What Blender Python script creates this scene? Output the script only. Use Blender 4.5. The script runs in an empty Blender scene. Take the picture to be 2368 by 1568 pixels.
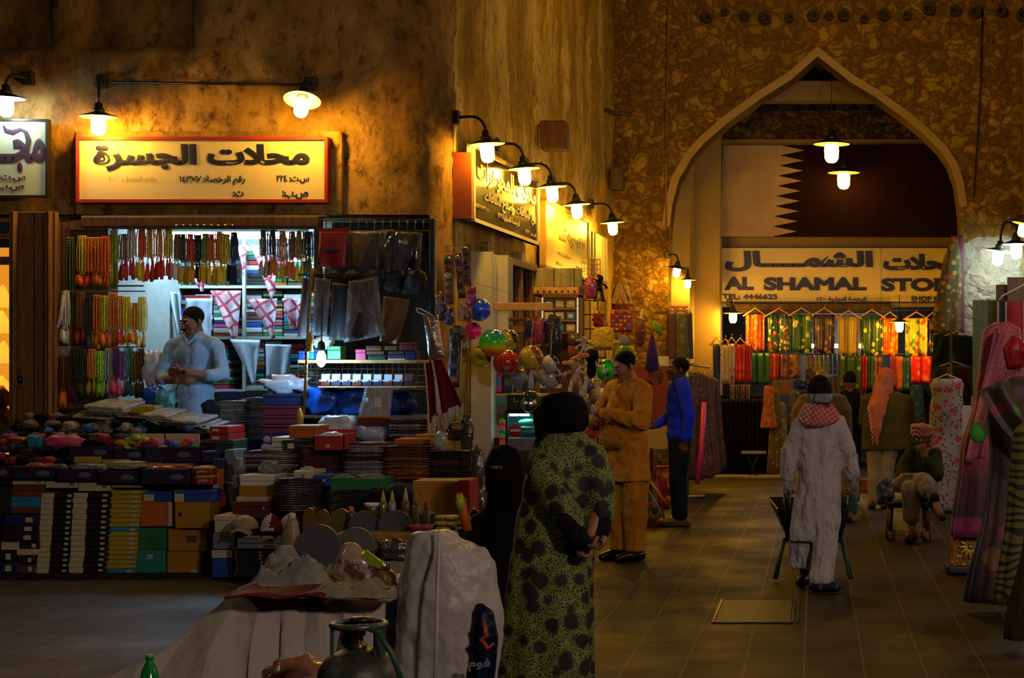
import bpy, bmesh, math, random
from mathutils import Vector, Matrix, Euler, noise
SC = bpy.context.scene
C = SC.collection
RN = random.Random(11)
PI = math.pi
# ---------------------------------------------------------------- camera, world, exposure
FPX, CX, CY, HC = 4000.0, 1885.0, 862.0, 1.55      # focal length (px), axis pixel, eye height
cd = bpy.data.cameras.new('camera'); cam = bpy.data.objects.new('camera', cd); C.objects.link(cam)
cam.location = (0, 0, HC); cam.rotation_euler = (PI/2, 0, 0)
cd.sensor_width = 36; cd.lens = FPX/2368*36
cd.shift_x = -(CX-1184)/2368; cd.shift_y = (CY-784)/2368
cd.clip_start = .1; cd.clip_end = 200
SC.camera = cam
wd = bpy.data.worlds.new('night_sky'); SC.world = wd; wd.use_nodes = True
_bg = wd.node_tree.nodes['Background']; _bg.inputs[0].default_value = (.55, .4, .28, 1); _bg.inputs[1].default_value = .008
vs = SC.view_settings; vs.view_transform = 'Standard'; vs.look = 'None'; vs.gamma = 1; vs.use_curve_mapping = False; vs.exposure = 0.0
SC.display_settings.display_device = 'sRGB'
SC.cycles.max_bounces = 5; SC.cycles.diffuse_bounces = 2; SC.cycles.glossy_bounces = 2; SC.cycles.transparent_max_bounces = 12
SC.cycles.transmission_bounces = 3; SC.cycles.caustics_reflective = False; SC.cycles.caustics_refractive = False
SC.cycles.sample_clamp_indirect = 3.0; SC.cycles.use_denoising = True
AMB = (1.0, .50, .09); COLD = (.40, .72, 1.0); WHT = (.85, .95, 1.0)
def plight(name, loc, col, w, r=.15, spot=None, aim=None):
    l = bpy.data.lights.new(name, 'SPOT' if spot else 'POINT'); l.color = col; l.energy = w; l.shadow_soft_size = r
    o = bpy.data.objects.new(name, l); C.objects.link(o); o.location = loc
    if spot:
        l.spot_size = math.radians(spot); l.spot_blend = .8
        o.rotation_euler = (Vector(aim)-Vector(loc)).to_track_quat('-Z', 'Y').to_euler()
    return o
# unseen fill lights added off frame to brighten lane, goods and arch wall
plight('fill_light', (4.2, -1.0, 4.4), (1, .80, .66), 1150, .35)
plight('fill_light', (-7.0, 4.0, 4.6), (.95, .80, .68), 60, .4)
plight('fill_light', (2.7, 12.5, 4.4), (1, .52, .12), 45, .2)
plight('fill_light', (0.6, 19.8, 7.4), (1, .55, .07), 250, .3)
plight('fill_light', (-1.0, 13.5, 7.0), (1, .56, .08), 25, .3)
plight('fill_light', (-6.2, 9.0, 6.8), (1, .58, .12), 70, .3)
plight('side_fill_light', (2.75, 18.6, 2.7), (.85, .93, 1), 26, .10)
plight('side_fill_light', (2.8, 14.8, 2.6), (.9, .93, 1), 26, .10)
plight('side_fill_light', (2.6, 8.5, 2.7), (1, .80, .66), 80, .12)

# ---------------------------------------------------------------- helpers
def W(px, py, Y): return Vector(((px-CX)*Y/FPX, Y, HC-(py-CY)*Y/FPX))
def S(n, Y): return n*Y/FPX
def lin(h):
    if isinstance(h, str):
        h = h.lstrip('#'); h = [int(h[i:i+2], 16)/255 for i in (0, 2, 4)]
    return tuple((c/12.92 if c <= .04045 else ((c+.055)/1.055)**2.4) for c in h)
class MB:
    def __init__(s): s.v = []; s.f = []; s.m = []; s.s = []
    def add(s, vs_, fs, mi=0, sm=False, M=None):
        n = len(s.v)
        s.v += [(M @ Vector(v)) if M is not None else Vector(v) for v in vs_]
        s.f += [tuple(i+n for i in f) for f in fs]; s.m += [mi]*len(fs); s.s += [sm]*len(fs)
        return s
    def box(s, c, d, rot=(0, 0, 0), mi=0, bev=0):
        M = Matrix.Translation(Vector(c)) @ Euler(rot).to_matrix().to_4x4()
        x, y, z = d[0]/2, d[1]/2, d[2]/2; b = min(bev, x*.9, y*.9, z*.9)
        if b <= 0:
            v = [(i, j, k) for k in (-z, z) for j in (-y, y) for i in (-x, x)]
            return s.add(v, [(0, 2, 3, 1), (4, 5, 7, 6), (0, 1, 5, 4), (2, 6, 7, 3), (0, 4, 6, 2), (1, 3, 7, 5)], mi, False, M)
        bm = bmesh.new(); bmesh.ops.create_cube(bm, size=1)
        for q in bm.verts: q.co = Vector((q.co.x*2*x, q.co.y*2*y, q.co.z*2*z))
        bmesh.ops.bevel(bm, geom=bm.edges[:], offset=b, segments=2, affect='EDGES', profile=.5)
        bm.verts.index_update(); s.add([q.co.copy() for q in bm.verts], [tuple(q.index for q in f.verts) for f in bm.faces], mi, False, M); bm.free()
        return s
    def b2(s, x0, x1, y0, y1, z0, z1, mi=0, bev=0):
        return s.box(((x0+x1)/2, (y0+y1)/2, (z0+z1)/2), (abs(x1-x0), abs(y1-y0), abs(z1-z0)), mi=mi, bev=bev)
    def tube(s, pts, r, n=8, mi=0, cap=True, sm=True, sq=1.0):
        pts = [Vector(p) for p in pts]; rs = r if isinstance(r, (list, tuple)) else [r]*len(pts)
        up = None; vv = []; ff = []
        for i, p in enumerate(pts):
            t = (pts[min(i+1, len(pts)-1)]-pts[max(i-1, 0)])
            t = t.normalized() if t.length > 1e-9 else Vector((0, 0, 1))
            if up is None: up = Vector((0, 0, 1)) if abs(t.z) < .9 else Vector((1, 0, 0))
            a = t.cross(up).normalized(); b = t.cross(a).normalized(); up = -b
            for k in range(n):
                w = 2*PI*k/n; vv.append(p+a*math.cos(w)*rs[i]+b*math.sin(w)*rs[i]*sq)
        for i in range(len(pts)-1):
            for k in range(n):
                k2 = (k+1) % n; ff.append((i*n+k, i*n+k2, (i+1)*n+k2, (i+1)*n+k))
        if cap: ff.append(tuple(range(n-1, -1, -1))); ff.append(tuple((len(pts)-1)*n+k for k in range(n)))
        return s.add(vv, ff, mi, sm)
    def lathe(s, prof, n=20, mi=0, M=None, sm=True, cap=True):
        vv = []; ff = []
        for r, z in prof:
            for k in range(n): w = 2*PI*k/n; vv.append((math.cos(w)*r, math.sin(w)*r, z))
        for i in range(len(prof)-1):
            for k in range(n):
                k2 = (k+1) % n; ff.append((i*n+k, i*n+k2, (i+1)*n+k2, (i+1)*n+k))
        if cap:
            ff.append(tuple(range(n-1, -1, -1))); ff.append(tuple((len(prof)-1)*n+k for k in range(n)))
        return s.add(vv, ff, mi, sm, M)
    def ball(s, c, r, nu=16, nv=10, mi=0, rot=(0, 0, 0), sm=True):
        if not isinstance(r, (tuple, list)): r = (r, r, r)
        M = Matrix.Translation(Vector(c)) @ Euler(rot).to_matrix().to_4x4() @ Matrix.Diagonal((r[0], r[1], r[2], 1))
        vv = [(0, 0, -1)]; ff = []
        for i in range(1, nv):
            a = -PI/2+PI*i/nv
            for k in range(nu): w = 2*PI*k/nu; vv.append((math.cos(a)*math.cos(w), math.cos(a)*math.sin(w), math.sin(a)))
        vv.append((0, 0, 1)); L = len(vv)-1
        for k in range(nu):
            k2 = (k+1) % nu; ff.append((0, 1+k2, 1+k)); ff.append((L, L-nu+k, L-nu+k2))
            for i in range(nv-2): ff.append((1+i*nu+k, 1+i*nu+k2, 1+(i+1)*nu+k2, 1+(i+1)*nu+k))
        return s.add(vv, ff, mi, sm, M)
    def sheet(s, fn, nu, nv, off=(0, .004, 0), mi=0, sm=True):
        """surface fn(u,v), closed to a thin solid by a copy shifted by off"""
        off = Vector(off); a = [Vector(fn(i/nu, j/nv)) for j in range(nv+1) for i in range(nu+1)]
        N = len(a); vv = a+[p+off for p in a]; ff = []; w = nu+1
        for j in range(nv):
            for i in range(nu):
                q = (j*w+i, j*w+i+1, (j+1)*w+i+1, (j+1)*w+i); ff.append(q); ff.append(tuple(N+t for t in reversed(q)))
        B = [j for j in range(nu+1)]+[j*w+nu for j in range(1, nv+1)]+[nv*w+i for i in range(nu-1, -1, -1)]+[j*w for j in range(nv-1, 0, -1)]
        for i in range(len(B)):
            p, q = B[i], B[(i+1) % len(B)]; ff.append((q, p, N+p, N+q))
        return s.add(vv, ff, mi, sm)
    def prism(s, poly, o, dep, mi=0, mz=None):
        """polygon [(x,z)] in the XZ plane at origin o, extruded dep along +Y"""
        n = len(poly); o = Vector(o)
        a = [o+Vector((x, 0, z)) for x, z in poly]; b = [p+Vector((0, dep, 0)) for p in a]
        ff = [tuple(range(n)), tuple(range(2*n-1, n-1, -1))]+[(i, n+i, n+(i+1) % n, (i+1) % n) for i in range(n)]
        s.add(a+b, ff, mi)
        if mz is not None:
            for i in range(n): s.m[-1-i] = mz
        return s
    def gown(s, c, ztop, zbot, prof, n=40, nv=22, fold=.0, nf=9, sx=1, sy=.6, mi=0, lean=(0, 0), ph=0, rot=0):
        """closed shell, oval sections: prof = [(t, halfwidth)] t=0 top .. 1 bottom; folds grow downwards"""
        vv = []; ff = []
        for j in range(nv+1):
            t = j/nv
            for a in range(len(prof)-1):
                if prof[a][0] <= t <= prof[a+1][0]:
                    q = (t-prof[a][0])/max(1e-6, prof[a+1][0]-prof[a][0]); q = q*q*(3-2*q); w = prof[a][1]+(prof[a+1][1]-prof[a][1])*q; break
            z = ztop+(zbot-ztop)*t
            for k in range(n):
                th = 2*PI*k/n
                f = 1+fold*t*(math.sin(nf*th+ph)+.5*math.sin((nf*2-3)*th+2*ph+t*2))
                x = math.cos(th)*w*f*sx; y = math.sin(th)*w*f*sy
                if rot: x, y = x*math.cos(rot)-y*math.sin(rot), x*math.sin(rot)+y*math.cos(rot)
                vv.append((c[0]+x+lean[0]*t, c[1]+y+lean[1]*t, z))
        for j in range(nv):
            for k in range(n):
                k2 = (k+1) % n; ff.append((j*n+k, (j+1)*n+k, (j+1)*n+k2, j*n+k2))
        ff.append(tuple(range(n))); ff.append(tuple(nv*n+k for k in range(n-1, -1, -1)))
        return s.add(vv, ff, mi, True)
    def data(s, name, mats, o=Vector((0, 0, 0))):
        me = bpy.data.meshes.new(name); me.from_pydata([tuple(v-o) for v in s.v], [], s.f)
        for m in mats: me.materials.append(m)
        me.polygons.foreach_set('material_index', s.m); me.polygons.foreach_set('use_smooth', s.s); me.update()
        return me
    def cen(s):
        if not s.v: return Vector((0, 0, 0))
        xs = [v.x for v in s.v]; ys = [v.y for v in s.v]; zs = [v.z for v in s.v]
        return Vector(((min(xs)+max(xs))/2, (min(ys)+max(ys))/2, min(zs)))
    def build(s, name, mats, parent=None, o=None):
        if not isinstance(mats, (list, tuple)): mats = [mats]
        g = wloc(parent) if parent else Vector((0, 0, 0))
        o = s.cen() if o is None else Vector(o)
        ob = bpy.data.objects.new(name, s.data(name, mats, o)); C.objects.link(ob)
        ob.location = o-g
        if parent: ob.parent = parent
        return ob
def wloc(o):
    l = Vector(o.location)
    while o.parent: o = o.parent; l = l+o.location
    return l
_LAB = {}
def tag(o, label, cat, group=None):
    if label in _LAB: print('DUPLABEL', label)
    _LAB[label] = 1
    o['label'] = label; o['category'] = cat
    if group: o['group'] = group
    return o
def struct(o): o['kind'] = 'structure'; return o
def stuff(o, label, cat): o['kind'] = 'stuff'; o['label'] = label; o['category'] = cat; return o
def thing(name, label, cat, loc, group=None):
    o = bpy.data.objects.new(name, None); C.objects.link(o); o.location = loc; o.empty_display_size = .1
    return tag(o, label, cat, group)
ORD = 'first second third fourth fifth sixth seventh eighth ninth tenth eleventh twelfth thirteenth fourteenth fifteenth sixteenth seventeenth eighteenth nineteenth twentieth'.split()
ORD += ['twenty-'+o for o in ORD[:9]]+['thirtieth']+['thirty-'+o for o in ORD[:9]]
# ---------------------------------------------------------------- materials
_MC = {}
class NT:
    def __init__(s, name):
        s.m = bpy.data.materials.new(name); s.m.use_nodes = True; s.t = s.m.node_tree; s.b = s.t.nodes['Principled BSDF']
        s.tc = s.t.nodes.new('ShaderNodeTexCoord')
    def n(s, typ, **kw):
        x = s.t.nodes.new('ShaderNode'+typ)
        for k, v in kw.items():
            if hasattr(x, k): setattr(x, k, v)
            else: x.inputs[k.replace('_', ' ')].default_value = v
        return x
    def l(s, a, b): s.t.links.new(a, b)
    def coord(s, scale=(1, 1, 1), rot=(0, 0, 0), w='Object', dist=0, dscale=3, loc=(0, 0, 0)):
        mp = s.n('Mapping'); mp.inputs['Scale'].default_value = scale; mp.inputs['Rotation'].default_value = rot; mp.inputs['Location'].default_value = loc
        src = s.tc.outputs[w]
        if dist:
            nz = s.n('TexNoise', Scale=dscale, Detail=3.0); s.l(src, nz.inputs['Vector'])
            ml = s.n('VectorMath', operation='MULTIPLY_ADD'); s.l(nz.outputs['Color'], ml.inputs[0]); ml.inputs[1].default_value = (dist,)*3; s.l(src, ml.inputs[2]); src = ml.outputs[0]
        s.l(src, mp.inputs['Vector']); return mp.outputs[0]
    def ramp(s, fac, stops, interp='LINEAR'):
        r = s.n('ValToRGB'); r.color_ramp.interpolation = interp; e = r.color_ramp.elements
        while len(e) < len(stops): e.new(.5)
        for i, (p, c) in enumerate(stops): e[i].position = p; e[i].color = (*lin(c), 1)
        s.l(fac, r.inputs[0]); return r.outputs[0]
    def mix(s, fac, a, b, blend='MIX'):
        m = s.n('Mix', data_type='RGBA', blend_type=blend)
        for i, q in ((0, fac), (6, a), (7, b)):
            if isinstance(q, (int, float)): m.inputs[i].default_value = q
            elif isinstance(q, str): m.inputs[i].default_value = (*lin(q), 1)
            elif isinstance(q, tuple): m.inputs[i].default_value = (*q, 1)
            else: s.l(q, m.inputs[i])
        return m.outputs[2]
    def math(s, op, a, b=0):
        m = s.n('Math', operation=op)
        for i, q in ((0, a), (1, b)):
            if isinstance(q, (int, float)): m.inputs[i].default_value = q
            else: s.l(q, m.inputs[i])
        return m.outputs[0]
    def bump(s, h, st=.3, d=.02, prev=None):
        b = s.n('Bump', Strength=st, Distance=d); s.l(h, b.inputs['Height'])
        if prev: s.l(prev, b.inputs['Normal'])
        s.l(b.outputs[0], s.b.inputs['Normal']); return b.outputs[0]
    def set(s, **kw):
        for k, v in kw.items():
            i = s.b.inputs[k.replace('_', ' ')]
            if hasattr(v, 'links') or hasattr(v, 'is_linked'): s.l(v, i)
            else: i.default_value = v
        return s.m
def mat(name, col, rough=.7, metal=0, var=.25, vs_=6, bump=0, bs=40, emit=0, alpha=1, trans=0, coat=0, sheen=0, spec=.5):
    key = (name, str(col), rough, metal, var, bump, emit, alpha)
    if key in _MC: return _MC[key]
    n = NT(name); c = lin(col) if isinstance(col, str) else tuple(col)
    if var and not emit:
        nz = n.n('TexNoise', Scale=vs_, Detail=4.0, Roughness=.6); n.l(n.tc.outputs['Object'], nz.inputs['Vector'])
        n.set(Base_Color=n.mix(nz.outputs[0], tuple(q*(1-var) for q in c), tuple(min(1, q*(1+var)) for q in c)))
    else: n.set(Base_Color=(*c, 1))
    n.set(Roughness=rough, Metallic=metal, Specular_IOR_Level=spec)
    if bump:
        z = n.n('TexNoise', Scale=bs, Detail=4.0); n.l(n.tc.outputs['Object'], z.inputs['Vector']); n.bump(z.outputs[0], bump, .01)
    if emit: n.set(Emission_Color=(*c, 1), Emission_Strength=emit)
    if alpha < 1: n.set(Alpha=alpha)
    if trans: n.set(Transmission_Weight=trans)
    if coat: n.set(Coat_Weight=coat)
    if sheen: n.set(Sheen_Weight=sheen)
    _MC[key] = n.m; return n.m
def plastic_film(name='clear_plastic_film', tint='c8c4cc', alpha=.32, sc=14):
    key = (name, tint, alpha)
    if key in _MC: return _MC[key]
    n = NT(name); v = n.coord((sc, sc, sc*.6), dist=.25, dscale=6)
    z = n.n('TexNoise', Scale=1.0, Detail=6.0, Roughness=.65); n.l(v, z.inputs['Vector']); n.bump(z.outputs[0], 1.0, .06)
    al = n.ramp(z.outputs[0], [(.35, (alpha**.45*.45,)*3), (.62, (min(1, alpha**.45),)*3)])
    n.set(Base_Color=(*lin(tint), 1), Roughness=.12, Alpha=al, Specular_IOR_Level=.9); _MC[key] = n.m; return n.m
def fabric(name, col, fold=.5, fs=7, var=.3, rough=.85, sc=(1, 1, .25), sheen=.2):
    key = (name, col, fold, fs, str(sc))
    if key in _MC: return _MC[key]
    n = NT(name); v = n.coord((sc[0], sc[1], max(.45, sc[2])), dist=.15, dscale=4)
    z = n.n('TexNoise', Scale=fs, Detail=2.5, Roughness=.5); n.l(v, z.inputs['Vector']); c = lin(col)
    n.bump(z.outputs[0], min(1, fold*1.3), .10)
    n.set(Base_Color=n.mix(z.outputs[0], tuple(q*(1-var) for q in c), tuple(min(1, q*(1+var)) for q in c)), Roughness=rough, Specular_IOR_Level=.12 if sum(c) < .15 else .3, Sheen_Weight=sheen if sum(c) > .15 else 0)
    _MC[key] = n.m; return n.m
def floral(name, base, cols, sc=14, th=.28, rough=.6, gloss=0, leaf=None, co=(1, 1, 1)):
    """printed cloth: blobs of the colours cols on base"""
    key = (name, base, str(cols), sc)
    if key in _MC: return _MC[key]
    n = NT(name); v = n.coord(co, dist=.03, dscale=20)
    vo = n.n('TexVoronoi', Scale=sc); n.l(v, vo.inputs['Vector'])
    sx = n.n('SeparateXYZ'); n.l(vo.outputs['Color'], sx.inputs[0]); c = n.ramp(sx.outputs[0], [(i/len(cols), q) for i, q in enumerate(cols)], 'CONSTANT')
    m = n.ramp(vo.outputs['Distance'], [(th, 'ffffff'), (th+.05, '000000')])
    bc = base
    if leaf:
        v2 = n.n('TexVoronoi', Scale=sc*1.9); n.l(v, v2.inputs['Vector']); m2 = n.ramp(v2.outputs['Distance'], [(.3, 'ffffff'), (.36, '000000')]); bc = n.mix(m2, base, leaf)
    fz = n.n('TexNoise', Scale=8.0, Detail=4.0); n.l(n.coord((1, 1, .25)), fz.inputs['Vector']); n.bump(fz.outputs[0], .5, .04)
    n.set(Base_Color=n.mix(m, bc, c), Roughness=rough, Sheen_Weight=.1); _MC[key] = n.m; return n.m
def wood(name, col, dark, sc=(8, 8, .7), rough=.7, plank=0):
    key = (name, col, dark, str(sc), plank)
    if key in _MC: return _MC[key]
    n = NT(name); v = n.coord(sc, dist=.05, dscale=3)
    z = n.n('TexNoise', Scale=3.0, Detail=6.0, Roughness=.6); n.l(v, z.inputs['Vector'])
    c = n.ramp(z.outputs[0], [(.3, dark), (.7, col)]); h = z.outputs[0]
    if plank:
        sp = n.n('SeparateXYZ'); n.l(n.tc.outputs['Object'], sp.inputs[0])
        fr = n.math('FRACT', n.math('MULTIPLY', sp.outputs[0], 1/plank)); g = n.ramp(fr, [(.0, '000000'), (.06, 'ffffff'), (.94, 'ffffff'), (1, '000000')])
        c = n.mix(g, '080402', c); h = g
    n.bump(h, .4, .01); n.set(Base_Color=c, Roughness=rough); _MC[key] = n.m; return n.m
# ---------------------------------------------------------------- Arabic and Latin lettering
_AR = {'ا': 'FE8D 2', 'ب': 'FE8F 4', 'ت': 'FE95 4', 'ة': 'FE93 2', 'ج': 'FE9D 4', 'ح': 'FEA1 4', 'خ': 'FEA5 4', 'د': 'FEA9 2', 'ر': 'FEAD 2', 'س': 'FEB1 4', 'ش': 'FEB5 4',
       'ص': 'FEB9 4', 'ع': 'FEC9 4', 'ف': 'FED1 4', 'ق': 'FED5 4', 'ك': 'FED9 4', 'ل': 'FEDD 4', 'م': 'FEE1 4', 'ن': 'FEE5 4', 'ه': 'FEE9 4', 'و': 'FEED 2', 'ي': 'FEF1 4', 'ط': 'FEC1 4', 'ض': 'FEBD 4'}
def shape_ar(t):
    out = []; ws = []
    t = t.replace('لا', '\u0001'); L = len(t)
    def joinable(ch, after):   # does ch join the letter after it (left side)?
        return ch == '\u0640' or (ch in _AR and (_AR[ch].endswith('4') if after else True)) or (ch == '\u0001' and not after)
    for i, ch in enumerate(t):
        pr = i > 0 and joinable(t[i-1], True); nx = i+1 < L and joinable(t[i+1], False)
        if ch == '\u0001': out.append(chr(0xFEFC if pr else 0xFEFB)); continue
        if ch not in _AR: out.append(ch); continue
        b, k = _AR[ch].split(); b = int(b, 16)
        if k == '2': out.append(chr(b+(1 if pr else 0)))
        else: out.append(chr(b+(3 if pr and nx else 2 if nx else 1 if pr else 0)))
    r = ''.join(out)[::-1]
    # keep runs of digits readable left to right
    res = ''; num = ''
    for ch in r:
        if '\u0660' <= ch <= '\u0669' or ch.isdigit(): num = ch+num
        else: res += num+ch; num = ''
    return res+num
def text_mesh(txt, height, bold=.0, width=None, arabic=False, steps=3):
    """letters as flat faces in XZ (facing -Y), baseline z=0, centred on x; returns (verts, faces)"""
    c = bpy.data.curves.new('lettering', 'FONT'); c.body = shape_ar(txt) if arabic else txt; c.size = 1; c.resolution_u = 4; c.fill_mode = 'FRONT'
    if bold: c.bevel_depth = bold*.75; c.bevel_resolution = 0
    o = bpy.data.objects.new('lettering', c); C.objects.link(o)
    me = o.to_mesh(); vs_ = [v.co.copy() for v in me.vertices]; fs = [tuple(p.vertices) for p in me.polygons]
    o.to_mesh_clear(); bpy.data.objects.remove(o); bpy.data.curves.remove(c)
    if not vs_: return [], []
    x0, x1 = min(v.x for v in vs_), max(v.x for v in vs_); y0, y1 = min(v.y for v in vs_), max(v.y for v in vs_)
    sy = height/(y1-y0); sx = sy if width is None else width/(x1-x0); zs = .0015/max(.001, max(abs(v.z) for v in vs_))
    return [Vector(((v.x-(x0+x1)/2)*sx, -v.z*zs-.001, (v.y-y0)*sy)) for v in vs_], fs
def write(mb, txt, pos, height, bold=0, width=None, arabic=False, mi=0, rz=0, rx=0):
    v, f = text_mesh(txt, height, bold, width, arabic)
    M = Matrix.Translation(Vector(pos)) @ Matrix.Rotation(rz, 4, 'Z') @ Matrix.Rotation(rx, 4, 'X')
    mb.add(v, f, mi, False, M); return mb
# ---------------------------------------------------------------- organic bodies: many shapes grown into one skin
def cap(mb, a, ra, b, rb, n=12, sq=1.0):
    a = Vector(a); b = Vector(b); d = (b-a)
    L = d.length
    if L < 1e-5: return mb.ball(a, ra, n, 8)
    t = d/L; pts = []; rs = []
    for k in (0.05, .4, .75): q = math.sqrt(max(0, 1-(1-k)**2)); pts.append(a-t*ra*(1-k)); rs.append(ra*q)
    pts.append(a); rs.append(ra); pts.append(b); rs.append(rb)
    for k in (.75, .4, .05): q = math.sqrt(max(0, 1-(1-k)**2)); pts.append(b+t*rb*(1-k)); rs.append(rb*q)
    return mb.tube(pts, rs, n, sq=sq)
def limb(mb, pts, rs, n=12):
    for i in range(len(pts)-1): cap(mb, pts[i], rs[i], pts[i+1], rs[i+1], n)
    return mb
def grow(mb, name, mats, parent=None, voxel=.012, smooth=4, disp=0, dsc=.12):
    if not isinstance(mats, (list, tuple)): mats = [mats]
    o = bpy.data.objects.new(name, mb.data(name+'_src', [])); C.objects.link(o)
    m = o.modifiers.new('r', 'REMESH'); m.mode = 'VOXEL'; m.voxel_size = voxel; m.use_smooth_shade = True
    if disp:
        tx = bpy.data.textures.new('wrinkle', 'CLOUDS'); tx.noise_scale = dsc; d = o.modifiers.new('d', 'DISPLACE'); d.texture = tx; d.strength = disp; d.mid_level = .5; d.texture_coords = 'LOCAL'
    if smooth: q = o.modifiers.new('s', 'SMOOTH'); q.iterations = smooth; q.factor = .5
    dg = bpy.context.evaluated_depsgraph_get(); me = bpy.data.meshes.new_from_object(o.evaluated_get(dg)); src = o.data
    bpy.data.objects.remove(o); bpy.data.meshes.remove(src)
    me.name = name; g = wloc(parent) if parent else Vector((0, 0, 0))
    xs = [v.co for v in me.vertices]; cc = Vector((sum(v.x for v in xs)/len(xs), sum(v.y for v in xs)/len(xs), min(v.z for v in xs)))
    me.transform(Matrix.Translation(-cc)); me.materials.clear()
    for q in mats: me.materials.append(q)
    for p in me.polygons: p.use_smooth = True
    ob = bpy.data.objects.new(name, me); C.objects.link(ob); ob.location = cc-g
    if parent: ob.parent = parent
    return ob
# ================================================================ THE SETTING
def m_plaster(name, a, b, c, sc=1.0, streak=1.0, bump=.9):
    n = NT(name)
    z1 = n.n('TexNoise', Scale=1.3*sc, Detail=8.0, Roughness=.62); n.l(n.coord((1, 1, .45*streak+.1), dist=.6, dscale=1.2), z1.inputs['Vector'])
    z2 = n.n('TexNoise', Scale=9*sc, Detail=8.0, Roughness=.7); n.l(n.coord((1, 1, .6)), z2.inputs['Vector'])
    z3 = n.n('TexVoronoi', Scale=5*sc); n.l(n.coord((1, 1, 1), dist=.35, dscale=4), z3.inputs['Vector'])
    col = n.ramp(z1.outputs[0], [(.3, a), (.5, b), (.68, c)])
    col = n.mix(n.ramp(z2.outputs[0], [(.32, 'ffffff'), (.5, '000000')]), col, a)
    h = n.math('ADD', n.math('MULTIPLY', z2.outputs[0], .9), n.math('MULTIPLY', z1.outputs[0], 1.3))
    b1 = n.bump(h, bump, .05); n.bump(z3.outputs['Distance'], .25, .03, b1)
    n.set(Base_Color=col, Roughness=.92, Specular_IOR_Level=.15); return n.m
def m_rubble(name, a, b, c, mortar, sc=5.6, pale_patch=False):
    n = NT(name); v = n.coord((1, 1, 1.3), dist=.42, dscale=4.5)
    vo = n.n('TexVoronoi', Scale=sc, feature='SMOOTH_F1', Smoothness=.5); n.l(v, vo.inputs['Vector'])
    ve = n.n('TexVoronoi', Scale=sc, feature='DISTANCE_TO_EDGE'); n.l(v, ve.inputs['Vector'])
    z = n.n('TexNoise', Scale=14.0, Detail=7.0, Roughness=.7); n.l(n.tc.outputs['Object'], z.inputs['Vector'])
    z0 = n.n('TexNoise', Scale=.8, Detail=3.0); n.l(n.tc.outputs['Object'], z0.inputs['Vector'])
    sv = n.n('SeparateXYZ'); n.l(vo.outputs['Color'], sv.inputs[0])
    f = n.math('ADD', n.math('MULTIPLY', sv.outputs[0], .45), n.math('MULTIPLY', z.outputs[0], .55))
    col = n.ramp(f, [(.25, a), (.5, b), (.75, c)])
    e = n.ramp(ve.outputs['Distance'], [(.0, '707070'), (.2, 'ffffff')])
    col = n.mix(e, mortar, col); col = n.mix(n.ramp(z0.outputs[0], [(.35, '000000'), (.6, 'ffffff')]), n.mix(.35, col, a), col)
    if pale_patch:      # paler, more neutral patch low on the wall right of the arch
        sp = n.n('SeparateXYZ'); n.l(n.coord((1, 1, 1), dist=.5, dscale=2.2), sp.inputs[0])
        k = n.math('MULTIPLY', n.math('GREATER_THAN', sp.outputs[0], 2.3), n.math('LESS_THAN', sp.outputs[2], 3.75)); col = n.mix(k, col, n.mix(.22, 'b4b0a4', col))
    h = n.math('ADD', n.math('MULTIPLY', vo.outputs['Distance'], -2.2), n.math('MULTIPLY', z.outputs[0], 1.2))
    n.bump(h, 1.0, .06); n.set(Base_Color=col, Roughness=.92, Specular_IOR_Level=.15); return n.m
def m_floor():
    n = NT('stone_paving'); v = n.coord((1, 1, 1), rot=(0, 0, 0), loc=(.06, .1, 0))
    # rotate so that the brick rows run along the lane
    mp = n.n('Mapping'); mp.inputs['Rotation'].default_value = (0, 0, PI/2); n.l(v, mp.inputs['Vector'])
    br = n.n('TexBrick', Scale=1.0, offset=.5); br.inputs['Brick Width'].default_value = .62; br.inputs['Row Height'].default_value = .315
    br.inputs['Mortar Size'].default_value = .007; br.inputs['Mortar Smooth'].default_value = .3; n.l(mp.outputs[0], br.inputs['Vector'])
    br.inputs['Color1'].default_value = (*lin('2c2722'), 1); br.inputs['Color2'].default_value = (*lin('221e1a'), 1); br.inputs['Mortar'].default_value = (*lin('54493a'), 1)
    z = n.n('TexNoise', Scale=1.1, Detail=6.0, Roughness=.65); n.l(n.tc.outputs['Object'], z.inputs['Vector'])
    z2 = n.n('TexNoise', Scale=30.0, Detail=4.0); n.l(n.tc.outputs['Object'], z2.inputs['Vector'])
    c = n.mix(n.ramp(z.outputs[0], [(.3, 'ffffff'), (.62, '000000')]), br.outputs['Color'], n.mix(.5, br.outputs['Color'], '26201a'))
    n.bump(n.math('ADD', n.math('MULTIPLY', br.outputs['Fac'], -1.0), n.math('MULTIPLY', z2.outputs[0], .4)), .35, .006)
    n.set(Base_Color=c, Roughness=n.ramp(z.outputs[0], [(.3, 'b0b0b0'), (.7, 'e0e0e0')]), Specular_IOR_Level=.1); return n.m
PLAST = m_plaster('old_mud_plaster', '4c3418', '8c6c38', 'c09a58')
PLAST2 = m_plaster('streaked_lime_plaster', '745818', 'a88838', 'dcc070', 1.2, .25)
RUB = m_rubble('rubble_stone_masonry', '7c5c20', 'a48038', 'd0a850', '644818', pale_patch=True)
SMOOTHP = mat('smooth_lime_render', '9c8454', .9, var=.2, vs_=3, bump=.4, bs=9)
DARKW = wood('dark_brown_wood', '5a3a1e', '2c1a0c'); MIDW = wood('weathered_door_wood', '84592a', '4a2f14', plank=.16)
RAWW = wood('pale_raw_wood', 'c9a26a', '96703c', (3, 3, 3)); GREYW = wood('grey_painted_wood', '8f8a74', '5f5a48', plank=.22)
POLEW = wood('dark_roof_pole_wood', '3c2c1e', '1c140c'); WHITEW = mat('chipped_white_paint', 'b8b4a4', .6)
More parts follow.
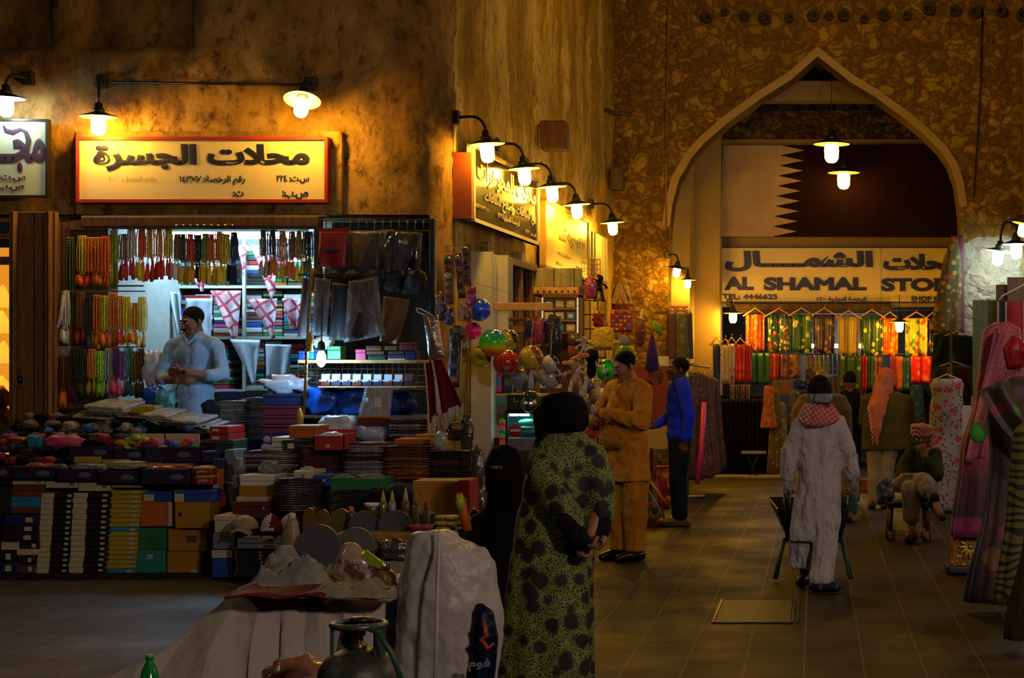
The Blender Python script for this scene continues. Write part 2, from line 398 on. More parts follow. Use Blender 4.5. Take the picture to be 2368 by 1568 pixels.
METD = mat('dark_enamel_metal', '2e2c26', .4, .6); METG = mat('grey_galvanised_metal', '8a8a86', .4, .8); CHROME = mat('chrome_metal', 'c8c8c8', .2, 1, var=0)
BLK = mat('matt_black', '0c0b0b', .7)

mb = MB(); mb.box((0, 16, -.05), (26, 34, .1)); struct(mb.build('floor', m_floor(), o=(0, 0, 0)))
# --- left building: facade with the shop opening, rounded corner, then the long side wall
FY = 15.3; XO0, XO1, ZO = -6.02, -3.40, 2.93
def wx(Y): return -3.912+.04*Y                       # side wall plane
_path = [(-11.0+i*.06, FY) for i in range(int((11.0-3.62)/.06)+1)]; _cx, _cy, _r = -3.60, FY+.32, .32
for i in range(1, 8): a = -PI/2+PI/2*i/8; _path.append((_cx+_r*math.cos(a), _cy+_r*math.sin(a)))
ncorner = len(_path)
yy = 15.64
while yy < 25.02: _path.append((wx(yy), yy)); yy += .07
def wallsheet(i0, i1, z0, z1, hole=None, dz=.06):
    mb = MB(); nz = int((z1-z0)/dz); w = i1-i0+1
    for j in range(nz+1):
        z = z0+(z1-z0)*j/nz
        for i in range(i0, i1+1):
            x, y = _path[i]; p0 = Vector(_path[max(i-1, 0)]); p1 = Vector(_path[min(i+1, len(_path)-1)]); t = (p1-p0).normalized(); nx, ny = t.y, -t.x
            r = 1.0 if 3.35 < z < 4.3 and x < -3.3 else .35
            d = noise.fractal(Vector((x*1.7, y*1.7, z*1.7)), .7, 2.1, 4)*.035+max(0, noise.fractal(Vector((x*5, y*5, z*5+9)), .6, 2.3, 4))*.085*r
            if z < 3.35: d *= .4
            if i < ncorner-8 and z > 6.42-.9:      # the two blind recesses high up
                if -6.48 < x < -5.53 and z > 6.74-.0 and False: pass
            if i < ncorner-8:
                for a, b, zz in ((-6.48, -5.52, 4.43), (-8.2, -6.74, 4.40)):
                    if a < x < b and z > zz+noise.noise(Vector((x*3, 1, 2)))*.03: d -= .13
            mb.v.append(Vector((x+nx*d, y+ny*d, z)))
    for j in range(nz):
        z = z0+(z1-z0)*(j+.5)/nz
        for i in range(w-1):
            x, y = _path[i0+i]
            if hole and hole[0] < x < hole[1] and z < hole[2] and y < FY+.05: continue
            mb.f.append((j*w+i, j*w+i+1, (j+1)*w+i+1, (j+1)*w+i)); mb.m.append(0); mb.s.append(True)
    return mb
struct(wallsheet(0, ncorner+2, 0, 6.2, (-8.4, XO1, ZO)).build('wall_left', PLAST, o=(0, 0, 0)))
struct(wallsheet(ncorner+2, len(_path)-1, 0, 7.4, None, .09).build('wall_side', PLAST2, o=(0, 0, 0)))
mb = MB()   # thickness of the left facade above the opening and its return
mb.b2(-8.4, -3.66, FY+.16, FY+.5, ZO, 6.2); mb.b2(XO1-.02, -3.36, FY+.14, 17.6, 0, 3.0)
struct(mb.build('wall_behind', PLAST))
# shop interior shell
INW = mat('shop_white_board', 'a8aaa0', .7)
mb = MB(); mb.b2(-6.25, -3.42, 17.6, 17.7, 0, 3.0); struct(mb.build('wall_back', INW))
mb = MB(); mb.b2(-6.32, -6.25, 15.5, 17.6, 0, 3.0); struct(mb.build('wall_inner_left', INW))
mb = MB(); mb.b2(-6.25, -3.42, 15.8, 17.6, 2.93, 3.0); struct(mb.build('ceiling', INW))
mb = MB(); mb.b2(-6.25, -3.42, 15.2, 17.6, 0, .33); struct(mb.build('floor_platform', DARKW))
# --- the arch wall
AY = 25.0
def A(px, py, Y=AY): p = W(px, py, Y); return (p.x, p.z)
_arc = [(1545, 1110), (1545, 640), (1549, 525), (1555, 472), (1570, 416), (1600, 364), (1630, 330), (1682, 285), (1759, 229), (1831, 184), (1891, 131), (1967, 191), (2024, 225), (2095, 277), (2136, 311), (2174, 349), (2196, 382), (2211, 424), (2219, 480), (2222, 540), (2224, 1110)]
ap = [A(*q) for q in _arc]; ap[0] = (ap[0][0], 0); ap[-1] = (ap[-1][0], 0)
poly = [(-3.6, 0)]+ap+[(6, 0), (6, 7.6), (-3.6, 7.6)]
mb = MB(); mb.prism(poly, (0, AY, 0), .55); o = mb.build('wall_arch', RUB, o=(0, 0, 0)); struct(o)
mb = MB()   # plaster band round the arch, proud of the stones
for i in range(2, len(ap)-3):
    (x0, z0), (x1, z1) = ap[i], ap[i+1]
    def outw(p, q):
        d = Vector((q[0]-p[0], q[1]-p[1])).normalized(); return Vector((-d.y, d.x))
    def nrm(k):
        a = outw(ap[k-1], ap[k]); b = outw(ap[k], ap[k+1]); n_ = (a+b).normalized(); return n_/max(.5, n_.dot(a))
    n0, n1 = nrm(i)*.11, nrm(i+1)*.11
    mb.prism([(x0, z0), (x0+n0.x, z0+n0.y), (x1+n1.x, z1+n1.y), (x1, z1)], (0, AY-.035, 0), .6)
struct(mb.build('trim_arch', SMOOTHP))
# --- covered passage behind the arch
mb = MB(); mb.b2(-2.6, -2.22, 25.55, 28, 0, 6.4); mb.b2(-2.22, -1.90, 26.2, 28, 0, 6.4); mb.b2(-1.90, -1.50, 27.2, 28.0, 0, 6.4); mb.b2(2.5, 2.9, 25.55, 28, 0, 6.4); struct(mb.build('wall_passage', SMOOTHP))
mb = MB(); mb.b2(-1.6, 2.6, 28.0, 28.3, 2.62, 5.35); struct(mb.build('wall_store_front', SMOOTHP))
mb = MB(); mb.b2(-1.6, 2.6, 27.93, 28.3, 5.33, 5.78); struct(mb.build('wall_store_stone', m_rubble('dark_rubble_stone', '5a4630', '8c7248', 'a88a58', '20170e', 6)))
mb = MB(); mb.b2(-1.6, 2.6, 26.45, 26.85, 5.72, 6.02, bev=.02); struct(mb.build('ceiling_beam', SMOOTHP))
mb = MB(); mb.b2(-2.6, 2.9, 25.5, 28.4, 6.32, 6.45); struct(mb.build('ceiling_passage', POLEW))
for r_, (ya, yb, zz, n_) in enumerate(((26.85, 28.0, 5.86, 12), (25.6, 27.2, 6.22, 13))):
    for i in range(n_):
        x = -1.35+i*(3.75/n_)+RN.uniform(-.05, .05); mb = MB()
        mb.tube([(x-.12, ya, zz+RN.uniform(-.02, .02)), (x, (ya+yb)/2, zz), (x+.1, yb, zz-.02)], RN.uniform(.05, .075), 8)
        tag(mb.build('roof_pole', POLEW), f'dark round timber pole under the arch ceiling, {ORD[i]} in the {"lower" if r_ == 0 else "upper"} row', 'pole', 'roof poles in the passage')
# store interior
mb = MB(); mb.b2(-1.7, 2.6, 31, 31.1, 0, 3); mb.b2(-1.8, -1.7, 28, 31, 0, 3); mb.b2(2.6, 2.7, 28, 31, 0, 3); mb.b2(-1.8, 2.7, 28, 31, 2.9, 3.0)
struct(mb.build('wall_store_inner', mat('dim_store_wall', '1c140e', .8)))
# --- right hand side building
mb = MB(); mb.b2(3.0, 3.4, 8.5, 25, 0, 6.5); struct(mb.build('wall_right', PLAST2))
# cable right of the arch; added strip stands for the groove shadow at its left
mb = MB(); mb.tube([W(2272, 20, AY-.04), W(2268, 180, AY-.05), W(2262, 300, AY-.04), W(2255, 400, AY-.05), W(2252, 455, AY-.04)], .012, 6)
tag(mb.build('cable_or_seam', BLK), 'thin black cable running down the stone wall beside the arch', 'cable')
mb = MB(); mb.tube([W(1546, 20, AY-.04), W(1543, 180, AY-.05), W(1541, 300, AY-.04), W(1540, 560, AY-.05)], .012, 6)
tag(mb.build('cable_or_seam', PLAST), 'plaster strip for the groove shadow on the stone wall between lamps and arch', 'cable')
_ph = [(1635, 42, 11), (1677, 29, 8), (1724, 38, 10), (1770, 43, 13), (1826, 42, 9), (1881, 37, 12), (1918, 38, 9), (1952, 36, 12), (1999, 45, 9), (2045, 36, 12), (2096, 37, 9), (2148, 22, 12), (2208, 27, 11), (2256, 30, 12), (2315, 28, 11), (2366, 36, 14)]
for i, (x, y, r_) in enumerate(_ph):
    p = W(x, y, AY); mb = MB(); r0 = S(r_, AY)*1.15
    mb.lathe([(r0, 0), (r0*.98, .1), (r0*.55, .1), (r0*.5, .02)], 14, 0, Matrix.Translation(p) @ Matrix.Rotation(PI/2, 4, 'X'))
    tag(mb.build('pole_end', POLEW), f'dark round pole end poking from the stone wall above the arch, {ORD[i]} along', 'pole end', 'pole ends above the arch')
# timber block and pipe stubs of the side wall
def block(px0, px1, py0, py1, name, label, m_, out=.3, yaw=0):
    Y = 15648/(2045-px0); Y2 = Y+.05; mb = MB()
    a = W(px0, py0, Y); b = W(px0, py1, Y); x0 = wx(Y)+.06; x1 = x0+.1+out
    mb.b2(x0, W(px1, 0, Y).x, Y, Y+.28, b.z, a.z, bev=.02); return tag(mb.build(name, m_), label, 'beam end')
block(1236, 1308, 278, 345, 'timber_block', 'square brown timber beam end sticking out of the plastered side wall', wood('red_brown_timber', '6e4020', '3a2010'))
block(1400, 1440, 385, 438, 'timber_stub', 'short sawn timber stub in the plaster where side wall meets stone wall', wood('old_timber', '5a4426', '2a1e10'))
mb = MB(); mb.tube([W(1380, 246, 24.2), W(1420, 262, 24.1), W(1462, 263, 24.2)], [.03, .06, .04], 8, sq=.6)
tag(mb.build('driftwood_stub', wood('old_timber', '5a4426', '2a1e10')), 'thin dark wooden stub lying flat on the wall corner high above the lamps', 'beam end')

# ================================================================ LAMPS
def emis(name, c, s):
    if name in _MC: return _MC[name]
    n = NT(name); n.set(Base_Color=(*c, 1), Emission_Color=(*c, 1), Emission_Strength=s, Roughness=.3); _MC[name] = n.m; return n.m
E_AMB = emis('amber_glowing_glass', (1, .50, .035), 270); E_COLD = emis('white_glowing_glass', (.62, .80, 1), 120); E_COLD2 = emis('bright_white_glass', (.66, .88, .86), 85); E_DIM = emis('soft_amber_glass', (1, .53, .05), 26)
SHI = mat('cream_enamel', 'd8cf9c', .35)
def lamp(c, wall, d=.32, col='a', label='', tilt=(0, 0), name='wall_lamp', hang=None, arm=True, gooseback=0, cat='lamp', group='enamel shade lamps'):
    """c = centre of the glass bulb; wall = point on the wall where the arm starts"""
    c = Vector(c); r = d/2; E_ = {'a': E_AMB, 'c': E_COLD, 'd': E_DIM, 'w': E_COLD2}[col]
    t = thing(name, label, cat, c-Vector((0, 0, .08)), group)
    M = Matrix.Translation(c) @ Euler((tilt[0], tilt[1], 0)).to_matrix().to_4x4()
    mb = MB(); k = d/.32
    mb.lathe([(.045*k, -.085*k), (.058*k, -.06*k), (.062*k, .0), (.06*k, .055*k)], 16, 0, M); mb.lathe([(.004, -.1*k), (.03*k, -.096*k), (.045*k, -.085*k)], 16, 0, M)
    mb.build('glass_bulb', E_, t)
    mb = MB(); mb.lathe([(r, .058*k), (r*.99, .066*k), (r*.6, .088*k), (.05*k, .105*k), (.045*k, .1*k), (r*.58, .08*k), (r*.97, .06*k)], 28, 0, M, cap=False)
    for i in range(28*3, 28*6): mb.m[i] = 1
    mb.build('shade', [METD, SHI], t)
    mb = MB(); mb.lathe([(.05*k, .09*k), (.05*k, .13*k), (.035*k, .14*k), (.035*k, .175*k), (.012*k, .19*k)], 14, 0, M); mb.build('socket', METD, t)
    top = M @ Vector((0, 0, .17*k))
    if hang is not None:
        mb = MB(); mb.tube([top, (top.x, top.y, hang)], .007, 6); mb.build('cable', BLK, t)
    elif arm and wall is not None:
        w = Vector(wall); h = top.z; up = max(.07, w.z-h)
        pts = [top]
        for i in range(1, 6):
            a = PI/2*i/5; pts.append(Vector((top.x+(w.x-top.x)*.45*(1-math.cos(a)), top.y+(w.y-top.y)*.45*(1-math.cos(a)), h+up*math.sin(a))))
        pts += [top.lerp(w, .7)+Vector((0, 0, (h+up)-(top.lerp(w, .7)).z)), Vector((w.x, w.y, h+up*.98))]
        mb = MB(); mb.tube(pts, .014*k, 8); mb.build('arm', METD, t)
        mb = MB(); mb.box((w.x, w.y, h+up), (.1*k, .1*k, .12*k), bev=.01); mb.build('bracket', METD, t)
    return t
lamp(W(228, 287, 14.98), (-6.3, FY+.0, 4.12), label='amber lamp with dark shade over the left end of the red-framed signboard', tilt=(0, .0))
lamp(W(697, 246, 14.85), (-4.45, FY+.0, 4.1), label='amber lamp with bright cream shade above the right end of the red-framed signboard', tilt=(-.38, 0))
lamp(W(14, 244, 14.98), (-6.95, FY, 4.15), col='c', label='white lamp over the pale green signboard cut by the picture edge')
for i, (px, py, yy, lb) in enumerate([(1127, 350, 15.65, 'amber lamp in front of the black signboard, first of the five on the side wall'), (1213, 405, 17.28, 'amber lamp at the far end of the black signboard on the side wall'), (1277, 446, 18.7, 'amber lamp above the yellow signboard on the side wall'), (1334, 486, 20.2, 'amber lamp over the far edge of the yellow signboard'), (1417, 526, 22.9, 'last amber lamp on the side wall before the stone arch wall')]):
    p = W(px, py, yy); lamp(p, (wx(yy)+.0, yy+.1, p.z+.32), label=lb, tilt=(.03, -.08), d=.33)
lamp(W(1565, 628, 24.7), (-2.13, 24.98, 3.25), d=.27, label='small amber lamp at the arch edge, higher one beside the store sign', col='a', tilt=(.1, .15))
lamp(W(1590, 655, 26.0), (-1.95, 26.2, 3.1), d=.25, label='small amber lamp just inside the arch, lower than its neighbour', col='a')
lamp(W(1695, 733, 27.0), (-1.35, 27.3, 2.66), d=.31, label='amber lamp under the store sign beside the hanging orange cloth', arm=True, col='a')
lamp(W(2080, 754, 26.6), (1.3, 27.9, 2.6), d=.31, label='amber lamp hanging in front of the floral yellow cloths in the store', hang=2.75, col='a')
lamp(W(1923, 350, 25.4), None, d=.55, label='large amber pendant lamp before the flag, the upper one', name='pendant_lamp', hang=6.35, col='d', group='pendant lamps in the arch')
lamp(W(1951, 414, 27.3), None, d=.52, label='amber pendant lamp before the flag, the lower one', name='pendant_lamp', hang=6.35, col='d', group='pendant lamps in the arch')
lamp(W(2308, 594, 24.45), (2.9, 24.98, 3.7), d=.4, label='tilted white lamp on the wall right of the arch, lowest there', col='w', tilt=(0, .16))
lamp(W(2350, 578, 24.3), (3.0, 24.98, 3.75), d=.42, label='white lamp at the picture edge right of the arch', col='w', tilt=(0, 0))
lamp(W(2366, 530, 20.0), (3.0, 20.1, 3.4), d=.3, label='amber lamp above the two white lamps at the picture edge', col='d', tilt=(0, .25))
mb = MB(); mb.tube([(-6.2, FY-.05, 4.11), (-5.3, FY-.05, 4.10), (-4.4, FY-.05, 4.09)], .013, 8)
tag(mb.build('cable_conduit', METD), 'thin dark conduit running along the wall between the two sign lamps', 'conduit')

# ================================================================ SIGNBOARDS
NAVY = mat('navy_sign_paint', '14143c', .5, var=0); BLUEP = mat('blue_sign_paint', '121a6a', .5, var=0)
CREAM = mat('cream_sign_panel', 'd8c9a0', .45, var=.12, vs_=2); REDF = mat('red_sign_frame', '9a2412', .5); GREENY = mat('pale_green_sign_panel', 'a9b088', .45, var=.1)
def sign(name, label, x0, x1, z0, z1, Y, panel, frame, fw=.03, dep=.1, body=None):
    t = thing(name, label, 'sign', ((x0+x1)/2, Y+dep/2, z0))
    mb = MB(); mb.b2(x0, x1, Y, Y+dep, z0, z1); mb.build('panel', panel, t)
    mb = MB()
    for a, b, c_, d in ((x0-.005, x1+.005, z1-fw, z1+.005), (x0-.005, x1+.005, z0-.005, z0+fw), (x0-.005, x0+fw, z0+fw, z1-fw), (x1-fw, x1+.005, z0+fw, z1-fw)): mb.b2(a, b, Y-.015, Y+dep+.003, c_, d)
    mb.build('frame', frame, t); return t
SY = 15.12
a = W(178, 467, SY); b = W(757, 318, SY)
t = sign('shop_sign', 'cream signboard with red frame and dark blue Arabic lettering over the lit shop', a.x, b.x, a.z, b.z, SY, CREAM, REDF, .022)
mb = MB(); q = lambda px, py: W(px, py, SY-.004)

for tx, px, py, hh, bo, ww in (('محلات الجسرة', 466, 395, 62, .07, 500), ('س.ت: ٢٢٤', 677, 423, 18, .05, 76), ('رقم الرخصة: ١٤٣٧٧', 491, 428, 26, .05, 152), ('ص.ب:', 683, 461, 20, .05, 60), ('ت:', 551, 455, 13, .06, 25)):
    mb = MB(); write(mb, tx, q(px, py), S(hh, SY), bo, S(ww, SY), True); mb.build('lettering', NAVY, t)
mb = MB(); write(mb, 'رقم المحل ٤٠٦', q(307, 423), S(17, SY), 0, S(110, SY), True); mb.build('faded_lettering', mat('faded_sign_paint', 'a08a60', .6, var=0), t)
mb = MB(); mb.b2(a.x-.06, b.x+.1, SY+.105, SY+.19, a.z-.1, b.z+.07, bev=.01); tag(mb.build('sign_backboard', PLAST), 'rough plastered ledge board behind the red-framed signboard', 'board')
a = W(-120, 455, SY); b = W(110, 277, SY)
t = sign('shop_sign', 'pale green signboard with dark brown calligraphy at the picture edge', a.x, b.x, a.z, b.z, SY, GREENY, METD, .012, .06)
mb = MB(); q = lambda px, py: W(px, py, SY-.004)
write(mb, 'مجـــ', q(38, 399), S(78, SY), .06, S(132, SY), True)
m = MB(); m.tube([q(8, 290), q(14, 302), q(30, 306), q(48, 298), q(60, 306), q(66, 325), q(62, 345), q(56, 360)], [S(r, SY) for r in (2, 5, 6, 4, 5, 6, 6, 4)], 8); mb.add([Vector((v.x, SY-.005+(v.y-SY)*.08, v.z)) for v in m.v], m.f)
write(mb, 'س.ت', q(30, 420), S(15, SY), .05, S(58, SY), True); write(mb, 'ص.ب', q(25, 442), S(15, SY), .05, S(62, SY), True)
mb.build('lettering', mat('brown_sign_paint', '33202c', .5, var=0), t)
# black sign and yellow sign on the side wall (facing the lane)
def side_sign(name, label, Y0, Y1, z0, z1, out, panel, frame, texts, tmat, lines=None):
    t = thing(name, label, 'sign', (wx(Y0)+out, (Y0+Y1)/2, z0)); ang = math.atan2(Y1-Y0, wx(Y1)-wx(Y0)); L = math.hypot(Y1-Y0, wx(Y1)-wx(Y0))
    M = Matrix.Translation((wx(Y0)+out, Y0, z0)) @ Matrix.Rotation(ang, 4, 'Z'); h = z1-z0     # local x runs along the wall, -y faces the lane
    mb = MB(); mb.b2(0, L, 0, .05, 0, h); mb.v = [M @ v for v in mb.v]; mb.build('panel', panel, t)
    mb = MB(); f = .035
    for q_ in ((-.01, L+.01, h-f, h), (-.01, L+.01, 0, f), (-.01, f, 0, h), (L-f, L+.01, 0, h)): mb.b2(q_[0], q_[1], -.015, .055, q_[2], q_[3])
    mb.v = [M @ v for v in mb.v]; mb.build('frame', frame, t)
    for tx, u, v_, hh, ww, bo in texts: mb = MB(); write(mb, tx, (u*L, -.004, v_*h), hh, bo, ww*L, True); mb.v = [M @ v for v in mb.v]; mb.build('lettering', tmat, t)
BLKS = mat('glossy_black_sign', '15120c', .13, 0, var=0, spec=1.0, coat=.6)
side_sign('shop_sign', 'glossy black signboard with white Arabic lettering reflecting the lamps', 15.78, 18.75, 2.93, 3.64, .16, BLKS, mat('aluminium_frame', 'b8a890', .35, .5),
          [('محلات المجوهرات', .5, .5, .26, .9, .03), ('بيع الساعات وإصلاح الساعات', .55, .27, .14, .8, .05), ('الرخصة التجارية ٢٢٩', .5, .15, .07, .34, .05), ('ت ٤٤٣٢٧٢٢', .12, .2, .05, .18, .05), ('ص.ب ٧٢٣', .86, .1, .06, .2, .05)], mat('white_sign_paint', 'a89c84', .6, var=0))
mb = MB(); mb.b2(wx(15.7), wx(15.7)+.17, 15.68, 15.76, 2.95, 3.55); tag(mb.build('sign_post', mat('orange_brown_wood', '8a4010', .6)), 'orange brown wooden batten at the near edge of the black signboard', 'batten')
YELS = mat('yellow_sign_panel', 'c8b050', .35, 0, var=.1)
side_sign('shop_sign', 'yellow signboard with brown Arabic lettering between the side wall lamps', 19.3, 22.15, 2.72, 3.5, .12, YELS, mat('ochre_frame', '9a7a28', .5),
          [('سنو نويه تسا', .6, .42, .24, .6, .04), ('رخصة تجارية ٢٣٤', .42, .24, .06, .3, .04), ('ص.ب ٣٣٩', .8, .12, .06, .24, .04), ('ت ٧٣٤', .3, .1, .05, .14, .04)], mat('ochre_sign_paint', '6a5220', .5, var=0))
t = thing('louvre_window', 'small barred vent with dark vertical slats past the yellow signboard', 'vent', (wx(23), 23, 2.8))
mb = MB(); mb.b2(wx(23)-.02, wx(23)+.06, 22.3, 23.9, 2.78, 3.42); mb.build('vent_back', BLK, t)
for i in range(7):
    y = 22.4+i*.23; mb = MB(); mb.b2(wx(y)+.06, wx(y)+.1, y, y+.1, 2.8, 3.4, bev=.005); mb.build('slat', mat('sage_painted_wood', 'a8a074', .6), t)
# AL SHAMAL STORE
SY2 = 27.92; a = W(1667, 700, SY2); b = W(2216, 571, SY2); CREAM2 = mat('cream_store_panel', 'd2bd90', .5, var=.1, vs_=2)
t = sign('store_sign', 'wide cream store sign with blue Arabic and Latin capitals inside the arch', a.x, b.x, a.z, b.z, SY2, CREAM2, mat('blue_frame', '1a1e40', .5), .018, .07)
q = lambda px, py: W(px, py, SY2-.02)
for tx, px, py, hh, bo, ww, ar in (('الشمــــال', 1848, 628, 48, .075, 342, 1), ('محلات', 2128, 625, 38, .08, 172, 1), ('AL', 1709, 671, 31, .075, 68, 0), ('SHAMAL', 1885, 672, 31, .075, 238, 0), ('STORE', 2134, 674, 31, .075, 192, 0), ('TEL: 4446625', 1734, 692, 12, .05, 127, 0), ('SHOP NO.', 2150, 697, 12, .05, 86, 0), ('الرخصة التجارية ٨٢٠٠', 1945, 698, 12, .04, 116, 1)):
    mb = MB(); write(mb, tx, q(px, py), S(hh, SY2), bo, S(ww, SY2), bool(ar)); mb.build('lettering', BLUEP, t)
mb = MB(); mb.b2(W(2037, 0, SY2).x, W(2038, 0, SY2).x, SY2-.004, SY2, a.z+.02, b.z-.02); mb.build('seam', mat('seam_grey', '6a5c40', .6), t)
# flag
FYy = 27.7; t = thing('hanging_flag', 'large white and maroon flag with a serrated edge hung inside the arch', 'flag', W(1900, 547, FYy))
def wav(px, py): return .04*math.sin(px*.02+py*.012)+.03*math.sin((px+py*1.6)*.035)
xm0, xm1, n_ = 1808, 1862, 9
def flagshape(left):
    pts = []; ty, by = 336, 547
    for i in range(n_):
        y0 = ty+(by-ty)*i/n_; y1 = ty+(by-ty)*(i+.5)/n_; sl = lambda y: -(y-ty)*.1
        pts += [(xm0-2+sl(y0), y0), (xm1+sl(y1), y1)]
    pts.append((xm0-2+sl(by), by)); return pts
e = flagshape(1)
mb = MB(); pl = [(1671, 336)]+e+[(1668, 547)]; mb.prism([(W(x, y, FYy).x, W(x, y, FYy).z) for x, y in reversed(pl)], (0, FYy, 0), .02)
FLW = fabric('white_flag_cloth', 'a48c78', .9, 2.2, sc=(1, 1, 1)); mb.build('white_band', FLW, t)
mb = MB(); pl = e+[(2232, 549), (2232, 333)]; mb.prism([(W(x, y, FYy).x, W(x, y, FYy).z) for x, y in reversed(pl)], (0, FYy+.004, 0), .02)
mb.build('maroon_field', fabric('maroon_flag_cloth', '200a10', .6, 1.5, sc=(1, 1, 1)), t)
# ================================================================ THE LIT SHOP ON THE LEFT
PAL = {'white': 'c8c8c4', 'cream': 'b8ac8c', 'green': '1c6a3c', 'teal': '1c7a72', 'blue': '16409a', 'navy': '101c50', 'red': '9a1a1c', 'maroon': '5a1226', 'brown': '5c3622', 'orange': 'b0561a',
       'yellow': 'a89020', 'black': '121214', 'grey': '6c7078', 'purple': '44205c', 'pink': 'b83a70', 'sky blue': '2a78b0', 'mustard': 'a07018', 'dark green': '12382a', 'olive': '50501c', 'silver': '9aa0a8'}
def pc(c, rough=.55, var=.12): return mat('card_'+c.replace(' ', '_'), PAL[c], rough, var=var)
def _pr(px0, px1, py0, py1, Y): a = W(px0, py1, Y); b = W(px1, py0, Y); return a.x, b.x, a.z, b.z
LBLM = mat('printed_label', 'c4bca8', .6); LBLK = mat('black_print', '15131a', .6, var=0)
def carton(name, label, px0, px1, py0, py1, Y, dep, col, group=None, lid=None, patch=None, yaw=0, base=None, cat='box', ms=None, txt=None, tcol=None):
    """cardboard box with its front face in the plane Y; lid: colour of a separate lid; patch: (u0,u1,v0,v1,colour) print on the front"""
    x0, x1, z0, z1 = _pr(px0, px1, py0, py1, Y)
    if base is not None: z1 += base-z0; z0 = base
    c = Vector(((x0+x1)/2, Y+dep/2, z0)); m_ = ms or pc(col)
    b = min(.006, (z1-z0)*.15); R_ = Matrix.Translation(c) @ Matrix.Rotation(yaw, 4, 'Z'); w, h = x1-x0, z1-z0
    simple = lid is None and patch is None and txt is None
    def bld(mb, nm, mm, par): mb.v = [R_ @ v for v in mb.v]; return mb.build(nm, mm, par)
    if simple:
        mb = MB(); mb.box((0, 0, h/2), (w, dep, h), bev=b); mb.v = [R_ @ v for v in mb.v]; return tag(mb.build(name, m_), label, cat, group)
    t = thing(name, label, cat, c, group); lh = min(h*.3, .05) if lid else 0
    mb = MB(); mb.box((0, 0, (h-lh)/2), (w*(.985 if lid else 1), dep*.985, h-lh), bev=b); bld(mb, 'box_body', m_, t)
    if lid: mb = MB(); mb.box((0, 0, h-lh/2), (w, dep+.01, lh), bev=b); bld(mb, 'lid', pc(lid), t)
    if patch:
        for k, (u0, u1, v0, v1, pcx) in enumerate(patch if isinstance(patch, list) else [patch]):
            mb = MB(); mb.box(((u0+u1)/2*w-w/2, -dep/2-.001, (v0+v1)/2*h), ((u1-u0)*w, .004, (v1-v0)*h)); bld(mb, 'printed_label', pc(pcx), t)
    if txt: mb = MB(); write(mb, txt[0], (0, -dep/2-.006, h*txt[1]), h*txt[2], .04, w*txt[3], True); bld(mb, 'lettering', pc(tcol or 'white'), t)
    return t
mb = MB(); mb.b2(-7.02, -6.32, 15.5, 15.7, 0, 3.0); struct(mb.build('wall_pier', PLAST))
# timber round the opening
def plank(name, label, px0, px1, py0, py1, Y, dep, m_, cat='board', bev=.008, z0=None, rz=0):
    x0, x1, a, b = _pr(px0, px1, py0, py1, Y); a = a if z0 is None else z0
    mb = MB(); mb.box(((x0+x1)/2, Y+dep/2, (a+b)/2), (x1-x0, dep, b-a), (0, 0, rz), bev=bev); o = mb.build(name, m_)
    return tag(o, label, cat) if label else struct(o)
t = thing('wooden_lintel', 'dark timber lintel with a row of nail heads over the bead display', 'beam', W(490, 525, 15.2))
mb = MB(); x0, x1, z0, z1 = _pr(185, 735, 499, 526, 15.1); mb.b2(x0, x1, 15.1, 15.28, z0, z1, bev=.015); mb.build('beam', DARKW, t)
for i in range(9):
    mb = MB(); mb.ball(W(408+i*16.2, 521, 15.09), .012, 8, 6); mb.build('nail_head', CHROME, t)
mb = MB(); x0, x1, z0, z1 = _pr(196, 760, 466, 500, 15.2); z1 = min(z1, W(0, 474, SY).z-.1); mb.b2(x0, x1, 15.13, 15.22, z0, z1, bev=.02); tag(mb.build('plaster_ledge', PLAST), 'rough plaster ledge between the red-framed sign and the lintel', 'ledge')
t = thing('wooden_door', 'tall brown plank door folded open beside the orange-lit window', 'door', W(80, 1000, 14.8))
x0, x1, z0, z1 = _pr(28, 128, 490, 1000, 14.9); mb = MB(); mb.b2(x0, x1, 14.9, 14.97, .05, z1, bev=.006); mb.build('door_leaf', MIDW, t)
for px in (24, 106): mb = MB(); a = W(px, 489, 14.85); mb.b2(a.x, a.x+.04, 14.82, 14.9, .05, a.z, bev=.006); mb.build('door_post', MIDW, t)
x0, x1, z0, z1 = _pr(112, 132, 500, 1000, 14.95); mb = MB(); mb.b2(x0, x1, 14.95, 15.01, .05, z1, bev=.006); mb.build('inner_leaf', wood('dim_plank_wood', '4c341c', '2a1a0c', plank=.1), t)
mb = MB(); mb.lathe([(.02, 0), (.035, .01), (.035, .02), (.01, .03)], 12, 0, Matrix.Translation(W(47, 878, 14.9)) @ Matrix.Rotation(PI/2, 4, 'X')); mb.build('door_pull', METD, t)
mb = MB(); pp = W(47, 885, 14.88); mb.tube([pp+Vector((.03*math.cos(a), -.01, .035*math.sin(a))) for a in [i*PI/5 for i in range(11)]], .005, 6); mb.build('padlock_ring', METG, t)
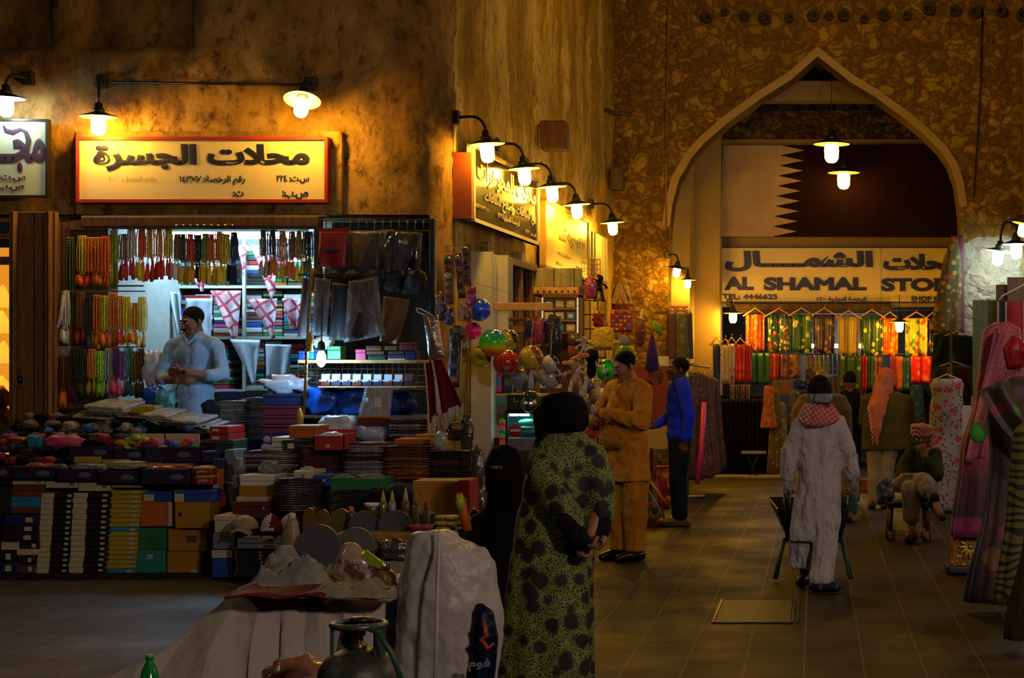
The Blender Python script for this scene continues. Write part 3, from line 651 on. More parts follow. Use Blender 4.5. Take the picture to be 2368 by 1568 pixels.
# neighbouring lit window
OR = emis('orange_lit_room', (1, .36, .02), .75)
mb = MB(); mb.b2(-8.38, -7.0, 16.6, 16.7, .1, 2.75); struct(mb.build('window_1', OR))
t = thing('window_frame', 'brown timber window frame with orange light behind it at the picture edge', 'window frame', W(10, 985, 15.2))
for px0, px1, py0, py1 in ((-40, 30, 540, 551), (-40, 30, 594, 612), (-40, 30, 975, 992), (26, 36, 540, 992)):
    x0, x1, z0, z1 = _pr(px0, px1, py0, py1, 15.15); mb = MB(); mb.b2(x0, x1, 15.12, 15.2, z0, z1); mb.build('rail', DARKW, t)
for i, (px, py, r_) in enumerate(((6, 690, 22), (4, 750, 26), (8, 820, 24), (4, 900, 34))):
    mb = MB(); mb.lathe([(S(r_, 15.6), 0), (S(r_*.8, 15.6), S(20, 15.6)), (S(6, 15.6), S(46, 15.6)), (.004, S(52, 15.6))], 16, 0, Matrix.Translation(W(px, py+20, 15.6)))
    tag(mb.build('lamp_shade', emis('glowing_yellow_shade', (1, .45, .03), 1.2)), f'glowing yellow cone shade behind the edge window, {ORD[i]} from the top', 'lamp shade', 'cone shades in the orange window')
mb = MB(); mb.b2(-9, -6.9, 15.45, 16, .9, .94); tag(mb.build('window_shelf', DARKW), 'dark shelf under the glowing shades in the orange window', 'shelf')
for i, py in enumerate((905, 945)):
    mb = MB(); mb.lathe([(.02, 0), (.09, .02), (.1, .12), (.06, .16), (.03, .2)], 16, 0, Matrix.Translation(W(0, py+38, 15.5)))
    tag(mb.build('brass_pot', mat('polished_brass', 'b0802a', .25, .9)), f'small brass pot in the orange window, {"upper" if i == 0 else "lower"} one', 'pot')
# display panel with bead strands
t = thing('display_cabinet', 'shallow wooden display case holding three rows of prayer beads', 'cabinet', W(190, 950, 15.1))
x0, x1, z0, z1 = _pr(150, 250, 515, 945, 15.2); mb = MB(); mb.b2(x0, x1, 15.2, 15.24, z0, z1); mb.build('back_panel', wood('dim_cabinet_back', '54422c', '33261a'), t)
for q_ in ((150, 250, 513, 532, .08), (116, 132, 515, 945, .08), (152, 159, 530, 945, .06), (134, 150, 515, 945, .02)):
    x0, x1, z0, z1 = _pr(*q_[:4], 15.15); mb = MB(); mb.b2(x0, x1, 15.15, 15.15+q_[4], z0, z1, bev=.004); mb.build('cabinet_rail', MIDW, t)
x0, x1, z0, z1 = _pr(250, 335, 527, 925, 15.5); plank('side_board', 'pale board at the shop side behind the hanging beads', 250, 272, 527, 925, 15.4, .03, INW)
plank('bead_rail', 'white rail across the shop front holding the prayer beads', 250, 735, 526, 530, 15.33, .02, WHITEW, 'rail', .002)
plank('bead_shelf_rail', 'thin rail under the pale board carrying the lower beads', 255, 332, 659, 663, 15.3, .02, METG, 'rail', .002)
_bv = []
def bead_var(k, tassel):
    rn = random.Random(50+k); mb = MB()
    if not tassel:
        n = 11
        for s_ in range(n):
            ph = s_*2.4+rn.uniform(0, .6); rr = (.01, .03, .05, .065, .08, .09, .095, .085, .06, .04, .075)[s_]; L = rn.uniform(.86, 1); w = rn.uniform(.012, .03)
            for side in (-1, 1):
                N = 25
                for i in range(N):
                    t_ = (i+.5)/N; spread = .7+.3*min(1, t_*2.6)*(1 if t_ < .93 else .6)
                    x = (math.cos(ph)*rr+side*w)*spread; y = math.sin(ph)*rr*spread*.8
                    mb.ball((x, y, -t_*L), (.0145, .0145, .021), 6, 4)
    else:
        for s_ in range(7):
            ph = rn.uniform(0, 6.28); rr = rn.uniform(.2, 1)*.1; z = -rn.uniform(0, .25); x, y = math.cos(ph)*rr, math.sin(ph)*rr*.8
            mb.tube([(x*.7, y*.7, .06), (x, y, z)], .006, 4); mb.lathe([(.03, -.62), (.03, -.3), (.017, -.12), (.02, -.06), (.008, 0)], 7, 0, Matrix.Translation((x, y, z)))
    return mb.data('beads' if not tassel else 'tassels', [BLK], Vector((0, 0, 0)))
for k in range(4): _bv.append((bead_var(k, 0), bead_var(k, 1)))
def bead_mat(c):
    if 'B'+c not in _MC: m = mat('bead_'+c, tuple(min(1, q*1.7+.01) for q in lin(c)), .25, var=.35, vs_=30, spec=.8); b = m.node_tree.nodes['Principled BSDF']; b.inputs['Subsurface Weight'].default_value = .5; b.inputs['Subsurface Radius'].default_value = (.03, .02, .01); _MC['B'+c] = m
    return _MC['B'+c]
_nb = [0]
def beads(px, py0, py1, Y, col, cname, tcol, row, k_, w=1.0, tl=.42):
    k = _nb[0] % 4; _nb[0] += 1
    p = W(px, py0, Y); q_ = W(px, py1, Y); h = p.z-q_.z; hb = h*(1-tl)
    o = bpy.data.objects.new('prayer_beads', _bv[k][0]); C.objects.link(o); o.location = p; sx = w*.95*S(24, Y)/.2; o.scale = (sx, sx, hb)
    tag(o, f'{cname} prayer bead bundle, {ORD[k_]} along in {row}', 'prayer beads', 'prayer beads at the shop front')
    o.material_slots[0].link = 'OBJECT'; o.material_slots[0].material = bead_mat(col)
    if tl > 0:
        t_ = bpy.data.objects.new('tassel', _bv[k][1]); C.objects.link(t_); t_.parent = o; t_.location = (0, 0, -.94); t_.scale = (1.15, 1.15, h*tl/hb/.85)
        t_.material_slots[0].link = 'OBJECT'; t_.material_slots[0].material = mat('tassel_'+tcol, tuple(min(1, q*1.6) for q in lin(tcol)), .8)
    return o
T_ = [(265, 543, 662, '8c9018', 'olive green', '8c9018'), (287, 541, 652, '7a5c40', 'brown grey', 'a03020'), (305, 528, 650, 'b8a898', 'white', 'a82818'), (327, 530, 655, 'e04810', 'orange red', 'b89010'),
      (348, 529, 655, 'e07808', 'bright orange', 'b02c10'), (369, 530, 650, 'd87008', 'amber orange', '9a2018'), (390, 528, 650, 'd8a008', 'golden yellow', 'b84020'), (409, 541, 652, '6a5444', 'smoky brown', 'b0a090'),
      (425, 541, 660, '4a3428', 'dark brown', 'b08010'), (441, 541, 662, 'e04008', 'flame red', 'c07a08'), (458, 543, 655, '14141c', 'black', '14141c'), (474, 540, 660, '707010', 'moss green', 'b08808'),
      (491, 541, 662, 'e06008', 'tangerine', 'c08a08'), (508, 536, 664, 'd87008', 'deep amber', 'c89008'), (522, 541, 664, 'c8a008', 'yellow', 'a8a020'), (540, 537, 662, '0c0e1a', 'blue black', '0c0c1a'),
      (611, 531, 645, '5c4c38', 'taupe', '8a8060'), (631, 531, 640, '2e1418', 'dark maroon', 'a05020'), (653, 534, 658, '9a6418', 'honey', '9a8418'), (674, 536, 650, '6a2c10', 'chestnut', 'b04c10'), (694, 534, 655, '7a5c18', 'bronze', 'a88c20'), (712, 536, 640, '2c2018', 'near black', '5a4a2c')]
for i, a in enumerate(T_): beads(a[0], a[1], a[2], 15.3, a[3], a[4], a[5], 'the top row across the opening', i)
L1 = [(163, 549, 760, '3c3c10', 'dark olive', '504810'), (191, 545, 668, 'a89818', 'yellow green', 'c05010'), (210, 549, 664, 'b8600c', 'orange', 'b83810'), (227, 549, 664, 'b85c10', 'burnt orange', 'b06010'), (245, 547, 672, 'b0500c', 'rust orange', '8a3c10')]
for i, a in enumerate(L1): beads(a[0], a[1], a[2], 15.05, a[3], a[4], a[5], 'the upper row of the wooden case', i, 1.1, .25)
L2 = [(152, 672, 800, 'a8a498', 'white', 'a8a498'), (186, 676, 800, '6a4020', 'brown', '7a2c14'), (207, 684, 815, '23242c', 'slate', '30303a'), (225, 682, 812, 'b8600c', 'orange', 'b88010'), (242, 684, 806, 'a8a018', 'olive yellow', 'c05810'),
      (261, 678, 808, 'c0640c', 'copper orange', 'a85010'), (278, 684, 802, 'd0780c', 'light orange', 'b04010'), (294, 685, 805, 'c8b818', 'lemon yellow', 'd0a020'), (311, 700, 800, 'd87808', 'vivid orange', 'c87010'), (328, 686, 810, 'b8b050', 'pale yellow', 'c0a870')]
for i, a in enumerate(L2): beads(a[0], a[1], a[2], 15.0, a[3], a[4], a[5], 'the middle row beside the shopkeeper', i, .95, .3)
L3 = [(146, 820, 948, '5a3418', 'brown', 'd0680c'), (172, 808, 940, '1c1812', 'black', '4a1c2a'), (192, 808, 925, '1e2418', 'dark green', '2a2c18'), (212, 807, 918, 'c07010', 'orange', '90801c'), (232, 812, 922, '8ad00c', 'lime green', '70c00c'),
      (252, 806, 922, '8a8a88', 'silver', '90908c'), (268, 804, 920, '4a2858', 'purple', 'b84a80'), (284, 812, 922, '7c4088', 'violet', 'c06090'), (298, 800, 920, '1c6a64', 'teal', '205a50'), (313, 812, 925, '6a4c18', 'tan', '8a6420'), (326, 806, 925, '3a2818', 'dark tan', '3a2818')]
for i, a in enumerate(L3): beads(a[0], a[1], a[2], 14.97, a[3], a[4], a[5], 'the bottom row beside the shopkeeper', i, .95, .35)
plank('bead_rail', 'thin rod carrying the middle row of beads', 160, 335, 672, 675, 15.02, .012, METG, 'rail', .001)
plank('bead_rail', 'thin rod carrying the bottom row of beads', 130, 335, 801, 804, 15.0, .012, METG, 'rail', .001)
for i, (px, py, c_) in enumerate(((118, 815, 'orange'), (146, 815, 'grey'))):
    carton('small_box', f'small {c_} trinket box hanging at the lower case edge', px-13, px+13, py-14, py+10, 14.95, .06, c_, patch=(.3, .7, .3, .7, 'yellow'))
mb = MB(); mb.tube([W(150, 672, 14.96), W(140, 735, 14.95), W(116, 800, 14.96)], [.02, .035, .02], 8, sq=.4); tag(mb.build('white_cord_bundle', fabric('white_cord', 'a8a8a8', .8, 20)), 'bundle of white cords slanting down beside the wooden bead case', 'cords')
# fluorescent tube and cold light of the shop
t = thing('tube_light', 'glowing white fluorescent tube inside the shop behind the hanging beads', 'lamp', W(480, 548, 16.3))
mb = MB(); a = W(400, 545, 16.6); b = W(700, 545, 16.6); mb.tube([a, b], .03, 12); mb.build('tube', emis('fluorescent_tube', (.42, .72, 1), 150), t)
mb = MB(); mb.b2(a.x-.05, b.x+.05, 16.57, 16.63, a.z+.035, a.z+.085); mb.build('fixture', WHITEW, t)
# shelves of flat garment boxes
for i, (py, nm) in enumerate(((660, 'top'), (778, 'middle'), (900, 'low'))):
    plank('wall_shelf', f'white shelf board at the back of the shop, the {nm} one', 300, 733, py, py+7, 17.0, .55, WHITEW, 'shelf', .003)
for px in (393, 560): plank('shelf_upright', f'white shelf upright at the back of the shop, {"nearer the bead case" if px < 500 else "nearer the hanging bulb"}', px, px+7, 540, 1000, 16.98, .04, WHITEW, 'shelf upright', .002)
cols = ['green', 'white', 'white', 'teal', 'maroon', 'navy', 'blue', 'white', 'dark green', 'brown', 'cream', 'black', 'sky blue', 'grey', 'pink', 'orange', 'red', 'silver', 'white', 'green', 'teal']
rn = random.Random(5)
for r_, (yb, yt, nm) in enumerate(((660, 566, 'top shelf'), (778, 672, 'middle shelf'), (900, 792, 'low shelf'))):
    px = 333; ci = 0
    while px < 720:
        w = rn.uniform(38, 50)
        if 392 < px+w and px < 400: px = 401; continue
        if 559 < px+w and px < 567: px = 568; continue
        y = yb; j = 0; top = yt+rn.uniform(-6, 22)
        while y > top:
            h = rn.choice((7, 8, 9, 9, 11, 12)); c_ = rn.choice(cols)
            carton('garment_box', f'{c_} flat garment box on the {nm}, {ORD[ci]} stack along, {ORD[j]} from its bottom', px+rn.uniform(0, 2), px+w-2+rn.uniform(-1, 1), y-h+.7, y-.1, 17.03+rn.uniform(0, .03), .4, c_, 'flat garment boxes on the shop shelves')
            y -= h; j += 1
        px += w; ci += 1
# headcloths
def m_check(name, base, red, sc=1.0):
    n = NT(name); v = n.coord((1, 1, 1), rot=(0, .6, 0)); w1 = n.n('TexWave', Scale=2.8*sc, bands_direction='X'); w1.inputs['Distortion'].default_value = 0; n.l(v, w1.inputs[0]); w2 = n.n('TexWave', Scale=2.8*sc, bands_direction='Z'); n.l(v, w2.inputs[0])
    m_ = n.math('MAXIMUM', w1.outputs['Fac'], w2.outputs['Fac']); f = n.ramp(m_, [(.86, '000000'), (.9, 'ffffff')])
    ck = n.n('TexChecker', Scale=150.0*sc); n.l(v, ck.inputs[0]); g = n.mix(ck.outputs['Fac'], base, red)
    zz = n.n('TexNoise', Scale=1.6*sc, Detail=0.0); n.l(v, zz.inputs[0]); ar = n.ramp(zz.outputs[0], [(.40, '000000'), (.42, 'ffffff')])
    c = n.mix(ar, base, g); c = n.mix(f, c, red); z = n.n('TexNoise', Scale=5.0, Detail=3.0); n.l(n.tc.outputs['Object'], z.inputs[0]); n.bump(z.outputs[0], .4, .03)
    n.set(Base_Color=c, Roughness=.85); return n.m
CHK = m_check('red_check_cloth', 'd8d8e0', 'a83848'); WCL = fabric('white_cotton', 'c8d4e4', .5, 4, var=.1)
def cloth_poly(name, label, pts, Y, m_, group='headcloths hung in the shop', cat='headcloth', dep=.02, wob=.03, nu=10, nv=14, fold=3):
    """hanging cloth: pts = 4 corners top-left, top-right, bottom-right, bottom-left (px)"""
    tl, tr, br, bl = [W(p[0], p[1], Y) for p in pts]; ph = RN.uniform(0, 6)
    def fn(u, v):
        p = tl.lerp(tr, u).lerp(bl.lerp(br, u), v); return p+Vector((0, math.sin(u*fold*PI+ph+v)*wob*(.3+v), 0))
    mb = MB(); mb.sheet(fn, nu, nv, (0, .006, 0), 0); return tag(mb.build(name, m_), label, cat, group)
for i, (pts, k, lb) in enumerate([
    ([(486, 672), (557, 672), (546, 778), (540, 782)], 1, 'red checked headcloth hanging as a point beside the head of the shopkeeper'),
    ([(571, 692), (641, 690), (636, 780), (628, 784)], 1, 'red checked headcloth with an orange sticker, just above the white pointed cloth'),
    ([(579, 566), (612, 566), (640, 640), (630, 700)], 1, 'long red checked headcloth strip falling from the bright ceiling gap'),
    ([(548, 568), (574, 568), (566, 600), (562, 640)], 1, 'narrow red checked headcloth by the black bead strings'),
    ([(651, 690), (700, 690), (690, 760), (672, 766)], 1, 'red checked headcloth half hidden by the dark shirts'),
    ([(446, 642), (478, 645), (468, 674), (464, 675)], 1, 'small red checked corner peeking under the orange beads'),
    ([(349, 669), (386, 671), (378, 770), (368, 772)], 0, 'white headcloth hanging narrow at the near end of the back wall'),
    ([(381, 672), (414, 676), (424, 770), (414, 774)], 0, 'white garment on a hanger behind the shopkeeper'),
    ([(430, 690), (490, 690), (486, 790), (425, 790)], 0, 'plain white cloth with red header band behind the head of the shopkeeper'),
    ([(531, 785), (602, 786), (592, 888), (584, 890)], 0, 'white pointed headcloth under the red checked ones'),
    ([(613, 796), (674, 797), (670, 868), (616, 872)], 0, 'white square of cloth hung beside the white pointed one'),
    ([(398, 782), (425, 782), (424, 806), (398, 812)], 0, 'white folded cloth at the shoulder of the shopkeeper')]):
    cloth_poly('headcloth', lb, pts, 16.85-.012*i, CHK if k else WCL)
carton('header_card', 'red header card over the plain white cloth', 427, 486, 683, 693, 16.8, .01, 'red')
# stacks of packed white shirts
FILMW = plastic_film('white_shirt_film', 'b8c4dc', .9, 20)
SHIRT = {}
def m_pack(c, r=.2):
    if c in SHIRT: return SHIRT[c]
    n = NT('packed_'+c.replace(' ', '_')); z = n.n('TexNoise', Scale=9.0, Detail=6.0, Roughness=.65); n.l(n.coord((1, 1, 3), dist=.3, dscale=5), z.inputs[0]); n.bump(z.outputs[0], 1.0, .05)
    cc = lin(PAL[c]); n.set(Base_Color=n.mix(n.ramp(z.outputs[0], [(.5, '000000'), (.75, 'ffffff')]), tuple(x*.8 for x in cc), tuple(min(1, x*1.5+.03) for x in cc)), Roughness=r, Coat_Weight=.6, Coat_Roughness=.12); SHIRT[c] = n.m; return n.m
def packs(label, px0, px1, py0, py1, Y, dep, cl, h=5, group=None, tilt=0, name='packed_shirt', cat='packed shirt', jit=2.5, labpos=''):
    """pile of flat film-wrapped garments, each its own object"""
    n_ = max(1, int(round((py1-py0)/h))); rn = random.Random(int(px0*7+py0))
    for i in range(n_):
        y1 = py1-i*(py1-py0)/n_; y0 = y1-(py1-py0)/n_*.94; c_ = cl[i % len(cl)] if len(cl) < 4 else rn.choice(cl)
        x0, x1, z0, z1 = _pr(px0+rn.uniform(-jit, jit), px1+rn.uniform(-jit, jit), y0, y1, Y); mb = MB(); w, t_ = x1-x0, z1-z0; ph = rn.uniform(0, 6)
        nu = 8; vv = []
        def top(u, v): return Vector((x0+w*u, Y+dep*v, z1-.3*t_*(abs(2*u-1)**3)+.0022*math.sin(u*9+ph+v*5)+tilt*(u-.5)*w))
        def bot(u, v): p = top(u, v); return Vector((p.x, p.y, p.z-t_*(.55+.45*(1-abs(2*u-1)**3))))
        a = [top(u/nu, v/4) for v in range(5) for u in range(nu+1)]; b = [bot(u/nu, v/4) for v in range(5) for u in range(nu+1)]; N = len(a); q_ = nu+1; ff = []
        for v in range(4):
            for u in range(nu): f = (v*q_+u, v*q_+u+1, (v+1)*q_+u+1, (v+1)*q_+u); ff += [f, tuple(N+t for t in reversed(f))]
        B = list(range(nu+1))+[v*q_+nu for v in range(1, 5)]+[4*q_+u for u in range(nu-1, -1, -1)]+[v*q_ for v in range(3, 0, -1)]
        for k in range(len(B)): p_, r_ = B[k], B[(k+1) % len(B)]; ff.append((r_, p_, N+p_, N+r_))
        mb.add(a+b, ff, 0, True)
        tag(mb.build(name, m_pack(c_)), f'{c_} packed garment in the {label}, {ORD[i]} from its bottom', cat, group or label)
packs('white pile beside the shopkeeper', 507, 566, 926, 1016, 15.9, .35, ['white', 'silver'], 6.5)
packs('white pile farther from the shopkeeper', 567, 608, 918, 1016, 15.95, .35, ['white', 'silver', 'white'], 6.5)
for i, (a, b_, c_, d) in enumerate(((508, 607, 1016, 1040),)): carton('storage_box', 'dark storage box beneath the white shirt piles', a, b_, c_, 1060, 15.85, .5, 'navy')
carton('flat_box', 'long navy box on the low shelf behind the shopkeeper', 505, 566, 905, 922, 16.5, .3, 'navy'); carton('flat_box', 'dark green box on the low shelf near the shirt piles', 568, 625, 902, 917, 16.5, .3, 'dark green')
for i, (y0, y1, c_) in enumerate(((911, 937, 'navy'), (938, 960, 'maroon'), (961, 982, 'maroon'), (983, 1004, 'maroon'), (1005, 1030, 'navy'))):
    carton('gift_box', f'{c_} gift box in the stack below the white bundles, {ORD[4-i]} from the bottom', 606-(i % 2)*1, 698+i*1.5, y0, y1, 14.9, .5, c_, 'gift boxes beside the blue bundles', lid=c_)
def lump(name, label, px0, px1, py0, py1, Y, m_, cat='bundle', group=None, seed=0, amp=.25, dy=.6, sc=2.2, parent=None, sub=(22, 14)):
    x0, x1, z0, z1 = _pr(px0, px1, py0, py1, Y); w, h = x1-x0, z1-z0; mb = MB(); mb.ball((0, 0, 0), 1, *sub); c = Vector(((x0+x1)/2, Y+w*dy/2, (z0+z1)/2))
    out = []
    for v in mb.v:
        d = 1+amp*noise.fractal(v*sc+Vector((seed*7.1, seed*3.3, 1)), .8, 2, 3)
        q_ = Vector([math.copysign(abs(a)**.75, a) for a in v])*d; out.append(c+Vector((q_.x*w/2, q_.y*w*dy/2, max(-1, q_.z)*h/2)))
    mb.v = out; o = mb.build(name, m_, parent)
    return tag(o, label, cat, group) if not parent else o
FILMB = plastic_film('blue_plastic_film', '1c6ae0', 2.5, 12); BLUEB = mat('blue_plastic_bag', '1250c8', .25, var=.4, vs_=14, bump=.8, bs=14, coat=.5); WHITEB = mat('white_plastic_bag', 'b8c0d8', .3, var=.25, vs_=14, bump=.8, bs=16, coat=.4)
lump('plastic_bundle', 'blue plastic wrapped bundle below the watch boxes, nearest the bulb', 700, 782, 893, 962, 14.7, BLUEB, seed=1, amp=.3)
lump('plastic_bundle', 'blue plastic wrapped bundle behind the hanging patterned bag', 776, 852, 896, 962, 14.72, BLUEB, seed=2, amp=.3)
lump('plastic_bundle', 'darker blue plastic bundle right of the patterned hanging bag', 868, 952, 906, 962, 14.8, mat('dark_blue_plastic_bag', '0c3c90', .3, var=.4, vs_=14, bump=.8, bs=14), seed=3, amp=.3)
lump('plastic_bundle', 'white knotted plastic bag under the blue bundles, first one', 728, 818, 962, 1020, 14.2, WHITEB, seed=4, amp=.4)
lump('plastic_bundle', 'white plastic bag bundle behind the red open box', 812, 900, 968, 1022, 14.25, WHITEB, seed=5, amp=.4)
lump('plastic_bundle', 'white bunched plastic bag on the gift boxes', 604, 702, 868, 913, 14.95, WHITEB, seed=6, amp=.5)
lump('plastic_bag', 'white plastic carrier bag hanging left of the shopkeeper', 330, 372, 815, 896, 14.9, WHITEB, 'bag', seed=7, amp=.5); lump('plastic_bag', 'blue plastic bag under the white carrier bag', 328, 372, 895, 945, 14.85, BLUEB, 'bag', seed=8, amp=.5)
lump('plastic_bag', 'pale turquoise plastic bag beside the elbow of the shopkeeper', 358, 400, 905, 948, 14.8, mat('turquoise_plastic_bag', '4a98a8', .3, bump=.8, bs=16, coat=.4), 'bag', seed=9, amp=.6)
# the white bulb on its cord, shelf with boxes, watch boxes
t = thing('hanging_bulb', 'bright white bulb on a cord over the watch boxes', 'lamp', W(743, 850, 14.35))
mb = MB(); c = W(743, 830, 14.35); mb.ball(c, (S(11, 14.35), S(11, 14.35), S(19, 14.35)), 16, 12); mb.build('glass_bulb', emis('cold_bulb_glass', (.40, .74, 1), 230), t)
mb = MB(); mb.lathe([(.03, 0), (.034, .02), (.03, .07), (.012, .09)], 12, 0, Matrix.Translation(c+Vector((0, 0, .06)))); mb.build('socket', BLK, t)
mb = MB(); mb.tube([c+Vector((0, 0, .14)), W(745, 720, 14.38), W(748, 640, 14.5)], .006, 5); mb.build('cord', BLK, t)
lump('foil_bag', 'clear bag of white tissue beside the glowing bulb', 722, 766, 778, 808, 14.7, mat('white_tissue', 'c0c8d8', .5, bump=.6, bs=12), 'bag', seed=10, amp=.4)
plank('wooden_shelf', 'pale wooden shelf board right of the glowing bulb', 688, 965, 832, 840, 14.6, .5, RAWW, 'shelf', .004)
plank('wooden_shelf', 'thin shelf under the row of open watch boxes', 735, 965, 893, 897, 14.55, .4, RAWW, 'shelf', .003)
plank('wooden_shelf', 'dim shelf under the blue bundles', 695, 990, 962, 968, 14.5, .7, DARKW, 'shelf', .003)
SB = [(690, 704, 812, 831, 'blue'), (706, 725, 808, 831, 'sky blue'), (756, 788, 800, 831, 'green'), (822, 846, 808, 834, 'pink'), (848, 888, 812, 820, 'brown'), (846, 882, 800, 811, 'brown'), (850, 892, 821, 832, 'dark green'), (898, 935, 812, 820, 'dark green'), (896, 936, 821, 828, 'purple'), (897, 937, 829, 834, 'white'), (938, 962, 812, 832, 'navy'), (890, 918, 800, 810, 'brown'), (924, 956, 792, 810, 'maroon')]
for i, (a, b_, c_, d, k) in enumerate(SB): carton('small_box', f'small {k} box on the pale shelf right of the bulb, {ORD[i]} counting along', a, b_, c_, d, 14.62, .16, k, 'small boxes on the pale shelf', lid=k if d-c_ > 10 else None, cat='box')
WB = mat('white_satin', 'c8d4e8', .5)
for i in range(9):
    px = 752+i*24.2; Y = 14.6; dark = i == 8; t = thing('watch_box', f'open watch box with {"brown" if dark else "white"} satin lining, {ORD[i]} from the bulb', 'watch box', W(px, 892, Y), 'open watch boxes')
    x0, x1, z0, z1 = _pr(px-10.5, px+10.5, 878, 892, Y); mb = MB(); mb.b2(x0, x1, Y, Y+.08, z0, z0+.03, bev=.004); mb.build('box_base', pc('maroon') if i % 3 == 0 else pc('navy'), t)
    x0, x1, z0, z1 = _pr(px-11, px+11, 864, 886, Y+.08); mb = MB(); mb.box(((x0+x1)/2, Y+.1, (z0+z1)/2), (x1-x0, .014, z1-z0), (-.15, 0, 0), bev=.004); mb.build('open_lid', pc('brown') if i > 4 else pc('grey'), t)
    mb = MB(); mb.box(((x0+x1)/2, Y+.088, (z0+z1)/2), (x1-x0-.016, .008, z1-z0-.016), (-.15, 0, 0)); mb.build('satin_lining', pc('brown') if dark else WB, t)
    mb = MB(); mb.box(((x0+x1)/2, Y+.035, z0+.022), (x1-x0-.02, .05, .012)); mb.build('cushion', pc('brown') if dark else WB, t)
def grid_rack(name, label, px0, px1, py0, py1, Y, nx, nz, m_, r=.004):
    x0, x1, z0, z1 = _pr(px0, px1, py0, py1, Y); mb = MB()
    for i in range(nx+1): x = x0+(x1-x0)*i/nx; mb.tube([(x, Y, z0), (x, Y, z1)], r, 5)
    for j in range(nz+1): z = z0+(z1-z0)*j/nz; mb.tube([(x0, Y, z), (x1, Y, z)], r, 5)
    return tag(mb.build(name, m_), label, 'wire rack')
grid_rack('wire_mesh_rack', 'white wire mesh behind the watch boxes', 690, 995, 838, 900, 15.1, 21, 4, METG)
grid_rack('wire_mesh_rack', 'dark wire mesh panel at the shop corner below the packed cloths', 950, 996, 845, 1010, 15.0, 3, 11, METD)
grid_rack('wire_mesh_rack', 'dark wire mesh rail sticking up above the packed red cloth', 735, 998, 508, 534, 14.85, 14, 1, METD, .005)
mb = MB(); a = W(998, 505, 14.8); mb.b2(a.x-.02, a.x+.03, 14.8, 14.86, .6, a.z, bev=.01); tag(mb.build('corner_post', METD), 'dark metal post at the shop corner carrying the wire mesh', 'post')
mb = MB(); a = W(733, 505, 15.2); mb.b2(a.x-.03, a.x+.03, 15.2, 15.28, .35, ZO, bev=.01); tag(mb.build('wooden_post', DARKW), 'dark timber post where the hanging beads end', 'post')
mb = MB(); mb.b2(-4.4, -3.44, 15.75, 15.8, .33, 2.92); tag(mb.build('dark_backboard', mat('dark_board', '16120e', .8)), 'dark backboard behind the hanging black bags and caps', 'board')
def sheetbag(name, label, pts, Y, m_, film=None, cat='packed cloth', group='packed cloths on the mesh rail', header=None, wob=.02, fold=2):
    t = thing(name, label, cat, W((pts[2][0]+pts[3][0])/2, max(pts[2][1], pts[3][1]), Y), group)
    def mk(nm, sh, mm, ins):
        tl, tr, br, bl = [W(p[0]+s_*ins, p[1]+(ins if k < 2 else -ins), Y+sh) for k, (p, s_) in enumerate(zip(pts, (1, -1, -1, 1)))]; ph = RN.uniform(0, 6); mb = MB()
        def fn(u, v): p = tl.lerp(tr, u).lerp(bl.lerp(br, u), v); return p+Vector((0, -math.sin(u*PI)*.02*math.sin(v*PI)+math.sin(u*fold*PI+ph+v*2)*wob*v, 0))
        mb.sheet(fn, 10, 14, (0, .025, 0), 0); mb.build(nm, mm, t)
    mk('folded_cloth', 0, m_, 3)
    if film: mk('plastic_sleeve', -.018, film, 0)
    if header: mb = MB(); x0, x1, z0, z1 = _pr(pts[0][0], pts[1][0], pts[0][1]-2, pts[0][1]+6, Y-.02); mb.b2(x0, x1, Y-.03, Y-.02, z0, z1); mb.build('header_strip', header, t)
    return t
FILM = plastic_film(); FILMD = plastic_film('dark_clear_film', '5a5658', .5, 16)
sheetbag('packed_cloth', 'packed dark red cloth hanging from the corner mesh rail, first one', [(736, 530), (806, 530), (803, 622), (733, 620)], 14.8, mat('dark_red_pack', '8a1c10', .5, bump=.4, bs=10), None, header=pc('red'))
mb = MB(); mb.ball(W(770, 579, 14.77), (S(17, 14.8), .006, S(6, 14.8)), 20, 8); tag(mb.build('oval_sticker', pc('navy')), 'dark oval sticker on the packed red cloth', 'sticker')
sheetbag('packed_cloth', 'packed brown cloth in a film sleeve beside the dark red one', [(807, 534), (872, 534), (868, 624), (802, 622)], 14.8, mat('brown_pack', '4a2812', .5, bump=.4, bs=10), FILMD)
sheetbag('packed_cloth', 'glossy black plastic garment bag catching amber glints, nearer the brown cloth', [(876, 532), (912, 530), (900, 628), (866, 622)], 14.78, mat('black_glossy_film', '0c0b0c', .12, bump=1, bs=9, coat=1), FILMD)
sheetbag('packed_cloth', 'wide glossy black plastic garment bag next to the corner post', [(912, 534), (976, 538), (972, 628), (908, 626)], 14.82, mat('black_glossy_film', '0c0b0c', .12, bump=1, bs=9, coat=1), FILMD)
# black caps and belts in a row under them
for i, (px, r_) in enumerate(((728, 16), (768, 19), (812, 20), (860, 20), (905, 22), (950, 27), (962, 20))):
    lump('black_hat', f'black cap hanging in the row under the packed cloths, {ORD[i]} along', px-r_, px+r_, 626, 648+r_*1.2, 14.6+(.04*i if i < 6 else -.1), mat('black_felt', '100e10', .8, bump=.5, bs=20), 'cap', 'black caps in a row', seed=20+i, amp=.35)
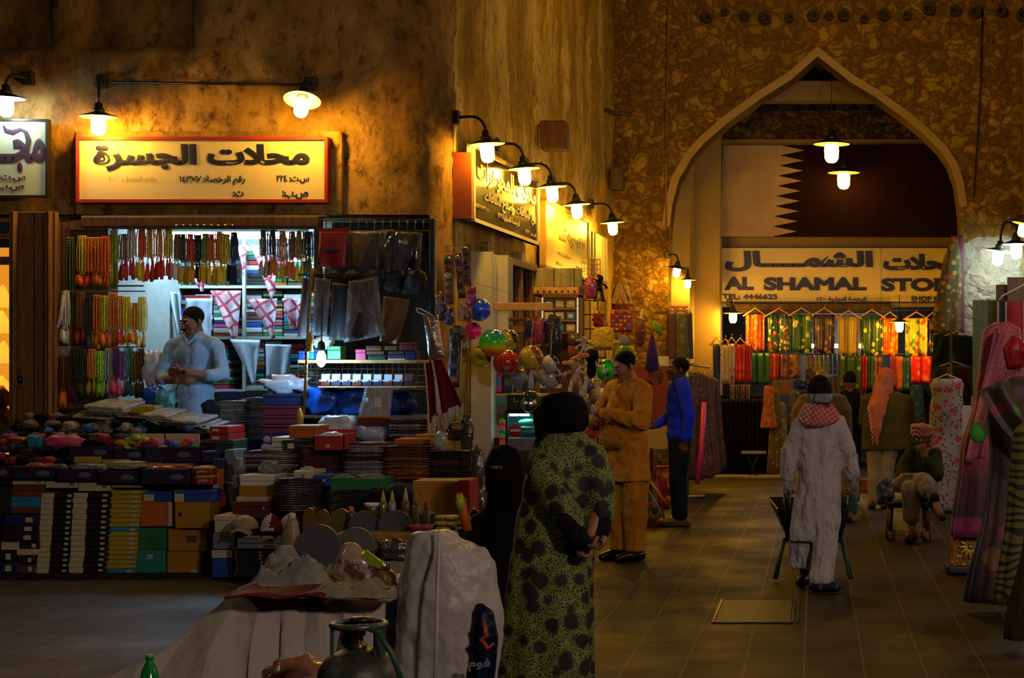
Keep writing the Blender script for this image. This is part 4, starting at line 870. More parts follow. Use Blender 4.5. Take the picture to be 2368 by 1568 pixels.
# film bags with shirts
sheetbag('shirt_bag', 'clear film bag with pale maroon striped shirt, hanging beside the yellow tassel rope', [(697, 640), (722, 642), (716, 780), (686, 782)], 14.5, fabric('grey_maroon_cloth', '4c3840', .6, 5), FILM, 'garment bag', 'film garment bags')
sheetbag('shirt_bag', 'clear film bag holding a grey shirt, second in the hanging bags', [(726, 640), (764, 645), (756, 778), (722, 775)], 14.45, fabric('grey_shirt_cloth', '4a4a52', .6, 5), FILM, 'garment bag', 'film garment bags')
sheetbag('shirt_bag', 'empty looking wrinkled clear film bag, widest of the hanging bags', [(806, 650), (872, 640), (890, 776), (796, 792)], 14.35, mat('dark_folded_cloth', '1c1c26', .6, bump=.5, bs=9), FILM, 'garment bag', 'film garment bags')
sheetbag('shirt_bag', 'brown paper garment bag hanging askew next to the clear bags', [(884, 682), (950, 690), (922, 800), (876, 792)], 14.4, mat('brown_kraft', '5c4020', .6, bump=.4, bs=8), None, 'garment bag', 'film garment bags')
sheetbag('shirt_bag', 'dark garment bag between the grey shirt and the widest film bag', [(766, 650), (806, 655), (800, 790), (760, 790)], 14.55, mat('dark_folded_cloth', '1c1c26', .6, bump=.5, bs=9), None, 'garment bag', 'film garment bags')
mb = MB(); mb.b2(W(688, 0, 14.5).x, W(980, 0, 14.5).x, 14.5, 14.52, W(0, 637, 14.5).z, W(0, 634, 14.5).z); tag(mb.build('hanging_rod', METD), 'dark rod the garment bags and black caps hang from', 'rod')
mb = MB(); mb.tube([W(722, 620, 14.3), W(714, 720, 14.3), W(708, 860, 14.3), W(702, 960, 14.3)], .012, 6); tag(mb.build('tassel_rope', fabric('gold_cord', '8a6a1c', .6, 30)), 'twisted gold rope hanging down past the bulb', 'rope')
for i, (px, py) in enumerate(((716, 790), (694, 965))): mb = MB(); mb.lathe([(.03, -.14), (.026, -.04), (.014, 0), (.005, .02)], 10, 0, Matrix.Translation(W(px, py-16, 14.27))); tag(mb.build('yellow_tassel', mat('yellow_tassel', 'b89008', .8)), f'yellow tassel on the gold rope, {"upper" if i == 0 else "lower"} one', 'tassel')
t = sheetbag('gift_bag', 'clear bag with a white and maroon printed towel hanging over the blue bundles', [(844, 893), (908, 898), (900, 988), (824, 980)], 14.25, fabric('white_towel', '98a0ac', .6, 8), FILM, 'gift bag', None)
x0, x1, z0, z1 = _pr(826, 902, 966, 984, 14.22); mb = MB(); mb.b2(x0, x1, 14.215, 14.225, z0, z1); mb.build('maroon_band', pc('maroon'), t); mb = MB(); x0, x1, z0, z1 = _pr(828, 903, 961, 966, 14.22); mb.b2(x0, x1, 14.213, 14.225, z0, z1); mb.build('yellow_band', pc('yellow'), t)
x0, x1, z0, z1 = _pr(866, 882, 920, 942, 14.22); mb = MB(); mb.b2(x0, x1, 14.213, 14.223, z0, z1); mb.build('price_tag', pc('white'), t)
packs('striped pile at the shop corner', 898, 985, 966, 1010, 14.1, .4, ['silver', 'maroon', 'grey'], 8)
# corner: foil bag, scarves, toy strips
t = thing('foil_bag', 'silver foil bag with a white loop handle hanging at the shop corner', 'bag', W(1003, 830, 14.0))
mb = MB(); tl, tr, br, bl = W(978, 726, 14), W(1012, 730, 14), W(1027, 826, 14), W(992, 832, 14)
mb.sheet(lambda u, v: tl.lerp(tr, u).lerp(bl.lerp(br, u), v)+Vector((0, -.04*math.sin(u*PI)*math.sin(v*PI), 0)), 8, 12, (0, .03, 0)); mb.build('bag_body', mat('crinkled_foil', 'a89490', .22, .7, bump=1, bs=22), t)
mb = MB(); mb.tube([W(982, 728, 14), W(966, 722, 14), W(962, 712, 14), W(972, 714, 14), W(1000, 729, 14)], .006, 6); mb.build('handle', pc('white'), t)
MAR = fabric('maroon_scarf_cloth', '5a1020', .7, 5); WFR = fabric('white_fringe', 'b8a8a0', .8, 14)
for i, (pts, lb) in enumerate([([(996, 832), (1020, 832), (1070, 938), (1012, 962)], 'maroon and white team scarf spreading over a white fringe at the corner'), ([(980, 840), (998, 838), (1010, 960), (992, 985)], 'maroon and white team scarf hanging narrow beside the corner post')]):
    t = thing('team_scarf', lb, 'scarf', W(pts[3][0], pts[3][1], 13.9), 'team scarves at the shop corner'); tl, tr, br, bl = [W(p[0], p[1], 13.9) for p in pts]
    mb = MB(); mb.sheet(lambda u, v: tl.lerp(tr, u).lerp(bl.lerp(br, u), v)+Vector((0, .03*math.sin(u*9+v*2)*v-.0, 0)), 14, 14, (0, .012, 0)); mb.build('scarf_cloth', MAR, t)
    mb = MB(); mb.sheet(lambda u, v: tl.lerp(tr, .08+u*.2).lerp(bl.lerp(br, .05+u*.16), v)+Vector((0, -.03+.02*math.sin(v*4), 0)), 4, 14, (0, .01, 0)); mb.build('white_stripe', WFR, t)
    mb = MB()
    for k in range(16):
        p = bl.lerp(br, (k+.5)/16); mb.tube([p+Vector((0, 0, .02)), p+Vector((RN.uniform(-.01, .02), -.01, -RN.uniform(.07, .12)))], [.012, .004], 5)
    mb.build('fringe', WFR, t)
# ================================================================ GOODS TABLE, LEFT PART
G = 13.4
def pxz(z, Y): return CY+(HC-z)*FPX/Y
mb = MB(); mb.b2(-8.3, -4.78, 13.85, 14.62, 0, .86, bev=.01); tag(mb.build('goods_table', mat('dark_table_cloth', '14121a', .9)), 'dark draped sales table hidden behind the stacked shoe boxes', 'table')
mb = MB(); mb.b2(-4.3, -2.95, 13.6, 14.6, 0, .62, bev=.01); tag(mb.build('goods_table', mat('dark_table_cloth', '14121a', .9)), 'dark draped sales table under the packed shirt piles', 'table')
mb = MB(); mb.b2(-6.0, -3.46, 14.95, 15.19, 0, .36, bev=.01); tag(mb.build('shop_step', DARKW), 'low dark platform step in front of the shop opening', 'step')
def shoe(label, px0, px1, py0, py1, Y, dep, kind, j):
    """long box lying with its end to the lane: white end panel and dark open front"""
    x0, x1, z0, z1 = _pr(px0, px1, py0, py1, Y); t = thing('shoe_box', label, 'shoe box', ((x0+x1)/2, Y+dep/2, z0), 'shoe boxes with pale ends')
    w = (x1-x0)*.36; mb = MB(); mb.b2(x0, x0+w, Y-.01, Y+dep, z0, z1, bev=.003); mb.build('pale_end', pc('cream'), t)
    mb = MB(); mb.b2(x0+w, x1, Y, Y+dep, z0+.002, z1-.002, bev=.003); mb.build('dark_front', mat('dark_shoe', '17110e', .5, bump=.4, bs=30), t)
    mb = MB(); mb.b2(x1-(x1-x0)*.24, x1-(x1-x0)*.12, Y-.003, Y, z0+(z1-z0)*.3, z0+(z1-z0)*.75); mb.build('price_tag', pc('cream'), t)
for c_, (xa, xb, lean, nm) in enumerate(((92, 170, 14, 'first'), (168, 256, 12, 'second'))):
    n_ = 15
    for i in range(n_):
        y1 = 1326-i*12.4-c_; s_ = lean*i/n_+RN.uniform(-1.5, 1.5); shoe(f'pale-ended dark shoe box, {nm} tall column, {ORD[i]} from the floor', xa-8+s_, xb-8+s_, y1-11.8, y1, G, .3, 0, i)
for i in range(18):
    y1 = 1326-i*10.7; s_ = 16*i/18+RN.uniform(-1, 1); c_ = 'sky blue' if i in (0, 9) else 'yellow'
    carton('flat_box', f'{c_} flat box in the leaning yellow column, {ORD[i]} from the floor', 240+s_, 312+s_, y1-10.2, y1, G, .28, c_, 'leaning column of flat boxes', patch=(.72, .9, .25, .75, 'cream'))
for i, (a, b_, c_, d, k, kk) in enumerate([(10, 92, 1190, 1212, 'navy', 'black'), (6, 90, 1212, 1232, 'black', 'black'), (4, 88, 1232, 1252, 'black', 'brown'), (2, 44, 1252, 1272, 'cream', 'black'), (46, 92, 1252, 1270, 'black', 'black'), (38, 84, 1270, 1284, 'cream', 'black'), (-20, 36, 1272, 1300, 'black', 'black'), (-30, 40, 1300, 1326, 'navy', 'black'), (42, 80, 1284, 1304, 'black', 'black'), (40, 82, 1304, 1326, 'brown', 'black')]):
    carton('shoe_box', f'{k} shoe box low at the picture edge, {ORD[i]} of the loose ones', a, b_, c_, d, G-.02*(i % 3), .3, k, 'loose shoe boxes at the picture edge', patch=(.6, .8, .2, .7, 'cream') if k != 'cream' else None)
for i, (c_, d, k) in enumerate(((1121, 1135, 'orange'), (1135, 1149, 'orange'), (1149, 1161, 'sky blue'), (1161, 1174, 'sky blue'), (1174, 1188, 'orange'))):
    carton('shoe_box', f'{k} shoe box with printed front in the short coloured column, {ORD[4-i]} from its bottom', 28+i*-.8, 100-i*.8, c_, d, G, .3, 'brown' if k == 'orange' else k, 'short coloured column', patch=(.2, .75, .3, .65, 'red' if k == 'orange' else 'teal'))
carton('shoe_box', 'yellow-edged dark box sticking in at the picture edge', -30, 27, 1108, 1122, G, .3, 'black'); carton('shoe_box', 'black box block at the picture edge below the yellow-edged one', -40, 26, 1124, 1188, G, .3, 'black')
for i, (a, b_, c_, d) in enumerate(((28, 102, 1106, 1121), (104, 178, 1112, 1129), (180, 254, 1112, 1136), (256, 328, 1118, 1128))):
    carton('shoe_box', f'pale flat box lying crosswise on the columns, {ORD[i]} from the picture edge', a, b_, c_, d, G-.02, .3, 'cream' if i < 3 else 'yellow', 'pale boxes on top of columns', patch=(.78, .9, .3, .8, 'grey'))
BX = [('blue_box', 'white and blue box on the orange carton, in the gap beside yellow column', 332, 400, 1137, 1159, 'blue', (.0, .35, .0, 1, 'cream')), ('blue_box', 'bright blue box on the top orange carton nearest the aisle', 404, 490, 1134, 1161, 'blue', (.0, .25, 0, 1, 'cream')),
      ('carton', 'orange carton under the white and blue box', 325, 398, 1160, 1218, 'orange', (.88, 1, .02, .98, 'cream')), ('carton', 'orange carton under the bright blue box at the aisle', 404, 484, 1161, 1222, 'mustard', (.1, .2, .45, .6, 'navy')),
      ('carton', 'green carton with a faint crescent print', 320, 384, 1221, 1270, 'green', (.4, .52, .35, .65, 'olive')), ('carton', 'mustard carton with a scribble, between two orange ones', 388, 476, 1223, 1275, 'mustard', (.5, .75, .4, .7, 'brown')),
      ('carton', 'teal carton on the floor below the green carton', 312, 382, 1271, 1327, 'teal', (.4, .6, .6, .8, 'silver')), ('carton', 'ochre carton on the floor at the table corner', 386, 464, 1276, 1329, 'mustard', (.7, .9, .06, .2, 'silver'))]
for nm, lb, a, b_, c_, d, k, pt in BX: carton(nm, lb, a, b_, c_, d, G+(.02 if a < 400 else -.05), .34, k, 'big cartons at the table corner', patch=pt, lid=k if 'blue' in nm else None)
# dark trays with oval badge and wrapped goods on top
OVAL = mat('oval_badge', '54546a', .5, var=0); TRAYM = mat('dark_violet_card', '1c1238', .5)
def tray(label, px0, px1, py0, py1, Y, dep, group):
    x0, x1, z0, z1 = _pr(px0, px1, py0, py1, Y); t = thing('display_tray', label, 'tray', ((x0+x1)/2, Y+dep/2, z0), group); th = .008
    mb = MB()
    for q_ in ((x0, x1, Y, Y+th, z0, z1), (x0, x1, Y+dep-th, Y+dep, z0, z1+.02), (x0, x0+th, Y, Y+dep, z0, z1), (x1-th, x1, Y, Y+dep, z0, z1), (x0, x1, Y, Y+dep, z0, z0+th)): mb.b2(*q_)
    mb.build('tray_body', TRAYM, t)
    mb = MB(); mb.ball(((x0*.3+x1*.7), Y-.002, (z0+z1)/2), (.055, .005, .024), 20, 8); mb.build('oval_badge', OVAL, t)
    mb = MB(); write(mb, 'SOCKS' if False else 'سوكس', (x0*.68+x1*.32, Y-.006, z0+.03), .022, .04, .1, True); mb.build('printed_word', mat('faint_red_print', '6a1c28', .6, var=0), t)
for i, (a, b_, c_, d) in enumerate(((-60, 27, 1079, 1107), (28, 128, 1080, 1110), (129, 224, 1084, 1114), (226, 322, 1090, 1120), (326, 444, 1086, 1122))): tray(f'dark violet tray with an oval badge in the front row, {ORD[i]} from the picture edge', a, b_, c_, d, G-.06, .36, 'front row of dark trays')
for i, (a, b_, c_, d) in enumerate(((158, 262, 1032, 1062), (264, 330, 1038, 1066), (332, 464, 1034, 1070))): tray(f'dark violet cardboard tray in the upper row, {ORD[i]} counting toward the aisle', a, b_, c_, d, 13.75, .36, 'upper row of dark trays')
carton('tray_box', 'dark blue box with an oval badge at the aisle end of the upper trays', 466, 508, 1044, 1070, 13.72, .3, 'navy', lid='navy')
for i, (a, b_, c_, d, k) in enumerate(((170, 234, 1056, 1070, 'yellow'), (172, 236, 1070, 1084, 'yellow'), (236, 300, 1062, 1074, 'yellow'), (302, 374, 1070, 1086, 'yellow'), (384, 450, 1070, 1082, 'blue'))): carton('flat_box', f'{k} flat box under the upper dark trays, {ORD[i]} from the picture edge', a, b_, c_, d, 13.74, .3, k, 'flat boxes under the upper trays')
for i, (a, b_, c_, d) in enumerate(((446, 488, 1080, 1098), (449, 490, 1099, 1121))): carton('red_box', f'dark red box with yellow rim and white Arabic print, {"upper" if i == 0 else "lower"} one', a, b_, c_, d, 13.42, .3, 'red', 'pair of red boxes', lid='yellow', txt=('مولودي', .2, .45, .6))
for i, (a, b_, c_, d, k) in enumerate(((492, 518, 1062, 1082, 'navy'), (490, 516, 1083, 1134, 'orange'), (494, 520, 1136, 1172, 'red'), (494, 518, 1174, 1204, 'maroon'), (497, 522, 1206, 1262, 'maroon'), (519, 542, 1040, 1110, 'grey'), (520, 541, 1112, 1180, 'grey'), (520, 538, 1182, 1262, 'grey'), (484, 505, 1124, 1150, 'navy'))):
    carton('carton', f'{k} carton in the tall stack at the aisle side of the table, {ORD[i]} of them', a, b_, c_, d, 13.55+.012*i, .3, k, 'aisle side cartons', patch=(.1, .6, .1, .8, 'cream') if i == 1 else None)
carton('flat_box', 'maroon flat box with white print above the aisle cartons, upper one', 484, 528, 986, 1003, 13.8, .4, 'red', patch=(.15, .5, .3, .7, 'cream')); carton('flat_box', 'maroon flat box above the aisle cartons, lower one', 484, 530, 1004, 1022, 13.8, .4, 'red', patch=(.15, .5, .3, .7, 'cream'))
carton('flat_box', 'dark green box lid at the aisle corner of the table', 496, 540, 1018, 1054, 13.78, .35, 'dark green', lid='dark green')
for i, (a, b_) in enumerate(((305, 380), (384, 462))): x0, x1, z0, z1 = _pr(a, b_, 1003, 1034, 14.1); mb = MB(); mb.box(((x0+x1)/2, 14.1, (z0+z1)/2), (x1-x0, .008, z1-z0), (.15, 0, 0)); tag(mb.build('carton_flap', pc('cream')), f'raised beige carton flap behind the coloured socks, {"nearer the picture edge" if i == 0 else "nearer the aisle"}', 'carton flap')
# heaps
HM = {'black': fabric('heap_black', '100f14', .8, 9), 'grey': fabric('heap_grey', '34343c', .8, 9), 'mauve': fabric('heap_mauve', '5a4650', .8, 9), 'taupe': fabric('heap_taupe', '8a7a6c', .8, 9), 'blue': fabric('heap_blue', '1c50a8', .8, 9),
      'red': fabric('heap_red', '7a1220', .8, 9), 'pink': fabric('heap_pink', 'c04468', .8, 9), 'orange': fabric('heap_orange', 'c05a14', .8, 9), 'lime': fabric('heap_lime', '8ab01c', .8, 9), 'white': fabric('heap_white', 'a8a8ac', .8, 9), 'yellow': fabric('heap_yellow', 'b89c18', .8, 9), 'violet': fabric('heap_violet', '4c3c90', .8, 9), 'cyan': fabric('heap_cyan', '1c7a9c', .8, 9)}
mb = MB(); mb.sheet(lambda u, v: Vector((-7.4+2.55*u, 14.13+.52*v, .98+.12*v+.015*math.sin(u*17+v*5))), 30, 8, (0, 0, -.02)); tag(mb.build('heap_sheet', fabric('heap_sheet', '0c0b10', .6, 6)), 'black sheet sloping up under the heaps of rolled socks', 'sheet')
rn = random.Random(31); cnt = {}
def sock(px, py, r, c_, Y, row, nm='rolled_socks', cat='socks', grp='socks heaped on the table'):
    k = (c_, row); cnt[k] = cnt.get(k, 0)+1
    return lump(nm, f'{c_} rolled pair of socks in the {row}, {ORD[cnt[k]-1]} {c_} one along', px-r, px+r, py-r*.62, py+r*.62, Y, HM[c_], cat, grp, seed=rn.randint(1, 999), amp=.27, sub=(12, 8), dy=1)
for row, (x0_, x1_, ya, yb, Y, st, rr, cs) in {
    'far dark heap': (60, 400, 968, 985, 14.5, 22, 15, ['black', 'black', 'grey', 'mauve', 'black']), 'middle dark heap': (20, 480, 985, 1003, 14.25, 19, 15, ['black', 'grey', 'black', 'mauve', 'taupe', 'black', 'black', 'blue']),
    'near dark heap': (0, 300, 1010, 1024, 14.0, 20, 15, ['black', 'grey', 'black', 'mauve', 'black', 'red']), 'lower dark heap': (-10, 165, 1040, 1052, 13.75, 19, 14, ['black', 'grey', 'black']), 'front edge heap': (-10, 160, 1060, 1072, 13.6, 20, 13, ['black', 'grey', 'red'])}.items():
    x = x0_; i = 0
    while x < x1_: sock(x, rn.uniform(ya-4, yb+4), rr*rn.uniform(.9, 1.3), rn.choice(cs), Y+rn.uniform(-.05, .05), row); x += st*.72; i += 1
for i, (px, py, c_) in enumerate([(272, 1024, 'orange'), (285, 1036, 'yellow'), (298, 1022, 'lime'), (308, 1012, 'lime'), (318, 1028, 'orange'), (330, 1018, 'yellow'), (340, 1036, 'violet'), (352, 1020, 'pink'), (362, 1028, 'pink'), (374, 1036, 'white'), (388, 1024, 'violet'), (400, 1036, 'white'), (412, 1038, 'cyan'), (424, 1028, 'orange'), (434, 1020, 'pink'), (446, 1036, 'cyan'), (304, 1042, 'cyan'), (282, 1028, 'lime'), (368, 1042, 'white'), (398, 1030, 'blue'), (430, 1036, 'red'), (334, 1026, 'red')]): sock(px, py, 11, c_, 13.95+.01*(i % 3), 'bright sock tray')
lump('folded_scarf', 'pink and blue mottled scarf bundle on the dark sock heap', 92, 178, 1008, 1036, 13.72, floral('pink_blue_print', 'b83a60', ['b83a60', '2850b0', 'c86080'], 9), 'scarf', seed=77, amp=.3)
lump('toy_bundle', 'blue and red round bundle beside the pink scarf at the picture edge', 60, 92, 1008, 1034, 13.7, HM['cyan'], 'bundle', seed=78, amp=.4)
mb = MB(); mb.tube([W(18, 1019, 13.7), W(62, 1014, 13.7)], .016, 8); tag(mb.build('gold_roll', mat('gold_foil', 'c8841c', .25, .8)), 'shiny gold foil roll lying on the heap at the picture edge', 'roll')
for i, (a, b_, c_, m__) in enumerate(((50, 118, 1074, 'orange'), (120, 150, 1076, 'grey'), (150, 250, 1076, 'grey'), (238, 330, 1070, 'taupe'), (330, 440, 1078, 'orange'))):
    lump('wrapped_pack', f'film-wrapped {"orange" if m__ == "orange" else "pale"} pack lying in the front trays, {ORD[i]} from the picture edge', a, b_, c_-3, c_+16, G+.05, m_pack('orange' if m__ == 'orange' else 'grey' if m__ == 'grey' else 'cream'), 'pack', 'packs in the front trays', seed=90+i, amp=.3)
for i, (a, b_, c_, d, k) in enumerate(((196, 290, 930, 942, 'white'), (205, 330, 940, 950, 'white'), (250, 386, 948, 958, 'white'), (262, 400, 956, 964, 'cream'), (330, 455, 962, 974, 'white'), (350, 462, 974, 982, 'silver'), (400, 478, 980, 988, 'silver'), (172, 250, 944, 956, 'mauve'), (150, 240, 956, 966, 'taupe'))):
    kk = k if k in PAL else 'cream' if k == 'taupe' else 'grey'
    x0, x1, z0, z1 = _pr(a, b_, c_, d, 14.3-.02*i); mb = MB(); mb.box(((x0+x1)/2, 14.5, (z0+z1)/2), (x1-x0, .4, (z1-z0)*.6), (.12, .06, -.1), bev=.006); tag(mb.build('packed_shirt', m_pack(kk)), f'{kk} packed shirt lying fanned out before the shopkeeper, {ORD[i]} of the fan', 'packed shirt', 'fanned packed shirts')
mb = MB(); c = W(325, 951, 14.2); mb.ball((0, 0, 0), (.11, .004, .03), 20, 8); mb.v = [Matrix.Translation(c+Vector((.02, .0, .015))) @ Matrix.Rotation(-.1, 4, 'Y') @ v for v in mb.v]; tag(mb.build('yellow_blue_print', mat('yellow_print', 'a89c10', .5)), 'yellow print on the blue shirt pack before the shopkeeper', 'print')

# ================================================================ GOODS TABLE, RIGHT PART (shirt piles and caps)
packs('maroon pile next to the aisle gap', 562, 688, 1042, 1098, 13.5, .4, ['maroon', 'maroon', 'silver', 'grey'], 5.2)
packs('tilted maroon pile with an orange pack', 690, 782, 1034, 1088, 13.45, .4, ['maroon', 'maroon', 'brown', 'maroon'], 5.6, tilt=-.1)
packs('glossy clear film pile in the middle', 795, 893, 1024, 1098, 13.45, .4, ['silver', 'grey', 'maroon', 'silver'], 5.2)
packs('orange pile by the clear one', 888, 994, 1030, 1108, 13.4, .4, ['brown', 'olive', 'brown', 'orange', 'brown'], 5.6)
packs('dark glossy pile at the shop corner', 994, 1092, 1042, 1114, 13.4, .4, ['brown', 'black', 'olive', 'brown', 'black'], 5.6)
packs('dark navy pile under the white box', 636, 744, 1106, 1184, 12.95, .45, ['black', 'grey', 'navy', 'black'], 5.4)
packs('dark pile under the green boxes', 748, 886, 1132, 1196, 12.95, .45, ['black', 'maroon', 'navy', 'black'], 5.4)
RB = [('carton', 'white carton with a mustard wave print', 554, 634, 1098, 1148, 13.2, 'white', 'white', (0, 1, 0, .5, 'mustard')), ('carton', 'white carton strip under the mustard wave carton', 546, 628, 1149, 1160, 13.15, 'cream', None, None), ('carton', 'maroon carton on the floor row beside the aisle', 536, 628, 1161, 1196, 13.1, 'maroon', 'maroon', (.78, .82, .5, .7, 'cream')),
      ('shirt_box', 'white box with a round seal on the dark navy pile', 678, 724, 1089, 1114, 13.0, 'cream', None, (.42, .56, .35, .65, 'grey')), ('shirt_box', 'blue and white box between white and green ones', 722, 764, 1098, 1124, 13.0, 'blue', None, (.55, .7, .4, .65, 'white')),
      ('shirt_box', 'green box with a film top, nearer the aisle gap', 764, 818, 1104, 1136, 13.0, 'green', None, None), ('shirt_box', 'green box with a film top, nearer the cap', 818, 884, 1106, 1138, 13.0, 'green', None, None),
      ('small_box', 'white small box stack beside the round white roll, top one', 628, 662, 1011, 1022, 13.6, 'white', None, None), ('small_box', 'white small box in the middle of its stack', 628, 662, 1023, 1034, 13.6, 'white', None, None), ('small_box', 'white small box at the bottom of its stack', 628, 660, 1035, 1047, 13.6, 'white', None, None),
      ('shoe_box', 'dark green shoe box with a white price card', 654, 708, 1017, 1046, 13.55, 'dark green', 'dark green', (.2, .48, .3, .8, 'white')), ('orange_box', 'orange box lying on the dark green shoe box', 668, 732, 984, 1014, 13.62, 'orange', 'mustard', None),
      ('flat_box', 'brown flat box on top of the orange and brown pile', 912, 996, 1015, 1028, 13.5, 'orange', None, None), ('flat_box', 'mustard flat box lying askew beside the brown flat one', 960, 1028, 1005, 1018, 13.7, 'mustard', None, None),
      ('big_carton', 'plain brown cardboard carton behind the sauce bottles', 954, 1062, 1112, 1192, 12.7, 'mustard', None, (.3, .5, .05, .12, 'cream')), ('red_pack', 'red and yellow snack pack standing beside the brown carton', 1060, 1086, 1110, 1190, 12.6, 'red', None, (.1, .8, .2, .5, 'yellow')),
      ('blue_box', 'blue and white carton on the floor beside the magazines', 490, 538, 1272, 1336, 13.0, 'blue', None, (0, 1, .72, 1, 'cream')), ('white_carton', 'white carton on the blue and white one', 495, 546, 1192, 1232, 13.0, 'cream', 'cream', None), ('white_carton', 'white carton with a blue corner in the middle of the floor stack', 492, 542, 1233, 1270, 13.0, 'grey', None, None)]
for nm, lb, a, b_, c_, d, Y, k, ld, pt in RB: carton(nm, lb, a, b_, c_, d, Y, .35, k, None, lid=ld, patch=pt)
for a, b_, i in ((770, 814, 0), (824, 880, 1)): lump('film_wrap', f'crinkled clear film on the green box, {"first" if i == 0 else "second"}', a, b_, 1097, 1106, 13.05, m_pack('silver'), 'film', seed=60+i, amp=.5)
t = thing('open_shoe_box', 'open red shoe box with white tissue sticking out', 'shoe box', W(760, 1042, 13.4)); x0, x1, z0, z1 = _pr(724, 796, 1008, 1044, 13.3)
mb = MB()
for q_ in ((x0, x1, 13.3, 13.31, z0, z1), (x0, x1, 13.64, 13.65, z0, z1+.04), (x0, x0+.01, 13.3, 13.65, z0, z1), (x1-.01, x1, 13.3, 13.65, z0, z1+.015), (x0, x1, 13.3, 13.65, z0, z0+.01)): mb.b2(*q_)
mb.build('box_body', pc('red'), t); lump('tissue_paper', '', 742, 790, 1000, 1020, 13.42, mat('white_tissue', 'c0c8d8', .5, bump=.6, bs=12), parent=t, seed=12, amp=.5)
mb = MB(); mb.b2((x0+x1)/2-.02, (x0+x1)/2+.01, 13.292, 13.3, z0+.03, z0+.055); mb.build('label_dot', pc('cream'), t)
for i, (px, py) in enumerate(((617, 1016), (612, 1034), (624, 1036))): mb = MB(); mb.ball(W(px, py, 13.6), (.03, .03, .026), 12, 8); tag(mb.build('white_pompom', HM['white']), f'small white pompom beside the white small boxes, {ORD[i]} of three', 'pompom')
lump('tissue_wad', 'white tissue wad on the white box with a seal', 693, 724, 1080, 1092, 13.05, HM['white'], 'tissue', seed=61, amp=.4)
# film scraps in the aisle gap
for i, (a, b_, c_, d) in enumerate(((538, 562, 1060, 1096), (536, 556, 1100, 1130), (596, 640, 1068, 1100), (1088, 1110, 1040, 1110), (1092, 1112, 1110, 1180))): lump('film_bag', f'crumpled clear film bag between the goods, {ORD[i]} from the aisle gap toward the corner', a, b_, c_, d, 13.3 if i < 3 else 13.2, m_pack('silver' if i < 3 else 'grey'), 'film bag', 'crumpled film bags', seed=140+i, amp=.5)
# caps
def capo(label, px, py, w, Y, front, side, brim, word=None, yaw=0, squash=1.0, zig=False):
    c = W(px, py, Y); s_ = S(w, Y)/2; t = thing('baseball_cap', label, 'cap', c, 'caps laid out on the low table'); R_ = Matrix.Translation(c) @ Matrix.Rotation(yaw, 4, 'Z')
    mb = MB(); mb.ball((0, 0, 0), (s_, s_*1.08, s_*1.0*squash), 24, 14); mb.v = [Vector((v.x, v.y, max(v.z, 0))) for v in mb.v]
    mb.m = [1 if (sum(mb.v[i].x for i in f)/len(f) > s_*.1) else 0 for f in mb.f]; mb.v = [R_ @ v for v in mb.v]; mb.build('crown', [front, side], t)
    mb = MB(); mb.sheet(lambda u, v: R_ @ Vector(((u-.5)*2*s_*.82*(1-.12*v), -s_*(.75+.75*v*math.sin(PI*(.12+.76*u))), .02-.03*v-.045*(2*u-1)**2)), 14, 6, (0, 0, .006)); mb.build('brim', brim, t)
    if word: mb = MB(); write(mb, word, (0, 0, 0), s_*.36, .07, s_*1.25); mb.v = [R_ @ Vector((v.x, -s_*(1.12-.25*(v.x/s_)**2)-.006, v.z+s_*.06)) for v in mb.v]; mb.build('lettering', pc('white'), t)
    if zig:
        mb = MB()
        for k in range(6):
            a0 = .12+k*.22; z = s_*math.sin(a0)*squash*1.0; r_ = s_*math.cos(a0); 
            mb.add([R_ @ Vector(q_) for q_ in ((s_*.0, -r_*1.09-.004, z), (s_*.22, -r_*1.06-.004, z+s_*.09), (s_*.0, -r_*1.05-.004, z+s_*.2*squash))], [(0, 1, 2)])
        mb.build('zigzag', pc('white'), t)
    return t
CW, CM = fabric('cap_white', 'a8a4a8', .4, 9), fabric('cap_maroon', '5c1022', .4, 9)
capo('beige camouflage cap on the white floor cartons', 566, 1222, 62, 12.75, floral('camo', '6a5c48', ['8a7c64', '4a4030', '9a8c78'], 30, .5), fabric('cap_beige', '8a7c64', .4, 9), fabric('cap_beige', '8a7c64', .4, 9))
capo('white and maroon cap lettered QATAR over its black brim', 628, 1228, 50, 12.7, CW, CM, HM['black'], 'QATAR', squash=1.55, zig=True)
capo('white and maroon cap just behind the lettered one', 674, 1222, 54, 12.85, CW, CM, CM, squash=1.3, zig=True, yaw=.2)
capo('white and maroon cap beside the orange round lid', 732, 1206, 50, 12.85, CW, CM, CM, squash=1.3, zig=True, yaw=-.5)
capo('black cap with a striped edge behind the jar', 872, 1150, 46, 12.6, HM['black'], HM['black'], HM['black']); capo('dark navy cap in front of the brown carton', 922, 1148, 66, 12.62, fabric('cap_navy', '1c2434', .4, 9), fabric('cap_navy', '1c2434', .4, 9), HM['black'])
for i in range(9):
    y = 1334-i*7.6; x = RN.uniform(-3, 3); carton('magazine', f'dark magazine in the pile under the caps, {ORD[i]} from the floor', 542+x, 596+x, y-7, y, 12.8, .3, 'black', 'dark magazine pile', patch=(.02, .12, .2, .8, 'brown'), cat='magazine')
    carton('book', f'black book with white spine marks, {ORD[i]} from the floor in the pile by the jug', 598+x, 652+x, y-7, y, 12.8, .3, 'black', 'black book pile', patch=(.02, .14, .1, .9, 'grey'), cat='book')
for i in range(2): carton('white_book', f'white flat book lying across the dark piles, {"upper" if i == 0 else "lower"} one', 548, 650, 1246+i*12, 1257+i*12, 12.72, .3, 'grey', None, patch=(.6, .85, .3, .7, 'maroon'), cat='book')
